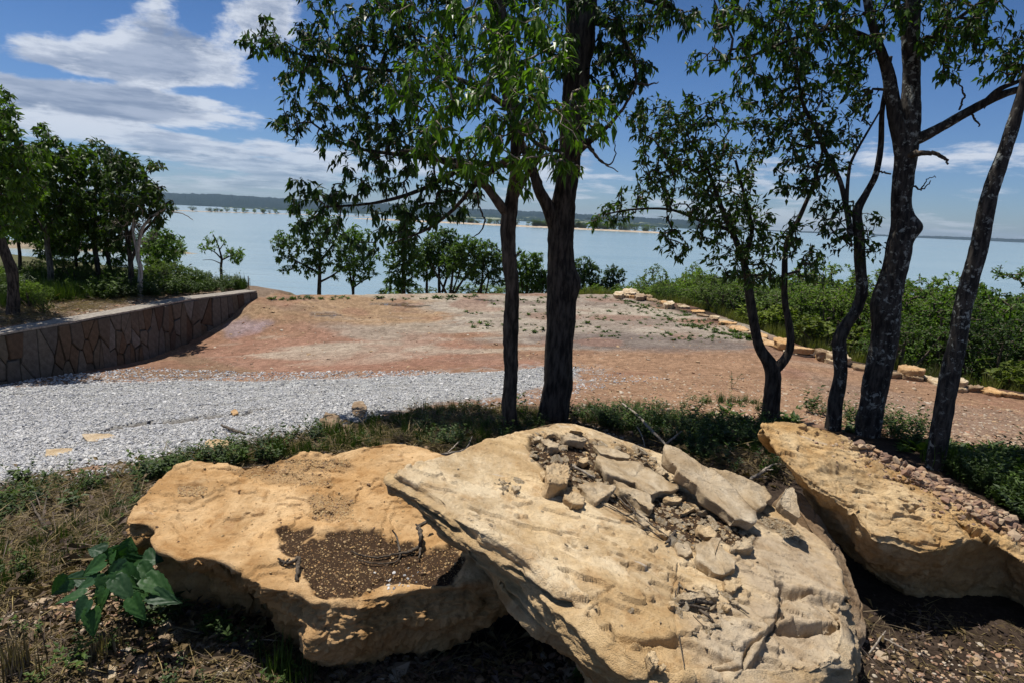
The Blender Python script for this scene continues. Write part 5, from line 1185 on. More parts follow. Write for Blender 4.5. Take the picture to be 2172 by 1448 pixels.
# --- tree E: thick lichen covered trunk
hero('thick lichen spotted tree with a round burl and a long limb reaching right', 105,
     [[(1838, 935, 5.15, 62), (1846, 880, 5.15, 60), (1856, 820, 5.15, 60), (1868, 760, 5.15, 60), (1878, 700, 5.15, 60), (1880, 650, 5.15, 64), (1893, 594, 5.15, 56), (1905, 530, 5.15, 54), (1915, 480, 5.15, 50), (1912, 430, 5.15, 46), (1916, 370, 5.15, 48), (1924, 310, 5.15, 50), (1930, 240, 5.15, 44), (1934, 160, 5.2, 38), (1932, 80, 5.2, 36), (1936, -20, 5.2, 34), (1940, -120, 5.2, 30)],
      [(1918, 330, 5.15, 40), (1902, 260, 5.15, 34), (1892, 200, 5.15, 30), (1882, 150, 5.15, 26), (1862, 90, 5.1, 20), (1845, 30, 5.1, 18), (1830, -60, 5.1, 16)],
      [(1930, 300, 5.15, 30), (1962, 288, 5.1, 24), (2000, 268, 5.05, 22), (2040, 245, 5.0, 22), (2090, 218, 4.95, 20), (2135, 198, 4.9, 18), (2190, 182, 4.85, 16), (2280, 150, 4.8, 12)],
      [(2090, 218, 4.95, 14), (2120, 190, 4.9, 12), (2175, 165, 4.9, 9), (2250, 110, 4.9, 6)],
      [(1936, 120, 5.2, 14), (1990, 70, 5.1, 10), (2060, 20, 5.0, 8), (2130, -30, 5.0, 5)],
      [(1862, 90, 5.1, 12), (1780, 60, 5.1, 9), (1690, 80, 5.1, 7), (1590, 120, 5.1, 5), (1500, 130, 5.0, 3)]],
     [(1640, 110, 60, 5.1, .5), (1570, 60, 55, 5.1, .5), (1520, 120, 30, 5.05, .25), (1475, 130, 20, 5.0, .15, 1.2), (1600, 180, 50, 5.1, .4), (1680, 60, 60, 5.1, .5), (1740, 120, 60, 5.1, .5), (1760, 40, 60, 5.1, .5), (1820, 90, 55, 5.1, .4), (1850, 30, 60, 5.1, .5), (1550, 15, 40, 5.1, .4, .7), (1640, 20, 50, 5.1, .4), (1960, 50, 60, 5.1, .5), (2030, 30, 60, 5.1, .5), (1990, 110, 45, 5.1, .4), (2050, 85, 40, 5.1, .4), (2100, 50, 45, 5.1, .4, .7), (2010, 150, 25, 5.0, .2), (2100, 110, 35, 4.9, .3, .8), (2140, 140, 35, 4.9, .3), (2090, 165, 20, 4.9, .2), (2150, 60, 35, 4.9, .3, .7), (2200, 80, 50, 4.9, .3), (1800, 160, 45, 5.1, .4), (1750, -170, 230, 5.2, .6, .5), (2050, -200, 230, 5.3, .6, .5)],  # last two clumps stand above view, put in to shade the trunks
     1080, M_bark_lich, M_leaf, per=10, L=(0.05, 0.09), ratio=0.40, droop=0.75, amp=0.15, ns=40, flare=0.08, knobs=[(1942, 487, 0.075, 0.075)], curl=0.13,
     dead=[[(1925, 330, 5.1, 14), (1955, 325, 5.0, 11), (1985, 326, 4.95, 8), (2000, 334, 4.95, 7), (2010, 348, 4.95, 4)], [(1936, 395, 5.1, 4), (1955, 402, 5.0, 3), (1975, 385, 5, 2)], [(1955, 402, 5.0, 3), (1968, 380, 5, 2), (1985, 375, 5, 1.6)],
           [(2060, 235, 5.0, 5), (2068, 255, 5.0, 4), (2078, 268, 4.95, 3)], [(2035, 232, 5, 4), (2045, 205, 5, 4), (2040, 185, 5, 3), (2028, 172, 5, 2)], [(1868, 365, 5.1, 4), (1890, 370, 5.1, 3)]])
# --- tree F: leaning trunk, right edge
hero('leaning tree with scaly lichen flecked bark at the right edge', 106,
     [[(1983, 1010, 4.45, 48), (1988, 950, 4.45, 44), (2000, 880, 4.45, 44), (2015, 800, 4.45, 44), (2030, 730, 4.45, 43), (2042, 660, 4.45, 42), (2052, 610, 4.45, 46), (2072, 540, 4.45, 42), (2088, 470, 4.45, 38), (2100, 410, 4.45, 37), (2125, 340, 4.45, 34), (2148, 270, 4.45, 31), (2170, 195, 4.45, 28), (2200, 90, 4.45, 26), (2230, -20, 4.45, 22), (2260, -140, 4.45, 16)],
      [(2215, 30, 4.45, 14), (2280, -20, 4.3, 10), (2330, -110, 4.2, 6)]],
     [(2290, -60, 90, 4.4, .6), (2200, -190, 160, 4.4, .7), (2370, -40, 80, 4.2, .5), (2330, -200, 160, 4.6, .6), (2400, 150, 130, 4.6, .6)],
     360, M_bark_lich, M_leaf, per=10, L=(0.07, 0.11), ratio=0.4, droop=0.7, amp=0.17, ns=34)

# --- left group on the terrace
GL = 'trees standing behind the retaining wall'
hero('dark tree with a kinked trunk standing on bare dirt at the left edge', 111,
     [[(28, 668, 10.2, 30), (28, 620, 10.2, 28), (26, 580, 10.2, 27), (14, 545, 10.2, 25), (3, 515, 10.2, 22), (-8, 470, 10.2, 20), (-4, 400, 10.2, 17), (2, 320, 10.2, 13), (4, 240, 10.2, 8)],
      [(-4, 400, 10.2, 12), (30, 350, 10.1, 8), (70, 320, 10, 4)], [(-8, 460, 10.2, 12), (-60, 380, 10.2, 9), (-90, 280, 10.2, 5)]],
     [(8, 205, 20, 10.2, .3, 1.2), (12, 245, 26, 10.2, .5), (5, 300, 45, 10.2, .8), (30, 350, 50, 10.1, .8), (70, 340, 35, 10.0, .5), (10, 400, 60, 10.2, .8), (60, 410, 45, 10.0, .6), (-40, 300, 80, 10.3, 1), (-60, 400, 80, 10.3, 1), (20, 460, 40, 10.1, .6)],
     700, M_bark_dark, M_leaf_left, per=12, L=(0.09, 0.15), ratio=0.42, droop=0.6, amp=0.12, ns=18, group=GL, span=0.5)
hero('dark tree with pale streaked lower trunk, second in the left group', 112,
     [[(108, 592, 13.5, 15), (106, 560, 13.5, 14), (100, 515, 13.5, 13), (102, 460, 13.5, 12), (98, 390, 13.5, 10), (90, 320, 13.5, 5)],
      [(102, 480, 13.5, 7), (130, 430, 13.5, 6), (150, 370, 13.5, 3)], [(100, 500, 13.5, 7), (70, 450, 13.5, 5), (50, 400, 13.4, 3)]],
     [(95, 285, 28, 13.5, .8), (70, 330, 36, 13.5, 1), (110, 330, 40, 13.5, 1), (150, 330, 28, 13.4, .7), (60, 400, 55, 13.5, 1), (120, 400, 55, 13.4, 1), (150, 450, 45, 13.3, .8), (80, 460, 45, 13.4, 1), (40, 470, 40, 13.5, 1)],
     620, M_bark_grey, M_leaf_left, per=12, L=(0.11, 0.18), ratio=0.42, droop=0.6, ns=14, group=GL, span=0.6)
hero('tree with several dark stems in the middle of the left group', 113,
     [[(212, 598, 14.2, 13), (206, 560, 14.2, 12), (198, 500, 14.2, 11), (200, 440, 14.2, 9), (205, 370, 14.2, 6)],
      [(240, 598, 14.5, 10), (228, 540, 14.5, 9), (222, 470, 14.5, 8), (232, 400, 14.4, 5)], [(165, 585, 14.6, 8), (160, 520, 14.6, 7), (172, 440, 14.5, 5)], [(198, 500, 14.2, 7), (170, 440, 14.2, 5), (150, 380, 14.2, 3)]],
     [(185, 315, 26, 14.2, .8), (150, 345, 34, 14.2, .9), (210, 310, 18, 14.2, .6), (210, 360, 46, 14.2, 1), (180, 400, 50, 14.2, 1), (240, 380, 36, 14.2, .9), (200, 450, 50, 14.1, 1), (150, 450, 40, 14.1, .9), (160, 500, 30, 14.2, .8), (215, 500, 28, 14.4, .8), (130, 520, 30, 14.4, .8), (190, 540, 26, 14.6, .8), (240, 530, 30, 14.8, .9), (100, 520, 30, 14.8, .8)],
     620, M_bark_dark, M_leaf_left, per=12, L=(0.11, 0.18), ratio=0.42, droop=0.6, ns=12, group=GL, span=0.6)
hero('broad leafy tree arching towards the water at the right end of the left group', 114,
     [[(279, 606, 13.2, 13), (277, 560, 13.2, 12), (270, 500, 13.2, 11), (258, 455, 13.2, 10), (250, 400, 13.2, 7), (245, 350, 13.2, 4)],
      [(272, 510, 13.2, 8), (295, 450, 13.1, 7), (320, 410, 13.0, 5), (345, 395, 13, 3)], [(277, 560, 13.2, 7), (300, 500, 13.1, 6), (325, 470, 13, 6), (345, 440, 12.9, 4), (362, 425, 12.9, 2)]],
     [(240, 335, 24, 13.2, .7), (225, 320, 16, 13.2, .4), (265, 350, 30, 13.2, .8), (300, 350, 24, 13.1, .6), (340, 346, 12, 13.0, .3), (325, 352, 10, 13, .3), (260, 400, 46, 13.2, 1), (300, 400, 34, 13.1, .9), (325, 430, 28, 13.0, .6), (335, 395, 14, 13, .4), (350, 440, 16, 12.9, .3), (362, 428, 7, 12.9, .2), (240, 450, 40, 13.2, .8), (280, 445, 30, 13.1, .7), (330, 465, 18, 13, .4), (230, 490, 34, 13.6, .9), (260, 520, 26, 14, .9)],
     560, M_bark_dark, M_leaf_left, per=11, L=(0.10, 0.165), ratio=0.42, droop=0.6, ns=12, group=GL, span=0.55)
hero('pale bleached half bare tree with grey twigs at the end of the left group', 115,
     [[(297, 612, 12.8, 11), (298, 570, 12.8, 10), (292, 540, 12.8, 9), (300, 490, 12.8, 8), (318, 465, 12.8, 7), (335, 452, 12.8, 6), (352, 442, 12.7, 4)],
      [(292, 540, 12.8, 6), (282, 490, 12.8, 5), (285, 440, 12.8, 3)], [(300, 500, 12.8, 4), (275, 460, 12.9, 3), (255, 430, 12.9, 2)]],
     [(290, 455, 35, 12.9, .6), (270, 480, 35, 13, .6), (310, 500, 30, 12.9, .5), (250, 460, 30, 13, .5)],
     190, M_bark_pale, M_leaf_bg, per=3, L=(0.06, 0.10), ratio=0.4, droop=0.3, ns=12, twigmat=M_twig_pale, group=GL, curl=0.22, keep=0.4,
     dead=[[(355, 448, 12.7, 3), (390, 455, 12.6, 2), (410, 468, 12.6, 1.5)]], extra=M_twig_pale)
hero('round shaded shrub tree behind the pale bare trunk, nearest the sandy spit', 116,
     [[(325, 600, 16.5, 7), (330, 570, 16.5, 6), (338, 540, 16.5, 5), (345, 510, 16.5, 3)], [(330, 575, 16.5, 4), (360, 545, 16.5, 3), (375, 520, 16.5, 2)]],
     [(335, 510, 30, 16.5, 1), (355, 530, 34, 16.5, 1), (375, 515, 18, 16.5, .6), (340, 560, 32, 16.5, 1), (320, 535, 30, 16.5, .8)],
     300, M_bark_dark, M_leaf_bg, per=12, L=(0.10, 0.16), ratio=0.42, droop=0.2, ns=8, group=GL, span=0.5, name='shrub_tree')
hero('thin straight dark trunk tree at the far left seen against the cove', 117,
     [[(43, 590, 15.0, 9), (42, 540, 15, 8), (38, 500, 15, 8), (45, 440, 15, 5), (50, 380, 15, 3)]],
     [(45, 490, 26, 15, .8), (20, 480, 40, 15, .9), (80, 490, 40, 15, .9), (140, 500, 40, 15.2, .9), (110, 480, 40, 15.2, .9)],
     260, M_bark_dark, M_leaf_bg, per=12, L=(0.11, 0.17), ratio=0.42, droop=0.4, ns=8, group=GL, span=0.5)
hero('tiny mostly bare tree with one green tuft, alone near the end of the wall', 118,
     [[(470, 598, 18, 7), (469, 565, 18, 6), (470, 548, 18, 5), (462, 520, 18, 3), (452, 498, 18, 2)], [(470, 552, 18, 4), (485, 545, 18, 3), (500, 540, 18, 2)], [(470, 550, 18, 3), (455, 535, 18, 2.5), (438, 528, 18, 1.5)], [(466, 530, 18, 2.5), (478, 512, 18, 1.5)], [(469, 560, 18, 2.5), (450, 552, 18, 1.5), (430, 552, 18, 1)]],
     [(497, 540, 18, 18, .4, 2.2), (505, 548, 10, 18, .3, 2), (440, 520, 20, 18, .4, .5), (460, 510, 25, 18, .4, .25)],
     110, M_bark_dark, M_leaf_bg, per=7, L=(0.08, 0.13), ratio=0.45, droop=0.2, ns=8, curl=0.25)

# --- trees below the far edge of the pad
GE = 'oaks growing just beyond the far edge of the pad'
def edge_tree(label, seed, stem, others, blobs, natt=330, bark=M_bark_dark, leaf=M_leaf_bg, L=(0.10, 0.165), per=12, name='tree'):
    Y = stem[2]
    lm = [[(stem[0], 628, Y, stem[1]), (stem[0]+stem[3]*.3, 600, Y, stem[1]*.9), (stem[0]+stem[3], stem[4], Y, stem[1]*.5)]]
    for o_ in others: lm.append([(a, b_, Y, c) for a, b_, c in o_])
    hero(label, seed, lm, [(a, b_, c, Y, c*Y/FPX*0.75)+((w_[0],) if w_ else ()) for a, b_, c, *w_ in blobs], natt, bark, leaf, per=per, L=L, ratio=0.45, droop=0.15, ns=10, group=GE, root_off=0.2, span=0.5, name=name)
edge_tree('largest round crowned oak beyond the far edge, its single trunk above bare orange ground', 121, (677, 9, 19.0, 2, 520), [[(680, 598, 5), (705, 585, 4), (725, 570, 2)], [(678, 580, 5), (640, 560, 4), (605, 545, 2)], [(679, 560, 5), (660, 510, 3), (650, 480, 2)], [(679, 555, 5), (705, 520, 3), (720, 490, 2)]],
          [(600, 530, 26), (590, 510, 16), (625, 500, 34), (660, 480, 36), (700, 490, 34), (650, 530, 36), (610, 560, 22), (690, 535, 36), (640, 572, 18), (722, 520, 26), (735, 550, 24), (715, 575, 18), (668, 560, 26)], 480)
edge_tree('small v stemmed oak beyond the far edge, right of the largest round one', 122, (749, 6, 20, 2, 520), [[(749, 620, 5), (744, 590, 4), (738, 560, 2)], [(750, 610, 4), (770, 596, 3), (790, 588, 2)]],
          [(745, 520, 34), (765, 545, 32), (735, 560, 26), (770, 575, 24), (790, 585, 14), (760, 500, 28), (750, 590, 14), (785, 540, 20)], 300)
edge_tree('tall dense narrow cedar beyond the far edge', 123, (856, 10, 19, 0, 450), [[(856, 560, 4), (830, 570, 2)], [(857, 500, 4), (885, 510, 2)]],
          [(857, 455, 16, 1.4), (858, 480, 24), (855, 510, 30), (850, 545, 34), (850, 580, 32), (862, 600, 24), (835, 600, 18), (880, 560, 24), (870, 530, 24)], 420, leaf=M_leaf_bg, per=14, name='cedar_tree')
edge_tree('slim oak directly right of the narrow cedar beyond the far edge', 124, (905, 6, 20, 1, 530), [[(905, 580, 3), (890, 560, 2)]], [(905, 530, 26), (890, 550, 22), (920, 545, 24), (900, 570, 24), (915, 510, 18)], 240)
edge_tree('two stemmed oak with the highest crown of the dark clump beyond the far edge', 125, (932, 7, 20.5, -2, 520), [[(938, 620, 5), (950, 580, 4), (955, 545, 2)]], [(935, 510, 26), (950, 500, 20), (940, 540, 30), (960, 530, 28), (930, 570, 22), (965, 560, 22)], 330)
edge_tree('many stemmed dark oak in the middle of the clump beyond the far edge', 126, (955, 6, 19.5, 10, 540), [[(948, 626, 5), (930, 590, 3.5), (915, 560, 2)], [(962, 626, 5), (985, 590, 4), (1005, 565, 2)], [(958, 626, 4), (972, 585, 3), (980, 555, 2)]], [(960, 545, 28), (990, 540, 30), (975, 570, 28), (1000, 565, 26), (1015, 530, 22), (985, 520, 22)], 330)
edge_tree('leaning multi stem oak left of the slender trunk, beyond the far edge', 127, (1020, 5, 20, 6, 550), [[(1012, 625, 4), (1030, 590, 3), (1045, 570, 2)], [(1030, 625, 3.5), (1036, 590, 3), (1030, 560, 2)]], [(1030, 535, 26), (1045, 560, 28), (1020, 565, 26), (1060, 545, 22), (1010, 590, 16), (1055, 585, 20)], 300)
edge_tree('oak seen between the slender and the thick central trunks beyond the far edge', 128, (1118, 5, 21, 2, 560), [[(1110, 625, 3), (1105, 590, 3), (1100, 565, 2)], [(1125, 625, 3), (1132, 590, 2.5), (1135, 565, 2)]], [(1110, 550, 22), (1125, 565, 26), (1105, 580, 26), (1135, 585, 22), (1120, 600, 20), (1140, 545, 12)], 280)
edge_tree('low bushy oak hidden behind the thick central trunk, beyond the far edge', 129, (1150, 4, 21, 1, 590), [], [(1148, 598, 16), (1160, 590, 18), (1140, 608, 12)], 120)
edge_tree('upright dark oak immediately right of the thick central trunk, beyond the far edge', 130, (1238, 6, 22, 1, 560), [[(1238, 600, 3), (1225, 580, 2)]], [(1238, 565, 22), (1225, 580, 20), (1255, 580, 20), (1240, 600, 26), (1215, 600, 16), (1262, 604, 14)], 260)
edge_tree('small pointed oak between the thick central trunk and the corner boulder pile', 131, (1300, 5, 22, 1, 580), [], [(1302, 575, 14), (1295, 590, 18), (1310, 600, 16), (1285, 605, 16), (1318, 580, 10)], 170)

# --- brush on the slope right of the border
def make_shrub(seed, leaf, n=150, per=13, tall=1.0, L=(0.020, 0.038)):
    """unit shrub about 1 m tall (3 built, then copied)"""
    r = np.random.default_rng(seed); T = Tree(seed); T.limb([(0, 0, -0.15), (0.02, 0.01, 0.25), (0.0, 0.03, 0.5*tall)], [0.03, 0.022, 0.012])
    for k in range(4):
        a = k*1.6+r.uniform(0, 1); T.limb([(0, 0, 0.05), (0.18*math.cos(a), 0.18*math.sin(a), 0.3), (0.32*math.cos(a), 0.32*math.sin(a), 0.62*tall)], [0.02, 0.014, 0.006])
    nb = 9; att = []
    for k in range(nb):
        a = r.uniform(0, 6.28); c = np.array([0.34*math.cos(a)*r.uniform(.2, 1), 0.34*math.sin(a)*r.uniform(.2, 1), r.uniform(0.22, 0.84)*tall]); rad = r.uniform(0.14, 0.24)
        v = r.normal(0, 1, (n//nb, 3)); v /= np.linalg.norm(v, axis=1)[:, None]; att.append(c+v*rad*r.uniform(0.5, 1, (len(v), 1))**0.5)
    T.grow(np.concatenate(att), minlen=0.03, step=0.09, curl=0.1)
    v, f, rr = T.leaf_data(per, L, 0.55, 0.1, span=0.16, spread=0.03, simple=True)
    b = T.branch_bag(3)
    for q in T.limbs:
        V, F = tube(q[:, :3], q[:, 3], 5); b.add(V, F)
    return v, f, rr, b
SH = []
for k, (lf, tl) in enumerate([(M_leaf_olive, 1.0), (M_leaf_bg, 1.15), (M_leaf_olive, 1.05), (M_leaf_yel, 0.8), (M_leaf_bg, 1.3)]):
    v, f, rr, b = make_shrub(300+k, lf, 460 if k != 3 else 170, 17 if k != 3 else 12, tl, (0.020, 0.038) if k != 3 else (0.05, 0.09))
    cr = mk('crown', v, f, lf, attrs={'rnd': rr}, smooth=False, link=False, kind='stuff'); st = b.build('stems', M_twig, link=False, kind='stuff')
    SH.append((cr.data, st.data, tl, lf))
def put_shrub(k, x, y, h, wsc, rot, label, group, name='shrub', z=None, cat='shrub'):
    g = gz(x, y) if z is None else z
    root = empty(name, (x, y, g), label, cat, group); root.rotation_euler = (0, 0, rot)
    s_ = h/SH[k][2]; root.scale = (s_*wsc, s_*wsc, s_)
    for nm, d in (('crown', SH[k][0]), ('stems', SH[k][1])):
        o = bpy.data.objects.new(nm, d); COL.objects.link(o); o.parent = root; o['kind'] = 'stuff'
    return root
topline = np.array([(1215, 612), (1330, 606), (1400, 585), (1470, 572), (1540, 580), (1600, 590), (1700, 588), (1745, 572), (1800, 570), (1850, 596), (1920, 610), (1960, 596), (1985, 566), (2030, 572), (2060, 592), (2120, 588), (2160, 604), (2250, 600), (2400, 620)], float)
rs = np.random.default_rng(77)
cand = []
for _ in range(16000):
    px = rs.uniform(1180, 2360); Y = rs.uniform(9.0, 30); d = ray(px, 700); cand.append((d[0]*Y, Y))
cand = np.array(cand); de, se = sdline(cand, EDGE); e = de*np.where(se > 0, -1, 1)
ok = (e > 0.7) & (e < 12); cand = cand[ok]; e = e[ok]; hz = height(cand); sel = []
for i in range(len(cand)):
    gap_ = 0.80+0.10*e[i]
    p0 = proj([(cand[i, 0], cand[i, 1], hz[i]+0.3)])[0]
    if 1775 < p0[0] < 1860 and e[i] < 3.2: continue
    if e[i] < 1.5 and rs.random() < 0.5: continue
    if p0[0] < 1330 and e[i] < 1.5: continue
    if all((cand[i, 0]-cand[j, 0])**2+(cand[i, 1]-cand[j, 1])**2 > gap_**2 for j in sel): sel.append(i)
    if len(sel) >= 190: break
GS = 'green brush on the slope beyond the stone border'
todo = {}
for i in sel:
    x, y = cand[i]; z = hz[i]; p = proj([(x, y, z)])[0]
    ty = np.interp(p[0], topline[:, 0], topline[:, 1])+rs.uniform(-8, 16); dtop = ray(p[0], ty); maxh = dtop[2]*y-z
    if maxh < 0.4: continue
    lim = 0.9+0.95*max(e[i]-0.7, 0)
    if p[0] > 1880: lim = 1.4+2.4*max(e[i]-0.7, 0)
    h = min(maxh*rs.uniform(0.9, 1.15), lim*rs.uniform(0.8, 1.2), 6.0)
    yel = e[i] < 2.0 and rs.random() < 0.5
    kk = 3 if yel else int(rs.choice([0, 0, 2, 2, 1, 4] if p[0] < 1880 else [1, 4, 4, 2]))
    if yel: h = min(h, 0.8)
    wsc = rs.uniform(1.0, 1.35) if h > 2 else rs.uniform(1.3, 1.8)
    if h*wsc < 0.5: wsc = 1.6
    wh = ('left of the thick central trunk' if p[0] < 1190 else 'behind the corner boulder pile' if p[0] < 1400 else 'left of the forked tree' if p[0] < 1570 else 'seen through the fork' if p[0] < 1690 else 'between fork and crooked trunk' if p[0] < 1800 else 'beside the thick lichened trunk' if p[0] < 1900 else 'left of the leaning trunk' if p[0] < 2010 else 'right of the leaning trunk')
    kind_ = 'low yellow green bush' if yel else ('tall dark oak like shrub' if h > 2.4 and kk in (1, 4) else 'tall rounded olive shrub' if h > 2.4 else 'dark leafy slope shrub' if kk in (1, 4) else 'rounded olive slope shrub')
    todo.setdefault((kind_, wh), []).append((e[i], kk, x, y, h, wsc))
ORDN = ['nearest', 'second nearest', 'third nearest', 'fourth nearest', 'fifth nearest', 'sixth nearest', 'seventh nearest', 'eighth nearest', 'ninth nearest', 'tenth nearest']
for (kind_, wh), lst in todo.items():
    lst.sort()
    for n_, (e_, kk, x, y, h, wsc) in enumerate(lst):
        lb = f'{kind_} {wh}' if len(lst) == 1 else (f'{ORDN[n_]} {kind_} {wh}' if n_ < 10 else f'farther {kind_} {wh}')
        put_shrub(kk, x, y, h, wsc, rs.uniform(0, 6.28), lb, GS)
# taller crowns standing out of the brush, and low brush behind the far edge
for px, ty, Y, k, wsc, lb in [(1995, 562, 15.5, 4, 0.62, 'tallest dark tree like shrub rising left of the leaning trunk'), (2040, 585, 14.5, 1, 0.8, 'broad dark shrub crown touching the leaning trunk'), (2100, 588, 14.0, 4, 0.75, 'rounded dark crown first right of the leaning trunk'), (2155, 606, 13.0, 1, 0.9, 'dark crown at the right edge of the picture'), (1945, 618, 14.0, 1, 0.9, 'lower dark crown between thick and leaning trunks'),
                             (1795, 566, 19.0, 4, 0.6, 'slender pale green treetop behind the crooked trunk'), (1765, 590, 18.0, 2, 0.8, 'rounded green crown left of the crooked trunk'), (1490, 560, 21.0, 2, 0.8, 'highest green crown left of the forked tree'), (1560, 578, 20.0, 4, 0.8, 'green crown directly behind the forked tree'), (1410, 580, 21.0, 2, 0.9, 'green crown above the boulder pile brush'), (1640, 585, 19.0, 2, 0.9, 'green crown seen inside the fork'), (1700, 588, 18.5, 0, 0.9, 'olive crown right of the fork'),
                             (830, 600, 20.0, 0, 1.3, 'low brush at the foot of the narrow cedar'), (900, 598, 20.6, 2, 1.4, 'low brush between the cedar and the dark clump'), (985, 590, 21.0, 0, 1.5, 'low brush under the dark clump'), (1060, 585, 21.5, 2, 1.4, 'low brush left of the slender trunk'), (1135, 590, 21.5, 0, 1.4, 'low brush between the two central trunks'), (1215, 597, 21.5, 2, 1.3, 'low brush right of the thick central trunk'), (1270, 594, 21.5, 0, 1.3, 'low brush left of the pointed oak'), (1345, 590, 21.0, 2, 1.2, 'low brush behind the corner boulder pile')]:
    d = ray(px, ty); x = d[0]*Y; g_ = gz(x, Y); put_shrub(k, x, Y, d[2]*Y-g_, wsc*(1 if ty < 596 or px > 1350 else 1), px*0.37, lb, GS)
# shrubs on the terrace end
for i, (px, py, Y, h, k, lb) in enumerate([(350, 600, 14.5, 0.75, 2, 'bright green bush nearest the pale bare trunk on the terrace'), (385, 600, 14.8, 0.72, 2, 'largest bright green bush on the terrace, second from the pale trunk'), (415, 602, 15.0, 0.55, 0, 'low green bush left of the tiny bare tree'), (325, 603, 14.2, 0.7, 2, 'dark leaning bush directly right of the pale trunk foot'),
        (445, 602, 15.6, 0.42, 0, 'low bush under the left side of the tiny bare tree'), (480, 604, 15.6, 0.35, 0, 'low bush right under the tiny bare tree'), (510, 606, 15.6, 0.26, 0, 'lowest bush at the tip of the terrace by the rusty stake'), (160, 590, 14.5, 0.9, 1, 'green bush at the foot of the many stemmed tree'), (135, 585, 15.2, 0.8, 0, 'bush in shade left of the many stemmed tree'),
        (190, 600, 14.0, 0.6, 0, 'small bush in front of the middle stems of the left group'), (245, 600, 14.3, 0.8, 1, 'dark bush in front of the arching leafy tree'), (75, 590, 15.5, 0.55, 1, 'dark bush with a fallen log at the far left'), (62, 630, 11.0, 0.55, 0, 'soft green bush right of the kinked trunk'), (92, 640, 10.6, 0.45, 2, 'second soft green bush right of the kinked trunk'), (10, 610, 12.5, 0.6, 0, 'bush behind the kinked trunk at the left edge'), (160, 622, 12.2, 0.35, 2, 'weedy green bush on the bank above the wall')]):
    d = ray(px, py); x = d[0]*Y
    put_shrub(k, x, Y, h, 1.25, i*1.3, lb, 'bushes on the terrace behind the wall')
# trees on the islands and the cove bank
def island_trees(rows, spans, group, lab, hpx, seed):
    r = np.random.default_rng(seed); A = rows[2]; n = len(A); c = 0
    for (t0, t1, m, hs) in spans:
        for _ in range(m):
            t = r.uniform(t0, t1); j = int(t*(n-1)); x, y, z = A[j]; yy = y+r.uniform(0, 1)*(rows[3][j, 1]-y)
            h = 1.5*hs*r.uniform(0.6, 1.15)*y/FPX
            put_shrub(int(r.choice([1, 4, 1, 0])), x*yy/y, yy, h, r.uniform(1.2, 2.2), r.uniform(0, 6.28), lab, group, name='island_tree', z=-9.6, cat='tree'); c += 1
island_trees(I1, [(0.02, 0.5, 22, 7), (0.5, 0.9, 8, 4)], 'brush on the far sandy strip island at left', 'low dark brush on the thin sandy strip island far out at left', 8, 5)
island_trees(I2, [(0.30, 0.66, 36, 9), (0.55, 0.93, 44, 12)], 'dark trees on the wooded island', 'small dark tree on the low wooded island in the middle of the lake', 12, 6)
r = np.random.default_rng(9)
for k in range(26):
    px = r.uniform(-120, 345); d = ray(px, 525 if px > 60 else 520); Y = r.uniform(122, 136); 
    put_shrub(int(r.choice([1, 4, 0])), d[0]*Y, Y, r.uniform(1.8, 4.5)*(1 if px < 300 else 0.5), r.uniform(1, 1.6), r.uniform(0, 6), 'dark bush on the sandy bank across the cove at left', 'bushes on the sandy bank across the cove', z=-9.2, name='shrub')
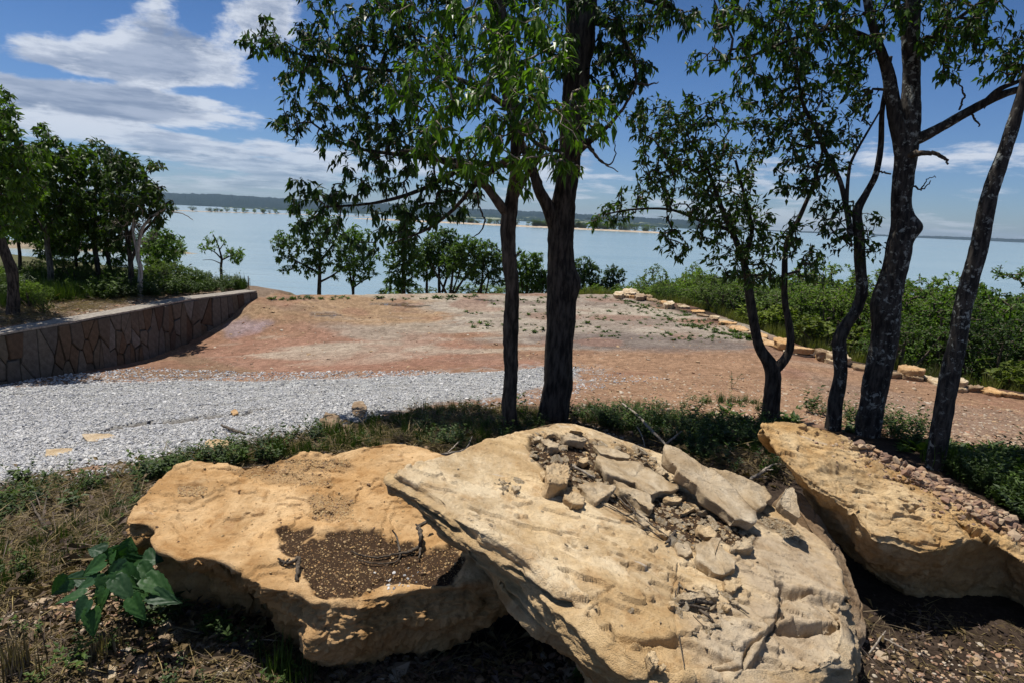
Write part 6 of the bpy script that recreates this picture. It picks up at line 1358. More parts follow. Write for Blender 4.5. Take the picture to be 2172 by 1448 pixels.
# ------------------------------------------------------------------ scattering of what nobody could count
def proto_chip(seed, flat=0.6, sub=1, rag=0.35):
    import bmesh
    bm = bmesh.new(); bmesh.ops.create_icosphere(bm, subdivisions=sub, radius=0.5); r = np.random.default_rng(seed)
    for v in bm.verts: v.co = v.co*(1+r.uniform(-rag, rag)); v.co.z *= flat
    me = bpy.data.meshes.new('chip'); bm.to_mesh(me); bm.free(); return me
def proto_obj(me, mat):
    me.materials.clear(); me.materials.append(mat)
    o = bpy.data.objects.new('source_piece', me); return o
def scatter(name, pts, scl, rot, idx, protos, kind='stuff', label=None, cat=None):
    """one object: a point mesh whose geometry nodes put one of the source pieces on each point"""
    pts = np.asarray(pts, float); n = len(pts)
    me = bpy.data.meshes.new(name); me.vertices.add(n); me.vertices.foreach_set('co', pts.astype(np.float32).ravel())
    scl = np.asarray(scl, float); scl = np.repeat(scl[:, None], 3, 1) if scl.ndim == 1 else scl
    for k, a, t in (('scl', scl, 'FLOAT_VECTOR'), ('rot', rot, 'FLOAT_VECTOR')):
        at_ = me.attributes.new(k, t, 'POINT'); at_.data.foreach_set('vector', np.asarray(a, np.float32).ravel())
    at_ = me.attributes.new('idx', 'INT', 'POINT'); at_.data.foreach_set('value', np.asarray(idx, np.int32))
    o = bpy.data.objects.new(name, me); COL.objects.link(o); tag(o, label, cat, None, kind)
    ng = bpy.data.node_groups.new(name+'_nodes', 'GeometryNodeTree')
    ng.interface.new_socket('Geometry', in_out='INPUT', socket_type='NodeSocketGeometry'); ng.interface.new_socket('Geometry', in_out='OUTPUT', socket_type='NodeSocketGeometry')
    gi = ng.nodes.new('NodeGroupInput'); go = ng.nodes.new('NodeGroupOutput'); jn = ng.nodes.new('GeometryNodeJoinGeometry')
    def named(nm, ty):
        q = ng.nodes.new('GeometryNodeInputNamedAttribute'); q.data_type = ty; q.inputs['Name'].default_value = nm
        return [s for s in q.outputs if s.enabled and s.name == 'Attribute'][0]
    sv, rv, iv = named('scl', 'FLOAT_VECTOR'), named('rot', 'FLOAT_VECTOR'), named('idx', 'INT')
    e2r = ng.nodes.new('FunctionNodeEulerToRotation'); ng.links.new(rv, e2r.inputs[0])
    for k, p in enumerate(protos):
        io = ng.nodes.new('GeometryNodeInstanceOnPoints'); oi = ng.nodes.new('GeometryNodeObjectInfo'); oi.inputs['Object'].default_value = p; oi.inputs['As Instance'].default_value = True
        cp = ng.nodes.new('FunctionNodeCompare'); cp.data_type = 'INT'; cp.operation = 'EQUAL'
        ii = [s for s in cp.inputs if s.enabled and s.name in ('A', 'B')]
        ng.links.new(iv, ii[0]); ii[1].default_value = k
        ng.links.new(gi.outputs[0], io.inputs['Points']); ng.links.new(cp.outputs[0], io.inputs['Selection']); ng.links.new(oi.outputs['Geometry'], io.inputs['Instance'])
        ng.links.new(e2r.outputs[0], io.inputs['Rotation']); ng.links.new(sv, io.inputs['Scale']); ng.links.new(io.outputs[0], jn.inputs[0])
    ng.links.new(jn.outputs[0], go.inputs[0])
    m = o.modifiers.new('scatter', 'NODES'); m.node_group = ng
    return o
R5 = np.random.default_rng(55)
def rnd_in_poly(poly, n, px_uniform=True, dens=None):
    """points inside a traced area; spread evenly over the area as the eye sees it, i.e. denser nearby"""
    poly = np.array(poly, float); lo, hi = poly.min(0), poly.max(0); out_ = []
    while sum(len(o) for o in out_) < n:
        q = R5.uniform(lo, hi, (n*2, 2)); q = q[sdpoly(q, poly) < 0]; out_.append(q)
    q = np.concatenate(out_)[:n]
    # ground intersection by interpolation over a coarse lattice
    gx = np.linspace(lo[0]-5, hi[0]+5, 26); gy = np.linspace(lo[1]-5, hi[1]+5, 22)
    LT = gpts([(a, b_) for b_ in gy for a in gx]).reshape(22, 26, 2)
    fx = (q[:, 0]-gx[0])/(gx[1]-gx[0]); fy = (q[:, 1]-gy[0])/(gy[1]-gy[0]); ix = np.clip(fx.astype(int), 0, 24); iy = np.clip(fy.astype(int), 0, 20); fx -= ix; fy -= iy
    fx = fx[:, None]; fy = fy[:, None]
    g = LT[iy, ix]*(1-fx)*(1-fy)+LT[iy, ix+1]*fx*(1-fy)+LT[iy+1, ix]*(1-fx)*fy+LT[iy+1, ix+1]*fx*fy
    return g
def rrot(n, flat=1.0): return np.c_[R5.normal(0, 0.4*flat, n), R5.normal(0, 0.4*flat, n), R5.uniform(0, 6.28, n)]
def place(g, lift=0.0): return np.c_[g, height(g)+lift]
chips = [proto_obj(proto_chip(k, 0.62), M_gravel) for k in range(4)]
g = rnd_in_poly([p for p in [(-260, 835), (0, 824), (400, 812), (560, 810), (750, 804), (900, 797), (1060, 789), (1150, 781), (1232, 786), (1215, 799), (1100, 834), (1000, 848), (900, 858), (800, 880), (740, 905), (650, 920), (560, 940), (400, 962), (330, 972), (200, 985), (100, 1005), (0, 1035), (-260, 1110)]], 88000)
keep = R5.random(len(g)) < np.where(gpoly_rut(g) > 0.015, 0.0, 1.0); g = g[keep]
sz = R5.lognormal(math.log(0.0135), 0.45, len(g)); sz = np.clip(sz, 0.006, 0.05)*np.clip(0.75+g[:, 1]*0.04, 0.8, 1.2)
scatter('gravel', place(g, 0.002), sz, rrot(len(g), 1.5), R5.integers(0, 4, len(g)), chips)
# thin spill of gravel past its edges
g = rnd_in_poly([(1100, 790), (1232, 770), (1330, 790), (1420, 800), (1300, 815), (1180, 850), (1000, 880), (760, 930), (420, 985), (120, 1030), (0, 1060), (-200, 1150), (-200, 1060), (100, 1010), (700, 900), (1000, 855)], 3500)
scatter('gravel', place(g, 0.001), np.clip(R5.lognormal(math.log(0.02), .4, len(g)), .01, .05), rrot(len(g), 1.5), R5.integers(0, 4, len(g)), chips)
g = rnd_in_poly([(-100, 795), (0, 812), (300, 780), (560, 790), (900, 785), (1000, 795), (600, 806), (0, 826), (-100, 830)], 3500)
scatter('gravel', place(g, 0.001), np.clip(R5.lognormal(math.log(0.025), .4, len(g)), .012, .06), rrot(len(g), 1.5), R5.integers(0, 4, len(g)), chips)
# brown stone chips over the graded soil
bch = [proto_obj(proto_chip(20+k, 0.45), M_chip) for k in range(4)]
for poly, n, s0 in (([(1210, 800), (1500, 790), (1850, 830), (2172, 870), (2300, 900), (2300, 1100), (2172, 1020), (1990, 960), (1850, 910), (1600, 890), (1230, 890)], 7000, 0.020),
                    ([(560, 640), (1300, 632), (1700, 760), (2172, 860), (2172, 880), (1500, 800), (1200, 780), (900, 790), (500, 800), (420, 770)], 1800, 0.026),
                    ([(0, 1060), (270, 1010), (420, 985), (760, 930), (1060, 900), (1160, 900), (1150, 925), (800, 965), (400, 985), (270, 1100), (340, 1180), (600, 1400), (620, 1448), (0, 1448)], 5200, 0.022),
                    ([(1180, 870), (1620, 880), (1640, 1000), (1500, 990), (1380, 950), (1200, 905)], 2200, 0.022),
                    ([(560, 1410), (900, 1390), (1250, 1380), (1300, 1448), (560, 1448)], 500, 0.022),
                    ([(1820, 1350), (2172, 1380), (2172, 1448), (1780, 1448)], 260, 0.014)):
    g = rnd_in_poly(poly, n); scatter('stone_chips', place(g, 0.0), np.clip(R5.lognormal(math.log(s0), .5, len(g)), .008, .10), rrot(len(g), 0.6), R5.integers(0, 4, len(g)), bch)

# plants
def plant_mesh(name, mat, seed, kind):
    r = np.random.default_rng(seed); Vs, Fs, Rs = [], [], []; n0 = 0
    if kind == 'weed':                      # upright stems carrying small leaves
        for s_ in range(r.integers(4, 8)):
            a = r.uniform(0, 6.28); ln = r.uniform(0.09, 0.22); top = np.array([math.cos(a)*ln*.5, math.sin(a)*ln*.5, ln]); m = r.integers(9, 16)
            t = np.linspace(0.25, 1, m); b_ = top*t[:, None]*np.array([1, 1, 1]); aa = r.uniform(0, 6.28, m)
            dv = np.c_[np.cos(aa), np.sin(aa), r.uniform(0.0, 0.9, m)]; L_ = r.uniform(0.022, 0.048, m)
            n0 = leaves_into(Vs, Fs, Rs, b_, dv, np.tile([0, 0, 1.0], (m, 1))+r.normal(0, .2, (m, 3)), L_, L_*0.45, n0, r.uniform(0, 1, m))
    elif kind == 'grass':
        m = 34; a = r.uniform(0, 6.28, m); ln = r.uniform(0.07, 0.20, m); lean = r.uniform(0.15, 0.8, m)
        dv = np.c_[np.cos(a)*lean, np.sin(a)*lean, np.ones(m)]; b_ = np.c_[r.normal(0, 0.025, (m, 2)), np.zeros(m)]
        n0 = leaves_into(Vs, Fs, Rs, b_, dv, np.c_[-np.cos(a), -np.sin(a), np.full(m, .3)]*-1, ln, np.full(m, 0.0065), n0, r.uniform(0, 1, m), bend=-0.35 if False else 0.3)
    elif kind == 'straw':
        m = 26; a = r.uniform(0, 6.28, m); ln = r.uniform(0.06, 0.20, m)
        dv = np.c_[np.cos(a), np.sin(a), r.uniform(-0.02, 0.35, m)]; b_ = np.c_[r.normal(0, 0.06, (m, 2)), r.uniform(0.003, 0.02, m)]
        n0 = leaves_into(Vs, Fs, Rs, b_, dv, np.tile([0, 0, 1.0], (m, 1))+r.normal(0, .5, (m, 3)), ln, r.uniform(0.0018, 0.0042, m), n0, r.uniform(0, 1, m), bend=0.1)
    elif kind == 'sprout':
        m = 12; a = r.uniform(0, 6.28, m); dv = np.c_[np.cos(a), np.sin(a), r.uniform(0.3, 1.2, m)]; L_ = r.uniform(0.04, 0.09, m)
        n0 = leaves_into(Vs, Fs, Rs, np.c_[r.normal(0, 0.012, (m, 2)), np.zeros(m)], dv, np.tile([0, 0, 1.0], (m, 1)), L_, L_*0.35, n0, r.uniform(0, 1, m))
    elif kind == 'litter':                  # curled dead leaves lying flat
        m = 16; a = r.uniform(0, 6.28, m); dv = np.c_[np.cos(a), np.sin(a), r.uniform(-0.05, 0.25, m)]; L_ = r.uniform(0.02, 0.05, m)
        n0 = leaves_into(Vs, Fs, Rs, np.c_[r.normal(0, 0.09, (m, 2)), r.uniform(0.004, 0.015, m)], dv, np.tile([0, 0, 1.0], (m, 1))+r.normal(0, .4, (m, 3)), L_, L_*0.45, n0, r.uniform(0, 1, m), fold=0.2)
    o = mk(name, np.concatenate(Vs), np.concatenate(Fs), mat, attrs={'rnd': np.concatenate(Rs)}, smooth=False, link=False)
    return o
weeds = [plant_mesh('source_piece', M_weed, 400+k, 'weed') for k in range(5)]
grass = [plant_mesh('source_piece', M_weed, 420+k, 'grass') for k in range(3)]
straw = [plant_mesh('source_piece', M_straw, 430+k, 'straw') for k in range(4)]
sprout = [plant_mesh('source_piece', M_weed, 440+k, 'sprout') for k in range(3)]
M_dead = leaf_mat('dead_leaves', (0.055, 0.038, 0.026), (0.20, 0.14, 0.09), 0.1, 0.8)
litter = [plant_mesh('source_piece', M_dead, 450+k, 'litter') for k in range(3)]
def patchy(g, n_keep, scale=1.3, thr=0.0, seed=3):
    v = fbm(g, scale, 3, .55, seed); k = (v+R5.normal(0, 0.12, len(g))) > thr
    return g[k][:n_keep]
def zr(n): return np.c_[R5.normal(0, .12, n), R5.normal(0, .12, n), R5.uniform(0, 6.28, n)]
def veg(name, poly, n, protos, s0, thr=0.0, seed=3, sd=0.3, scale=1.3):
    g = rnd_in_poly(poly, n); g = patchy(g, n, scale, thr, seed)
    scatter(name, place(g, -0.004), np.clip(R5.lognormal(math.log(s0), sd, len(g)), s0*.4, s0*2.2), zr(len(g)), R5.integers(0, len(protos), len(g)), protos)
Z_strip = [(360, 985), (560, 948), (760, 905), (900, 868), (1080, 862), (1170, 880), (1180, 905), (1000, 960), (860, 945), (700, 965), (480, 992), (400, 1000), (300, 1030)]
Z_left = [(-60, 1050), (120, 1010), (330, 980), (420, 985), (330, 1030), (262, 1100), (255, 1160), (60, 1250), (-60, 1300)]
Z_bl = [(-60, 1100), (262, 1100), (300, 1180), (420, 1290), (600, 1400), (660, 1448), (660, 1500), (-80, 1500)]
Z_mid = [(1160, 890), (1300, 885), (1480, 888), (1640, 915), (1640, 1010), (1560, 1010), (1420, 950), (1260, 905)]
Z_right = [(1990, 990), (2172, 975), (2300, 980), (2300, 1150), (2172, 1110), (2040, 1020)]
Z_front = [(560, 1405), (760, 1400), (900, 1380), (1200, 1365), (1330, 1448), (1330, 1500), (560, 1500)]
Z_fr = [(1800, 1340), (1900, 1290), (2172, 1330), (2260, 1500), (1760, 1500)]
veg('weeds', Z_strip, 1050, weeds, 0.48, 0.10, 3, 0.35, 2.2); veg('grass', Z_strip, 800, grass, 0.45, 0.05, 4, 0.35, 2.2); veg('dry_straw', Z_strip, 1200, straw, 0.9, -0.4, 5); veg('fallen_leaves', Z_strip, 500, litter, 0.9, -0.5, 6)
veg('weeds', Z_left, 480, weeds, 0.5, 0.14, 6, 0.3, 2.2); veg('grass', Z_left, 360, grass, 0.42, 0.18, 7, 0.3, 2.2); veg('dry_straw', Z_left, 1300, straw, 0.8, -0.15, 8)
veg('dry_straw', Z_bl, 620, straw, 0.7, 0.0, 9, 0.3, 2.5); veg('weeds', Z_bl, 60, weeds, 0.5, 0.0, 10); veg('fallen_leaves', Z_bl, 700, litter, 0.8, -0.5, 11); veg('fallen_leaves', Z_left, 500, litter, 0.9, -0.5, 12)
veg('weeds', Z_mid, 1100, weeds, 0.52, 0.05, 13, 0.35, 2.0); veg('grass', Z_mid, 800, grass, 0.45, 0.05, 14, 0.3, 2.0); veg('fallen_leaves', Z_mid, 500, litter, 1.0, -0.5, 15); veg('dry_straw', Z_mid, 500, straw, 0.9, -0.5, 15)
veg('weeds', Z_right, 620, weeds, 0.7, -0.15, 16); veg('grass', Z_right, 200, grass, 0.8, -0.2, 17)
veg('dry_straw', Z_front, 90, straw, 0.7, -0.1, 18); veg('fallen_leaves', Z_front, 110, litter, 0.8, -0.5, 19); veg('dry_straw', Z_fr, 26, straw, 0.7, -0.2, 20); veg('fallen_leaves', Z_fr, 60, litter, 0.6, -0.3, 19)
# small weeds dotted over the far pad, and sparse ones on the right
veg('weed_sprouts', [(930, 632), (1300, 630), (1470, 672), (1620, 722), (1500, 725), (1200, 715), (960, 690)], 620, sprout, 0.75, 0.04, 21, 0.4, 1.6)
veg('weed_sprouts', [(1300, 636), (1380, 638), (1640, 722), (1560, 720), (1440, 690)], 380, sprout, 0.75, -0.05, 22, 0.4, 1.6)
veg('weed_sprouts', [(560, 630), (1300, 628), (1300, 634), (560, 637)], 160, sprout, 1.2, 0.0, 23)
veg('weed_sprouts', [(1400, 860), (1700, 860), (1900, 930), (2172, 960), (2172, 1000), (1900, 960), (1700, 900), (1400, 890)], 420, sprout, 1.0, 0.05, 24)
veg('weeds', [(1230, 865), (1400, 858), (1480, 850), (1620, 850), (1640, 880), (1560, 885), (1470, 885), (1250, 888)], 260, weeds+grass, 0.45, 0.02, 25)
veg('weeds', [(1690, 870), (1760, 870), (1900, 900), (1960, 900), (1950, 960), (1880, 930)], 90, weeds, 0.7, -0.1, 26)
# terrace plants
veg('grass', [(0, 580), (300, 590), (530, 606), (520, 616), (300, 628), (150, 640), (0, 655)], 2600, grass, 1.1, -0.05, 27, 0.35, 0.8)
veg('weeds', [(0, 590), (300, 596), (535, 607), (520, 616), (330, 632), (220, 638), (120, 650), (0, 660)], 1700, weeds, 1.2, -0.05, 28, 0.35, 0.8)
veg('dry_straw', [(0, 600), (300, 605), (430, 612), (300, 640), (0, 700)], 500, straw, 1.4, -0.3, 29)
# grass on the slope beyond the border
g = np.c_[R5.uniform(2, 12, 9000), R5.uniform(8, 22, 9000)]; de, se = sdline(g, EDGE); e_ = de*np.where(se > 0, -1, 1); g = g[(e_ > 0.25) & (e_ < 5)][:3600]
M_slopegrass = leaf_mat('slope_grass', (0.10, 0.12, 0.03), (0.26, 0.26, 0.10), 0.3, 0.7)
sg = [plant_mesh('source_piece', M_slopegrass, 470+k, 'grass') for k in range(3)]
scatter('grass', place(g, -0.01), R5.uniform(0.7, 1.9, len(g)), zr(len(g)), R5.integers(0, 3, len(g)), sg)

# grit and crumbs lying on the boulders: dropped onto the built surfaces
from mathutils.bvhtree import BVHTree
bpy.context.view_layer.update()
bvh = {}
def surf(o):
    if o.name not in bvh:
        me = o.data; V = np.zeros(len(me.vertices)*3, np.float32); me.vertices.foreach_get('co', V); V = V.reshape(-1, 3)+np.array(o.location)
        bvh[o.name] = BVHTree.FromPolygons([tuple(v) for v in V.tolist()], [tuple(p.vertices) for p in me.polygons])
    return bvh[o.name]
BL = [o for o in COL.objects if o.name.startswith('boulder')][:3]
def on_rock(o, px, py):
    d = Vector(ray(px, py)); h, n_, i, dist = surf(o).ray_cast(Vector((0, 0, 0)), d.normalized()); return h, n_
def grit(name, o, poly, n, protos, s0, sd=.45, smax=.05, lift=0.0):
    poly = np.array(poly, float); lo, hi = poly.min(0), poly.max(0); P_ = []
    while len(P_) < n:
        q = R5.uniform(lo, hi, (n, 2)); q = q[sdpoly(q, poly)+R5.normal(0, 5, len(q)) < 0]
        for a, b_ in q:
            h, nn = on_rock(o, a, b_)
            if h is not None and nn is not None: P_.append(tuple(h))
            else: P_.append(None)
        if len(P_) > n*3: break
    P_ = np.array([p for p in P_ if p is not None][:n])
    scatter(name, P_+np.array([0, 0, lift]), np.clip(R5.lognormal(math.log(s0), sd, len(P_)), .003, smax), rrot(len(P_), 1), R5.integers(0, len(protos), len(P_)), protos)
gr = [proto_obj(proto_chip(40+k, 0.6), M_grit) for k in range(3)]; rc = [proto_obj(proto_chip(50+k, 0.5), M_redchip) for k in range(3)]; pc = [proto_obj(proto_chip(60+k, 0.35), M_rock_grey) for k in range(3)]
grit('grit', BL[0], soil1, 1500, gr, 0.0042, .5, .018)
for pz in grit1: grit('grit', BL[0], pz, 900, gr, 0.0055, .4, .018)
grit('grit', BL[0], [(300, 1000), (900, 945), (1000, 1100), (500, 1230), (300, 1100)], 350, gr, 0.006, .5, .02)
grit('gravel', BL[0], [(790, 1215), (850, 1210), (900, 1200), (890, 1250), (800, 1262), (780, 1255)], 22, chips, 0.010, .4, .022)
grit('grit', BL[1], soil2, 1700, gr, 0.0050, .6, .025); grit('stone_chips', BL[1], soil2, 620, pc, 0.018, .6, .075); grit('stone_chips', BL[1], soil2b, 160, pc, 0.012, .5, .04)
grit('stone_chips', BL[1], [(1430, 1240), (1560, 1250), (1540, 1330), (1440, 1320)], 60, pc, 0.015, .6, .05)
grit('stone_chips', BL[1], [(1052, 1016), (1105, 1016), (1105, 1045), (1055, 1045)], 22, pc, 0.018, .5, .04)
grit('stone_chips', BL[1], [(900, 1000), (1400, 950), (1800, 1200), (1780, 1400), (1400, 1400), (1100, 1200)], 110, pc, 0.006, .7, .03)
grit('red_rubble', BL[2], rub3, 4200, rc, 0.0125, .7, .065); grit('red_rubble', BL[2], [(1700, 910), (1900, 950), (2172, 1130), (2000, 1100), (1800, 1000)], 260, rc, 0.010, .6, .03)
# weeds, straw on the soil of the pale slab
def on_list(o, pts):
    L_ = []
    for a, b_ in pts:
        h, _ = on_rock(o, a, b_)
        if h is not None: L_.append(h)
    return L_

# ------------------------------------------------------------------ broad leaved plant: each big leaf a part
def broad_leaf(name, base, d, up, L_, W_, parent, seed):
    r = np.random.default_rng(seed); nu_, nv_ = 15, 23
    d = np.array(d, float); d /= np.linalg.norm(d); s_ = np.cross(d, up); s_ /= np.linalg.norm(s_); u = np.cross(s_, d)
    V = []
    for j in range(nv_):
        t = j/(nv_-1); wdt = W_*0.5*(math.sin(math.pi*min(1, t*0.92+0.08)**0.62))**0.9*(1+0.06*math.sin(t*38))
        if j == 0: wdt = W_*0.16
        if j == nv_-1: wdt = 0.001
        for i in range(nu_):
            a = (i/(nu_-1)-0.5)*2; back = -0.10*L_*(abs(a)**1.5)*(1-t)*1.2
            q = base+d*(L_*t+back)+s_*a*wdt+u*(abs(a)*wdt*0.30-0.20*L_*t*t+0.010*L_*math.sin(abs(a)*9+t*14)+r.normal(0, 0.0006))
            V.append(q)
    aa = np.tile(np.abs((np.arange(nu_)/(nu_-1)-0.5)*2), nv_); tt = np.repeat(np.arange(nv_)/(nv_-1), nu_)
    vein = np.maximum(np.exp(-(aa/0.09)**2), np.exp(-(((tt-0.35*aa)*6.5 % 1-0.5)/0.11)**2)*0.7)
    return mk(name, V, gridfaces(nu_, nv_), M_leaf_broad, parent, attrs={'rnd': r.uniform(0.05, 0.5)+0.5*vein})
gb = gpt(275, 1275); base0 = np.array([gb[0], gb[1], gz(*gb)])
bp = empty('broad_leaved_plant', tuple(base0), 'broad leaved green weed growing against the left end of the orange boulder', 'plant')
B = Bag()
# (base px, tip px, Y base, Y tip, width px)
r_ = np.random.default_rng(8); bl_leaves = []
for k in range(24):
    px, py = [(270, 1160), (235, 1175), (200, 1200), (250, 1205), (285, 1190), (310, 1215), (225, 1240), (185, 1235), (260, 1245), (300, 1250), (160, 1225), (215, 1270), (175, 1290), (335, 1240), (345, 1265), (130, 1240), (290, 1285), (240, 1215), (205, 1165), (320, 1185), (275, 1225), (150, 1265), (195, 1315), (255, 1180), (300, 1160), (230, 1195), (175, 1205), (285, 1215), (245, 1280), (350, 1225)][k]
    a_ = math.atan2(py-1215, px-250)+r_.uniform(-0.7, 0.7); ln = r_.uniform(44, 74); Y = 2.30-(py-1150)*0.0021+r_.uniform(-.05, .03)
    bl_leaves.append(((px-math.cos(a_)*ln*0.4, py-math.sin(a_)*ln*0.3-6), (px+math.cos(a_)*ln*0.6, py+math.sin(a_)*ln*0.45+12), Y, Y-0.03*math.sin(a_)-0.02, r_.uniform(36, 56)))
for i, (a, b_, Ya, Yb, wpx) in enumerate(bl_leaves):
    p, q = at(*a, Ya), at(*b_, Yb); L_ = np.linalg.norm(q-p); d = (q-p)/L_
    broad_leaf('leaf', p, d, np.array([0.1, -0.55, 0.85])+r_.normal(0, .25, 3), max(L_, 0.06), wpx/FPX*Ya*1.05, bp, 600+i)
    mid = (base0+p)/2+np.array([0, 0.02, 0.03]); V, F = tube(catmull(np.array([base0, mid, p]), 8), 0.0028, 5); B.add(V, F)
B.build('stems', M_weed, bp)

# small leafy weeds in front, each one a plant
def small_plant(px, py, h, label, seed, n=26, L_=0.05, dep=None, mat=None, name='weed', cat='plant'):
    g_ = gpt(px, py); z = gz(*g_); r = np.random.default_rng(seed); base_ = np.array([g_[0], g_[1], z]); root = empty(name, tuple(base_), label, cat)
    Vs, Fs, Rs = [], [], []; n0 = 0; B = Bag()
    for k in range(max(3, n//8)):
        a = r.uniform(0, 6.28); top = base_+np.array([math.cos(a)*h*0.45, math.sin(a)*h*0.45, h*r.uniform(0.6, 1)]); P_ = catmull(np.array([base_-np.array([0, 0, .01]), (base_+top)/2+r.normal(0, h*.05, 3)+np.array([0, 0, h*.1]), top]), 8)
        V, F = tube(P_, 0.0022, 4); B.add(V, F)
        m = 9; t = r.uniform(0.3, 1, m); b_ = np.stack([np.interp(t, np.linspace(0, 1, 8), P_[:, c]) for c in range(3)], -1); aa = r.uniform(0, 6.28, m)
        dv = np.c_[np.cos(aa), np.sin(aa), r.uniform(-0.1, 0.7, m)]; Ls = r.uniform(0.7, 1.2, m)*L_
        n0 = leaves_into(Vs, Fs, Rs, b_, dv, np.tile([0, 0, 1.0], (m, 1)), Ls, Ls*0.5, n0, r.uniform(0.2, 1, m))
    B.build('stems', M_weed, root, kind='stuff'); mk('leaves', np.concatenate(Vs), np.concatenate(Fs), mat or M_weed, root, attrs={'rnd': np.concatenate(Rs)}, smooth=False, kind='stuff')
small_plant(375, 1320, 0.13, 'bright small leafed weed below the broad leaved plant, under the boulder edge', 701, 40)
small_plant(455, 1350, 0.10, 'low bright weed in the shadow edge in front of the orange boulder', 702, 34)
small_plant(310, 1330, 0.09, 'small weed touching the lower right of the broad leaved plant', 703, 24)
small_plant(160, 1085, 0.13, 'bushy dark weed with pale stone beside it at the left', 704, 40, 0.045)
small_plant(50, 1030, 0.16, 'leafy weed at the left edge below the gravel', 705, 40, 0.05)
small_plant(1240, 1440, 0.12, 'dim weed in the shadow under the front of the pale slab', 706, 30, 0.06)
small_plant(1551, 822, 0.24, 'single upright weed stalk alone on the bare soil left of the forked tree', 707, 24, 0.045)
small_plant(1090, 880, 0.22, 'bright leafy sucker sprouting at the foot of the flaking trunk', 708, 26, 0.055, name='sprout')
def grass_clump(px, py, h, label, seed, n=60, mat=None):
    g_ = gpt(px, py); z = gz(*g_); r = np.random.default_rng(seed); m = n; a = r.uniform(0, 6.28, m); lean = r.uniform(0.1, 0.7, m); Vs, Fs, Rs = [], [], []
    leaves_into(Vs, Fs, Rs, np.c_[g_[0]+r.normal(0, .03, m), g_[1]+r.normal(0, .03, m), np.full(m, z-.01)], np.c_[np.cos(a)*lean, np.sin(a)*lean, np.ones(m)], np.c_[np.cos(a), np.sin(a), np.full(m, .3)], r.uniform(.5, 1, m)*h, np.full(m, .006), 0, r.uniform(0, 1, m), bend=0.35)
    mk('grass_clump', Vs[0], Fs[0], mat or M_weed, attrs={'rnd': Rs[0]}, smooth=False, origin='base', label=label, cat='grass', kind='stuff')
grass_clump(600, 1440, 0.20, 'green grass clump under the nose of the orange boulder', 711)
grass_clump(640, 1450, 0.16, 'second green grass clump at the bottom', 712)
grass_clump(1975, 975, 0.12, 'grass at the foot of the leaning trunk', 713, 70)
grass_clump(215, 1400, 0.14, 'dry straw clump', 714, 80, M_straw); grass_clump(30, 1440, 0.20, 'dry straw clump at the left', 715, 90, M_straw)

# ------------------------------------------------------------------ fallen twigs and branches
def stick(name, paths, mat, label, surface=None, cat='branch', Y=None, seed=0):
    """paths: lists of (px, py, width px, lift m) laid on the ground or on a boulder"""
    B = Bag(); r = np.random.default_rng(seed)
    for path in paths:
        P_ = []; R_ = []
        for (x, y, w_, lift) in path:
            if surface is None: g_ = gpt(x, y); q = np.array([g_[0], g_[1], gz(*g_)])
            else:
                h, _ = on_rock(surface, x, y)
                if h is None: continue
                q = np.array(h)
            rad = w_/2/FPX*q[1]*1.15
            # a raised point keeps its place in view by standing nearer
            d = q/q[1]; q = d*(q[1]-lift/abs(d[2])*0.85) if lift > 0.03 else q+np.array([0, 0, lift]); q = q+np.array([0, 0, rad*0.6]); P_.append(q); R_.append(rad)
        if len(P_) < 2: continue
        q = catmull(np.c_[np.array(P_), R_], max(8, len(P_)*6)); q[:, :3] += r.normal(0, np.maximum(q[:, 3:4], .001)*0.25, (len(q), 3)); V, F = tube(q[:, :3], np.maximum(q[:, 3], .0012), 7); B.add(V, F)
    B.build(name, mat, origin='base', label=label, cat=cat)
b0, b1, b2 = BL
stick('fallen_branch', [[(912, 1106, 7, .05), (890, 1118, 8, .05), (893, 1140, 9, .04), (889, 1170, 8, .02), (870, 1175, 7, .01), (840, 1180, 5, .01), (800, 1187, 4, .01), (765, 1182, 4, .01), (745, 1173, 3, .01)], [(893, 1170, 6, .02), (888, 1190, 3, .01)], [(848, 1176, 5, .01), (842, 1155, 4, .03), (832, 1138, 3, .03)], [(850, 1178, 4, .01), (840, 1195, 3, .01), (800, 1200, 3, .01), (760, 1192, 2, .01)], [(890, 1118, 5, .05), (882, 1112, 3, .05)]],
      M_twig, 'grey forked branch lying across the dark soil on the orange boulder', b0, seed=1)
stick('twig', [[(590, 1190, 4, .01), (605, 1200, 7, .01), (622, 1198, 8, .01), (634, 1195, 9, .015), (632, 1215, 9, .01), (629, 1232, 7, .0)], [(598, 1205, 4, .01), (615, 1192, 4, .015)]], M_twig, 'short crooked twig at the left edge of the dark soil on the orange boulder', b0, 'twig', seed=2)
stick('twig', [[(1210, 990, 6, .01), (1235, 1005, 5, .01), (1262, 1018, 4, .01)]], M_twig_pale, 'straight pale stick between the chunky block and the longest slab', b1, 'twig', seed=3)
stick('twig_heap', [[(1435, 1270, 5, .01), (1460, 1285, 9, .02), (1490, 1290, 10, .02), (1512, 1288, 8, .01)], [(1440, 1285, 6, .01), (1470, 1296, 7, .015), (1500, 1298, 5, .01)], [(1450, 1262, 4, .02), (1480, 1272, 5, .02)], [(1480, 1300, 5, .01), (1500, 1312, 7, .01), (1515, 1322, 4, .0)], [(1470, 1305, 2, .0), (1490, 1325, 2, 0), (1500, 1330, 2, 0)], [(1440, 1240, 3, .01), (1436, 1265, 3, .01)]], M_twig, 'small heap of dark twigs on the lower face of the pale slab', b1, 'twig', seed=4)
stick('twig', [[(1545, 1280, 3, .01), (1565, 1292, 5, .01), (1588, 1308, 3, .01)]], M_twig, 'thin dark stick right of the twig heap', b1, 'twig', seed=5)
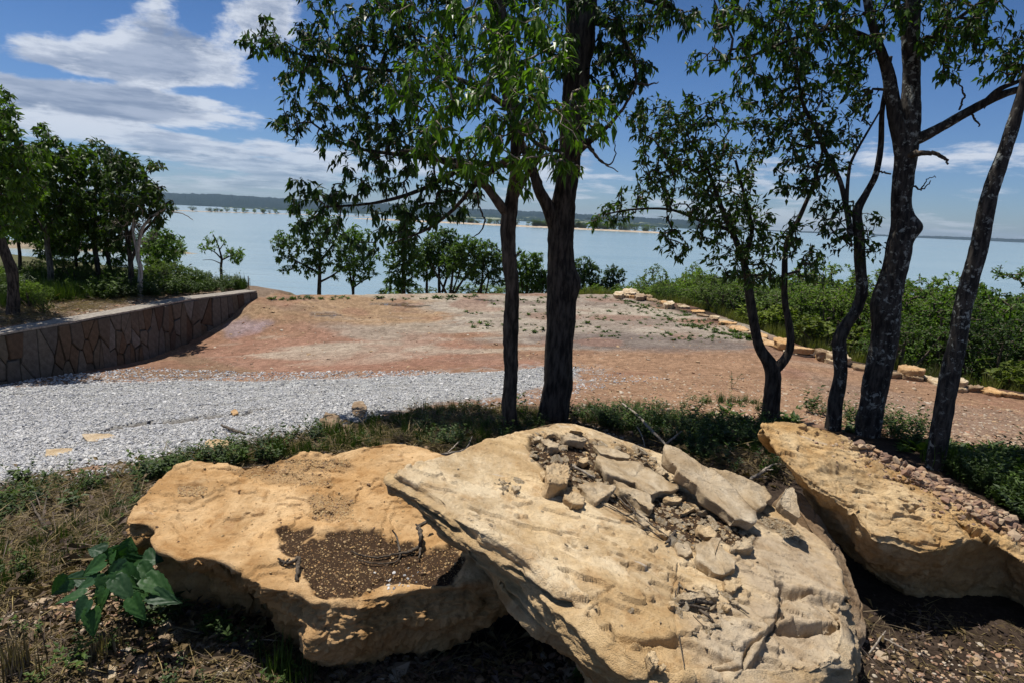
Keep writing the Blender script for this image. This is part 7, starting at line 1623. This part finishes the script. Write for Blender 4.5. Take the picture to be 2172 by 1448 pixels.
stick('twig', [[(1300, 1050, 3, .01), (1335, 1085, 4, .015), (1380, 1120, 3, .015), (1440, 1160, 3, .01), (1465, 1178, 2, .01)], [(1290, 1075, 2, .01), (1340, 1105, 3, .01), (1400, 1145, 3, .01)], [(1250, 1060, 2, .01), (1330, 1100, 2, .01)], [(1320, 1060, 2, .02), (1345, 1095, 3, .02), (1322, 1103, 2, .02)], [(1432, 1130, 5, .01), (1420, 1150, 7, .01), (1410, 1158, 4, .01)], [(1436, 1195, 1.5, .005), (1432, 1260, 1.5, .005), (1440, 1350, 1.5, .005), (1452, 1420, 1.5, .004)]], M_twig, 'tangle of thin dry stems along the lower edge of the soil', b1, 'twig', seed=6)
stick('dead_branch', [[(1320, 855, 3, .25), (1350, 880, 4, .22), (1380, 910, 5, .18), (1405, 932, 5, .10), (1412, 940, 4, .08)], [(1412, 938, 4, .08), (1430, 925, 4, .12), (1446, 912, 2, .15)], [(1352, 905, 2, .15), (1362, 925, 2, .1), (1368, 945, 2, .05)]], M_twig_pale, 'bleached thin branch sticking up from the weeds behind the leaning slab', None, seed=7)
stick('dead_branch', [[(1592, 1016, 6, .06), (1610, 1005, 6, .08), (1625, 995, 5, .09), (1640, 985, 3, .10), (1658, 983, 2, .1)], [(1610, 1005, 3, .08), (1602, 1012, 3, .06), (1625, 1010, 2, .06)], [(1620, 997, 3, .09), (1640, 996, 2, .09)]], M_twig_pale, 'small white antler like branch in the dark gap between the boulders', None, seed=8)
stick('dead_branch', [[(905, 1000, 2, .02), (925, 972, 3, .06), (950, 962, 4, .08), (985, 955, 3, .08), (1002, 925, 2, .08)], [(930, 975, 2, .05), (915, 960, 2, .06)], [(950, 960, 3, .08), (975, 935, 2, .1)], [(960, 962, 3, .07), (1000, 950, 3, .07), (1015, 942, 2, .07)]], M_twig_pale, 'pale tangle of twigs behind the crest where the two big boulders meet', None, seed=9)
stick('fallen_branch', [[(470, 1385, 12, .01), (500, 1392, 18, .01), (540, 1402, 18, .01), (575, 1415, 14, .01)]], M_bark_dark, 'dark rotten stick half buried in litter in front of the orange boulder', None, seed=10)
stick('dead_branch', [[(65, 1060, 3, .12), (85, 1100, 5, .08), (100, 1130, 8, .02)], [(100, 1045, 2, .15), (92, 1090, 4, .08), (96, 1120, 4, .03)]], M_twig, 'forked dead stem standing in the straw at the left', None, seed=11)
stick('dry_stalk', [[(0, 1225, 4, .01), (60, 1208, 4, .01), (110, 1188, 3, .01)]], M_twig_pale, 'straight pale stalk lying left of the broad leaved plant', None, 'twig', seed=12)
stick('dry_stalk', [[(370, 1330, 3, .04), (450, 1345, 3, .04), (545, 1362, 2, .03)], [(250, 1415, 2, .03), (330, 1380, 3, .03), (390, 1350, 2, .03)]], M_straw, 'crossed pale dry stalks in front of the orange boulder', None, 'twig', seed=13)
stick('dry_stalk', [[(895, 1425, 3, .02), (940, 1390, 4, .03), (975, 1372, 3, .03)], [(905, 1440, 3, .02), (960, 1405, 3, .03), (1000, 1395, 2, .03)], [(950, 1378, 3, .03), (1000, 1370, 3, .03)], [(930, 1430, 3, .02), (975, 1380, 3, .03)]], M_straw, 'sheaf of pale dry grass stalks below the gap between the two big boulders', None, 'grass', seed=14)
stick('dry_stalk', [[(1870, 1365, 3, .02), (1900, 1380, 4, .02), (1925, 1392, 3, .02)], [(1840, 1400, 3, .02), (1860, 1375, 4, .03), (1875, 1355, 2, .03)]], M_twig_pale, 'pale sticks on dark soil at the foot of the golden boulder', None, 'twig', seed=15)
stick('fallen_branch', [[(470, 922, 4, .03), (495, 926, 6, .02), (520, 932, 5, .01)]], M_twig, 'short brown stick on the near edge of the gravel', None, 'twig', seed=16)
stick('branch_stub', [[(1060, 888, 5, .06), (1095, 882, 6, .04), (1130, 878, 4, .05)]], M_twig, 'dark stick between the feet of the two central trunks', None, 'twig', seed=17)
# rusty stake at the end of the terrace
p = at(528, 607, 15.3); g0 = gz(p[0], p[1]); V, F = tube(np.array([(p[0], p[1], g0-.1), (p[0]-.004, p[1], g0+.12), (p[0]-.012, p[1], at(527, 586, 15.3)[2])]), 0.011, 6)
mk('survey_stake', V, F, M_rust, origin='base', label='thin rusty metal stake upright at the far end of the wall', cat='stake')
# mound of pinkish dirt on the terrace: crumbs
g = rnd_in_poly([(140, 640), (200, 625), (330, 630), (340, 650), (200, 670), (60, 690), (0, 700), (0, 670)], 900)
scatter('stone_chips', place(g), np.clip(R5.lognormal(math.log(.035), .5, len(g)), .012, .12), rrot(len(g), .8), R5.integers(0, 4, len(g)), bch)
# ------------------------------------------------------------------ air: even haze over the lake
def haze_box(D):
    x0, x1, y0, y1, z0, z1 = -15000, 15000, -15000, 15000, -14.5, 140
    V = [(x, y, z) for z in (z0, z1) for y in (y0, y1) for x in (x0, x1)]
    F = np.array([(0, 2, 3, 1), (4, 5, 7, 6), (0, 1, 5, 4), (2, 6, 7, 3), (0, 4, 6, 2), (1, 3, 7, 5)])
    m = bpy.data.materials.new('haze'); m.use_nodes = True; nt = m.node_tree; nt.nodes.clear(); o = N(nt, 'ShaderNodeOutputMaterial'); v = N(nt, 'ShaderNodeVolumePrincipled')
    v.inputs['Color'].default_value = (0.62, 0.80, 1.0, 1); v.inputs['Density'].default_value = D; v.inputs['Anisotropy'].default_value = 0.2
    nt.links.new(v.outputs[0], o.inputs['Volume'])
    mk('haze', V, F, m, smooth=False, kind='stuff')
haze_box(0.00006)
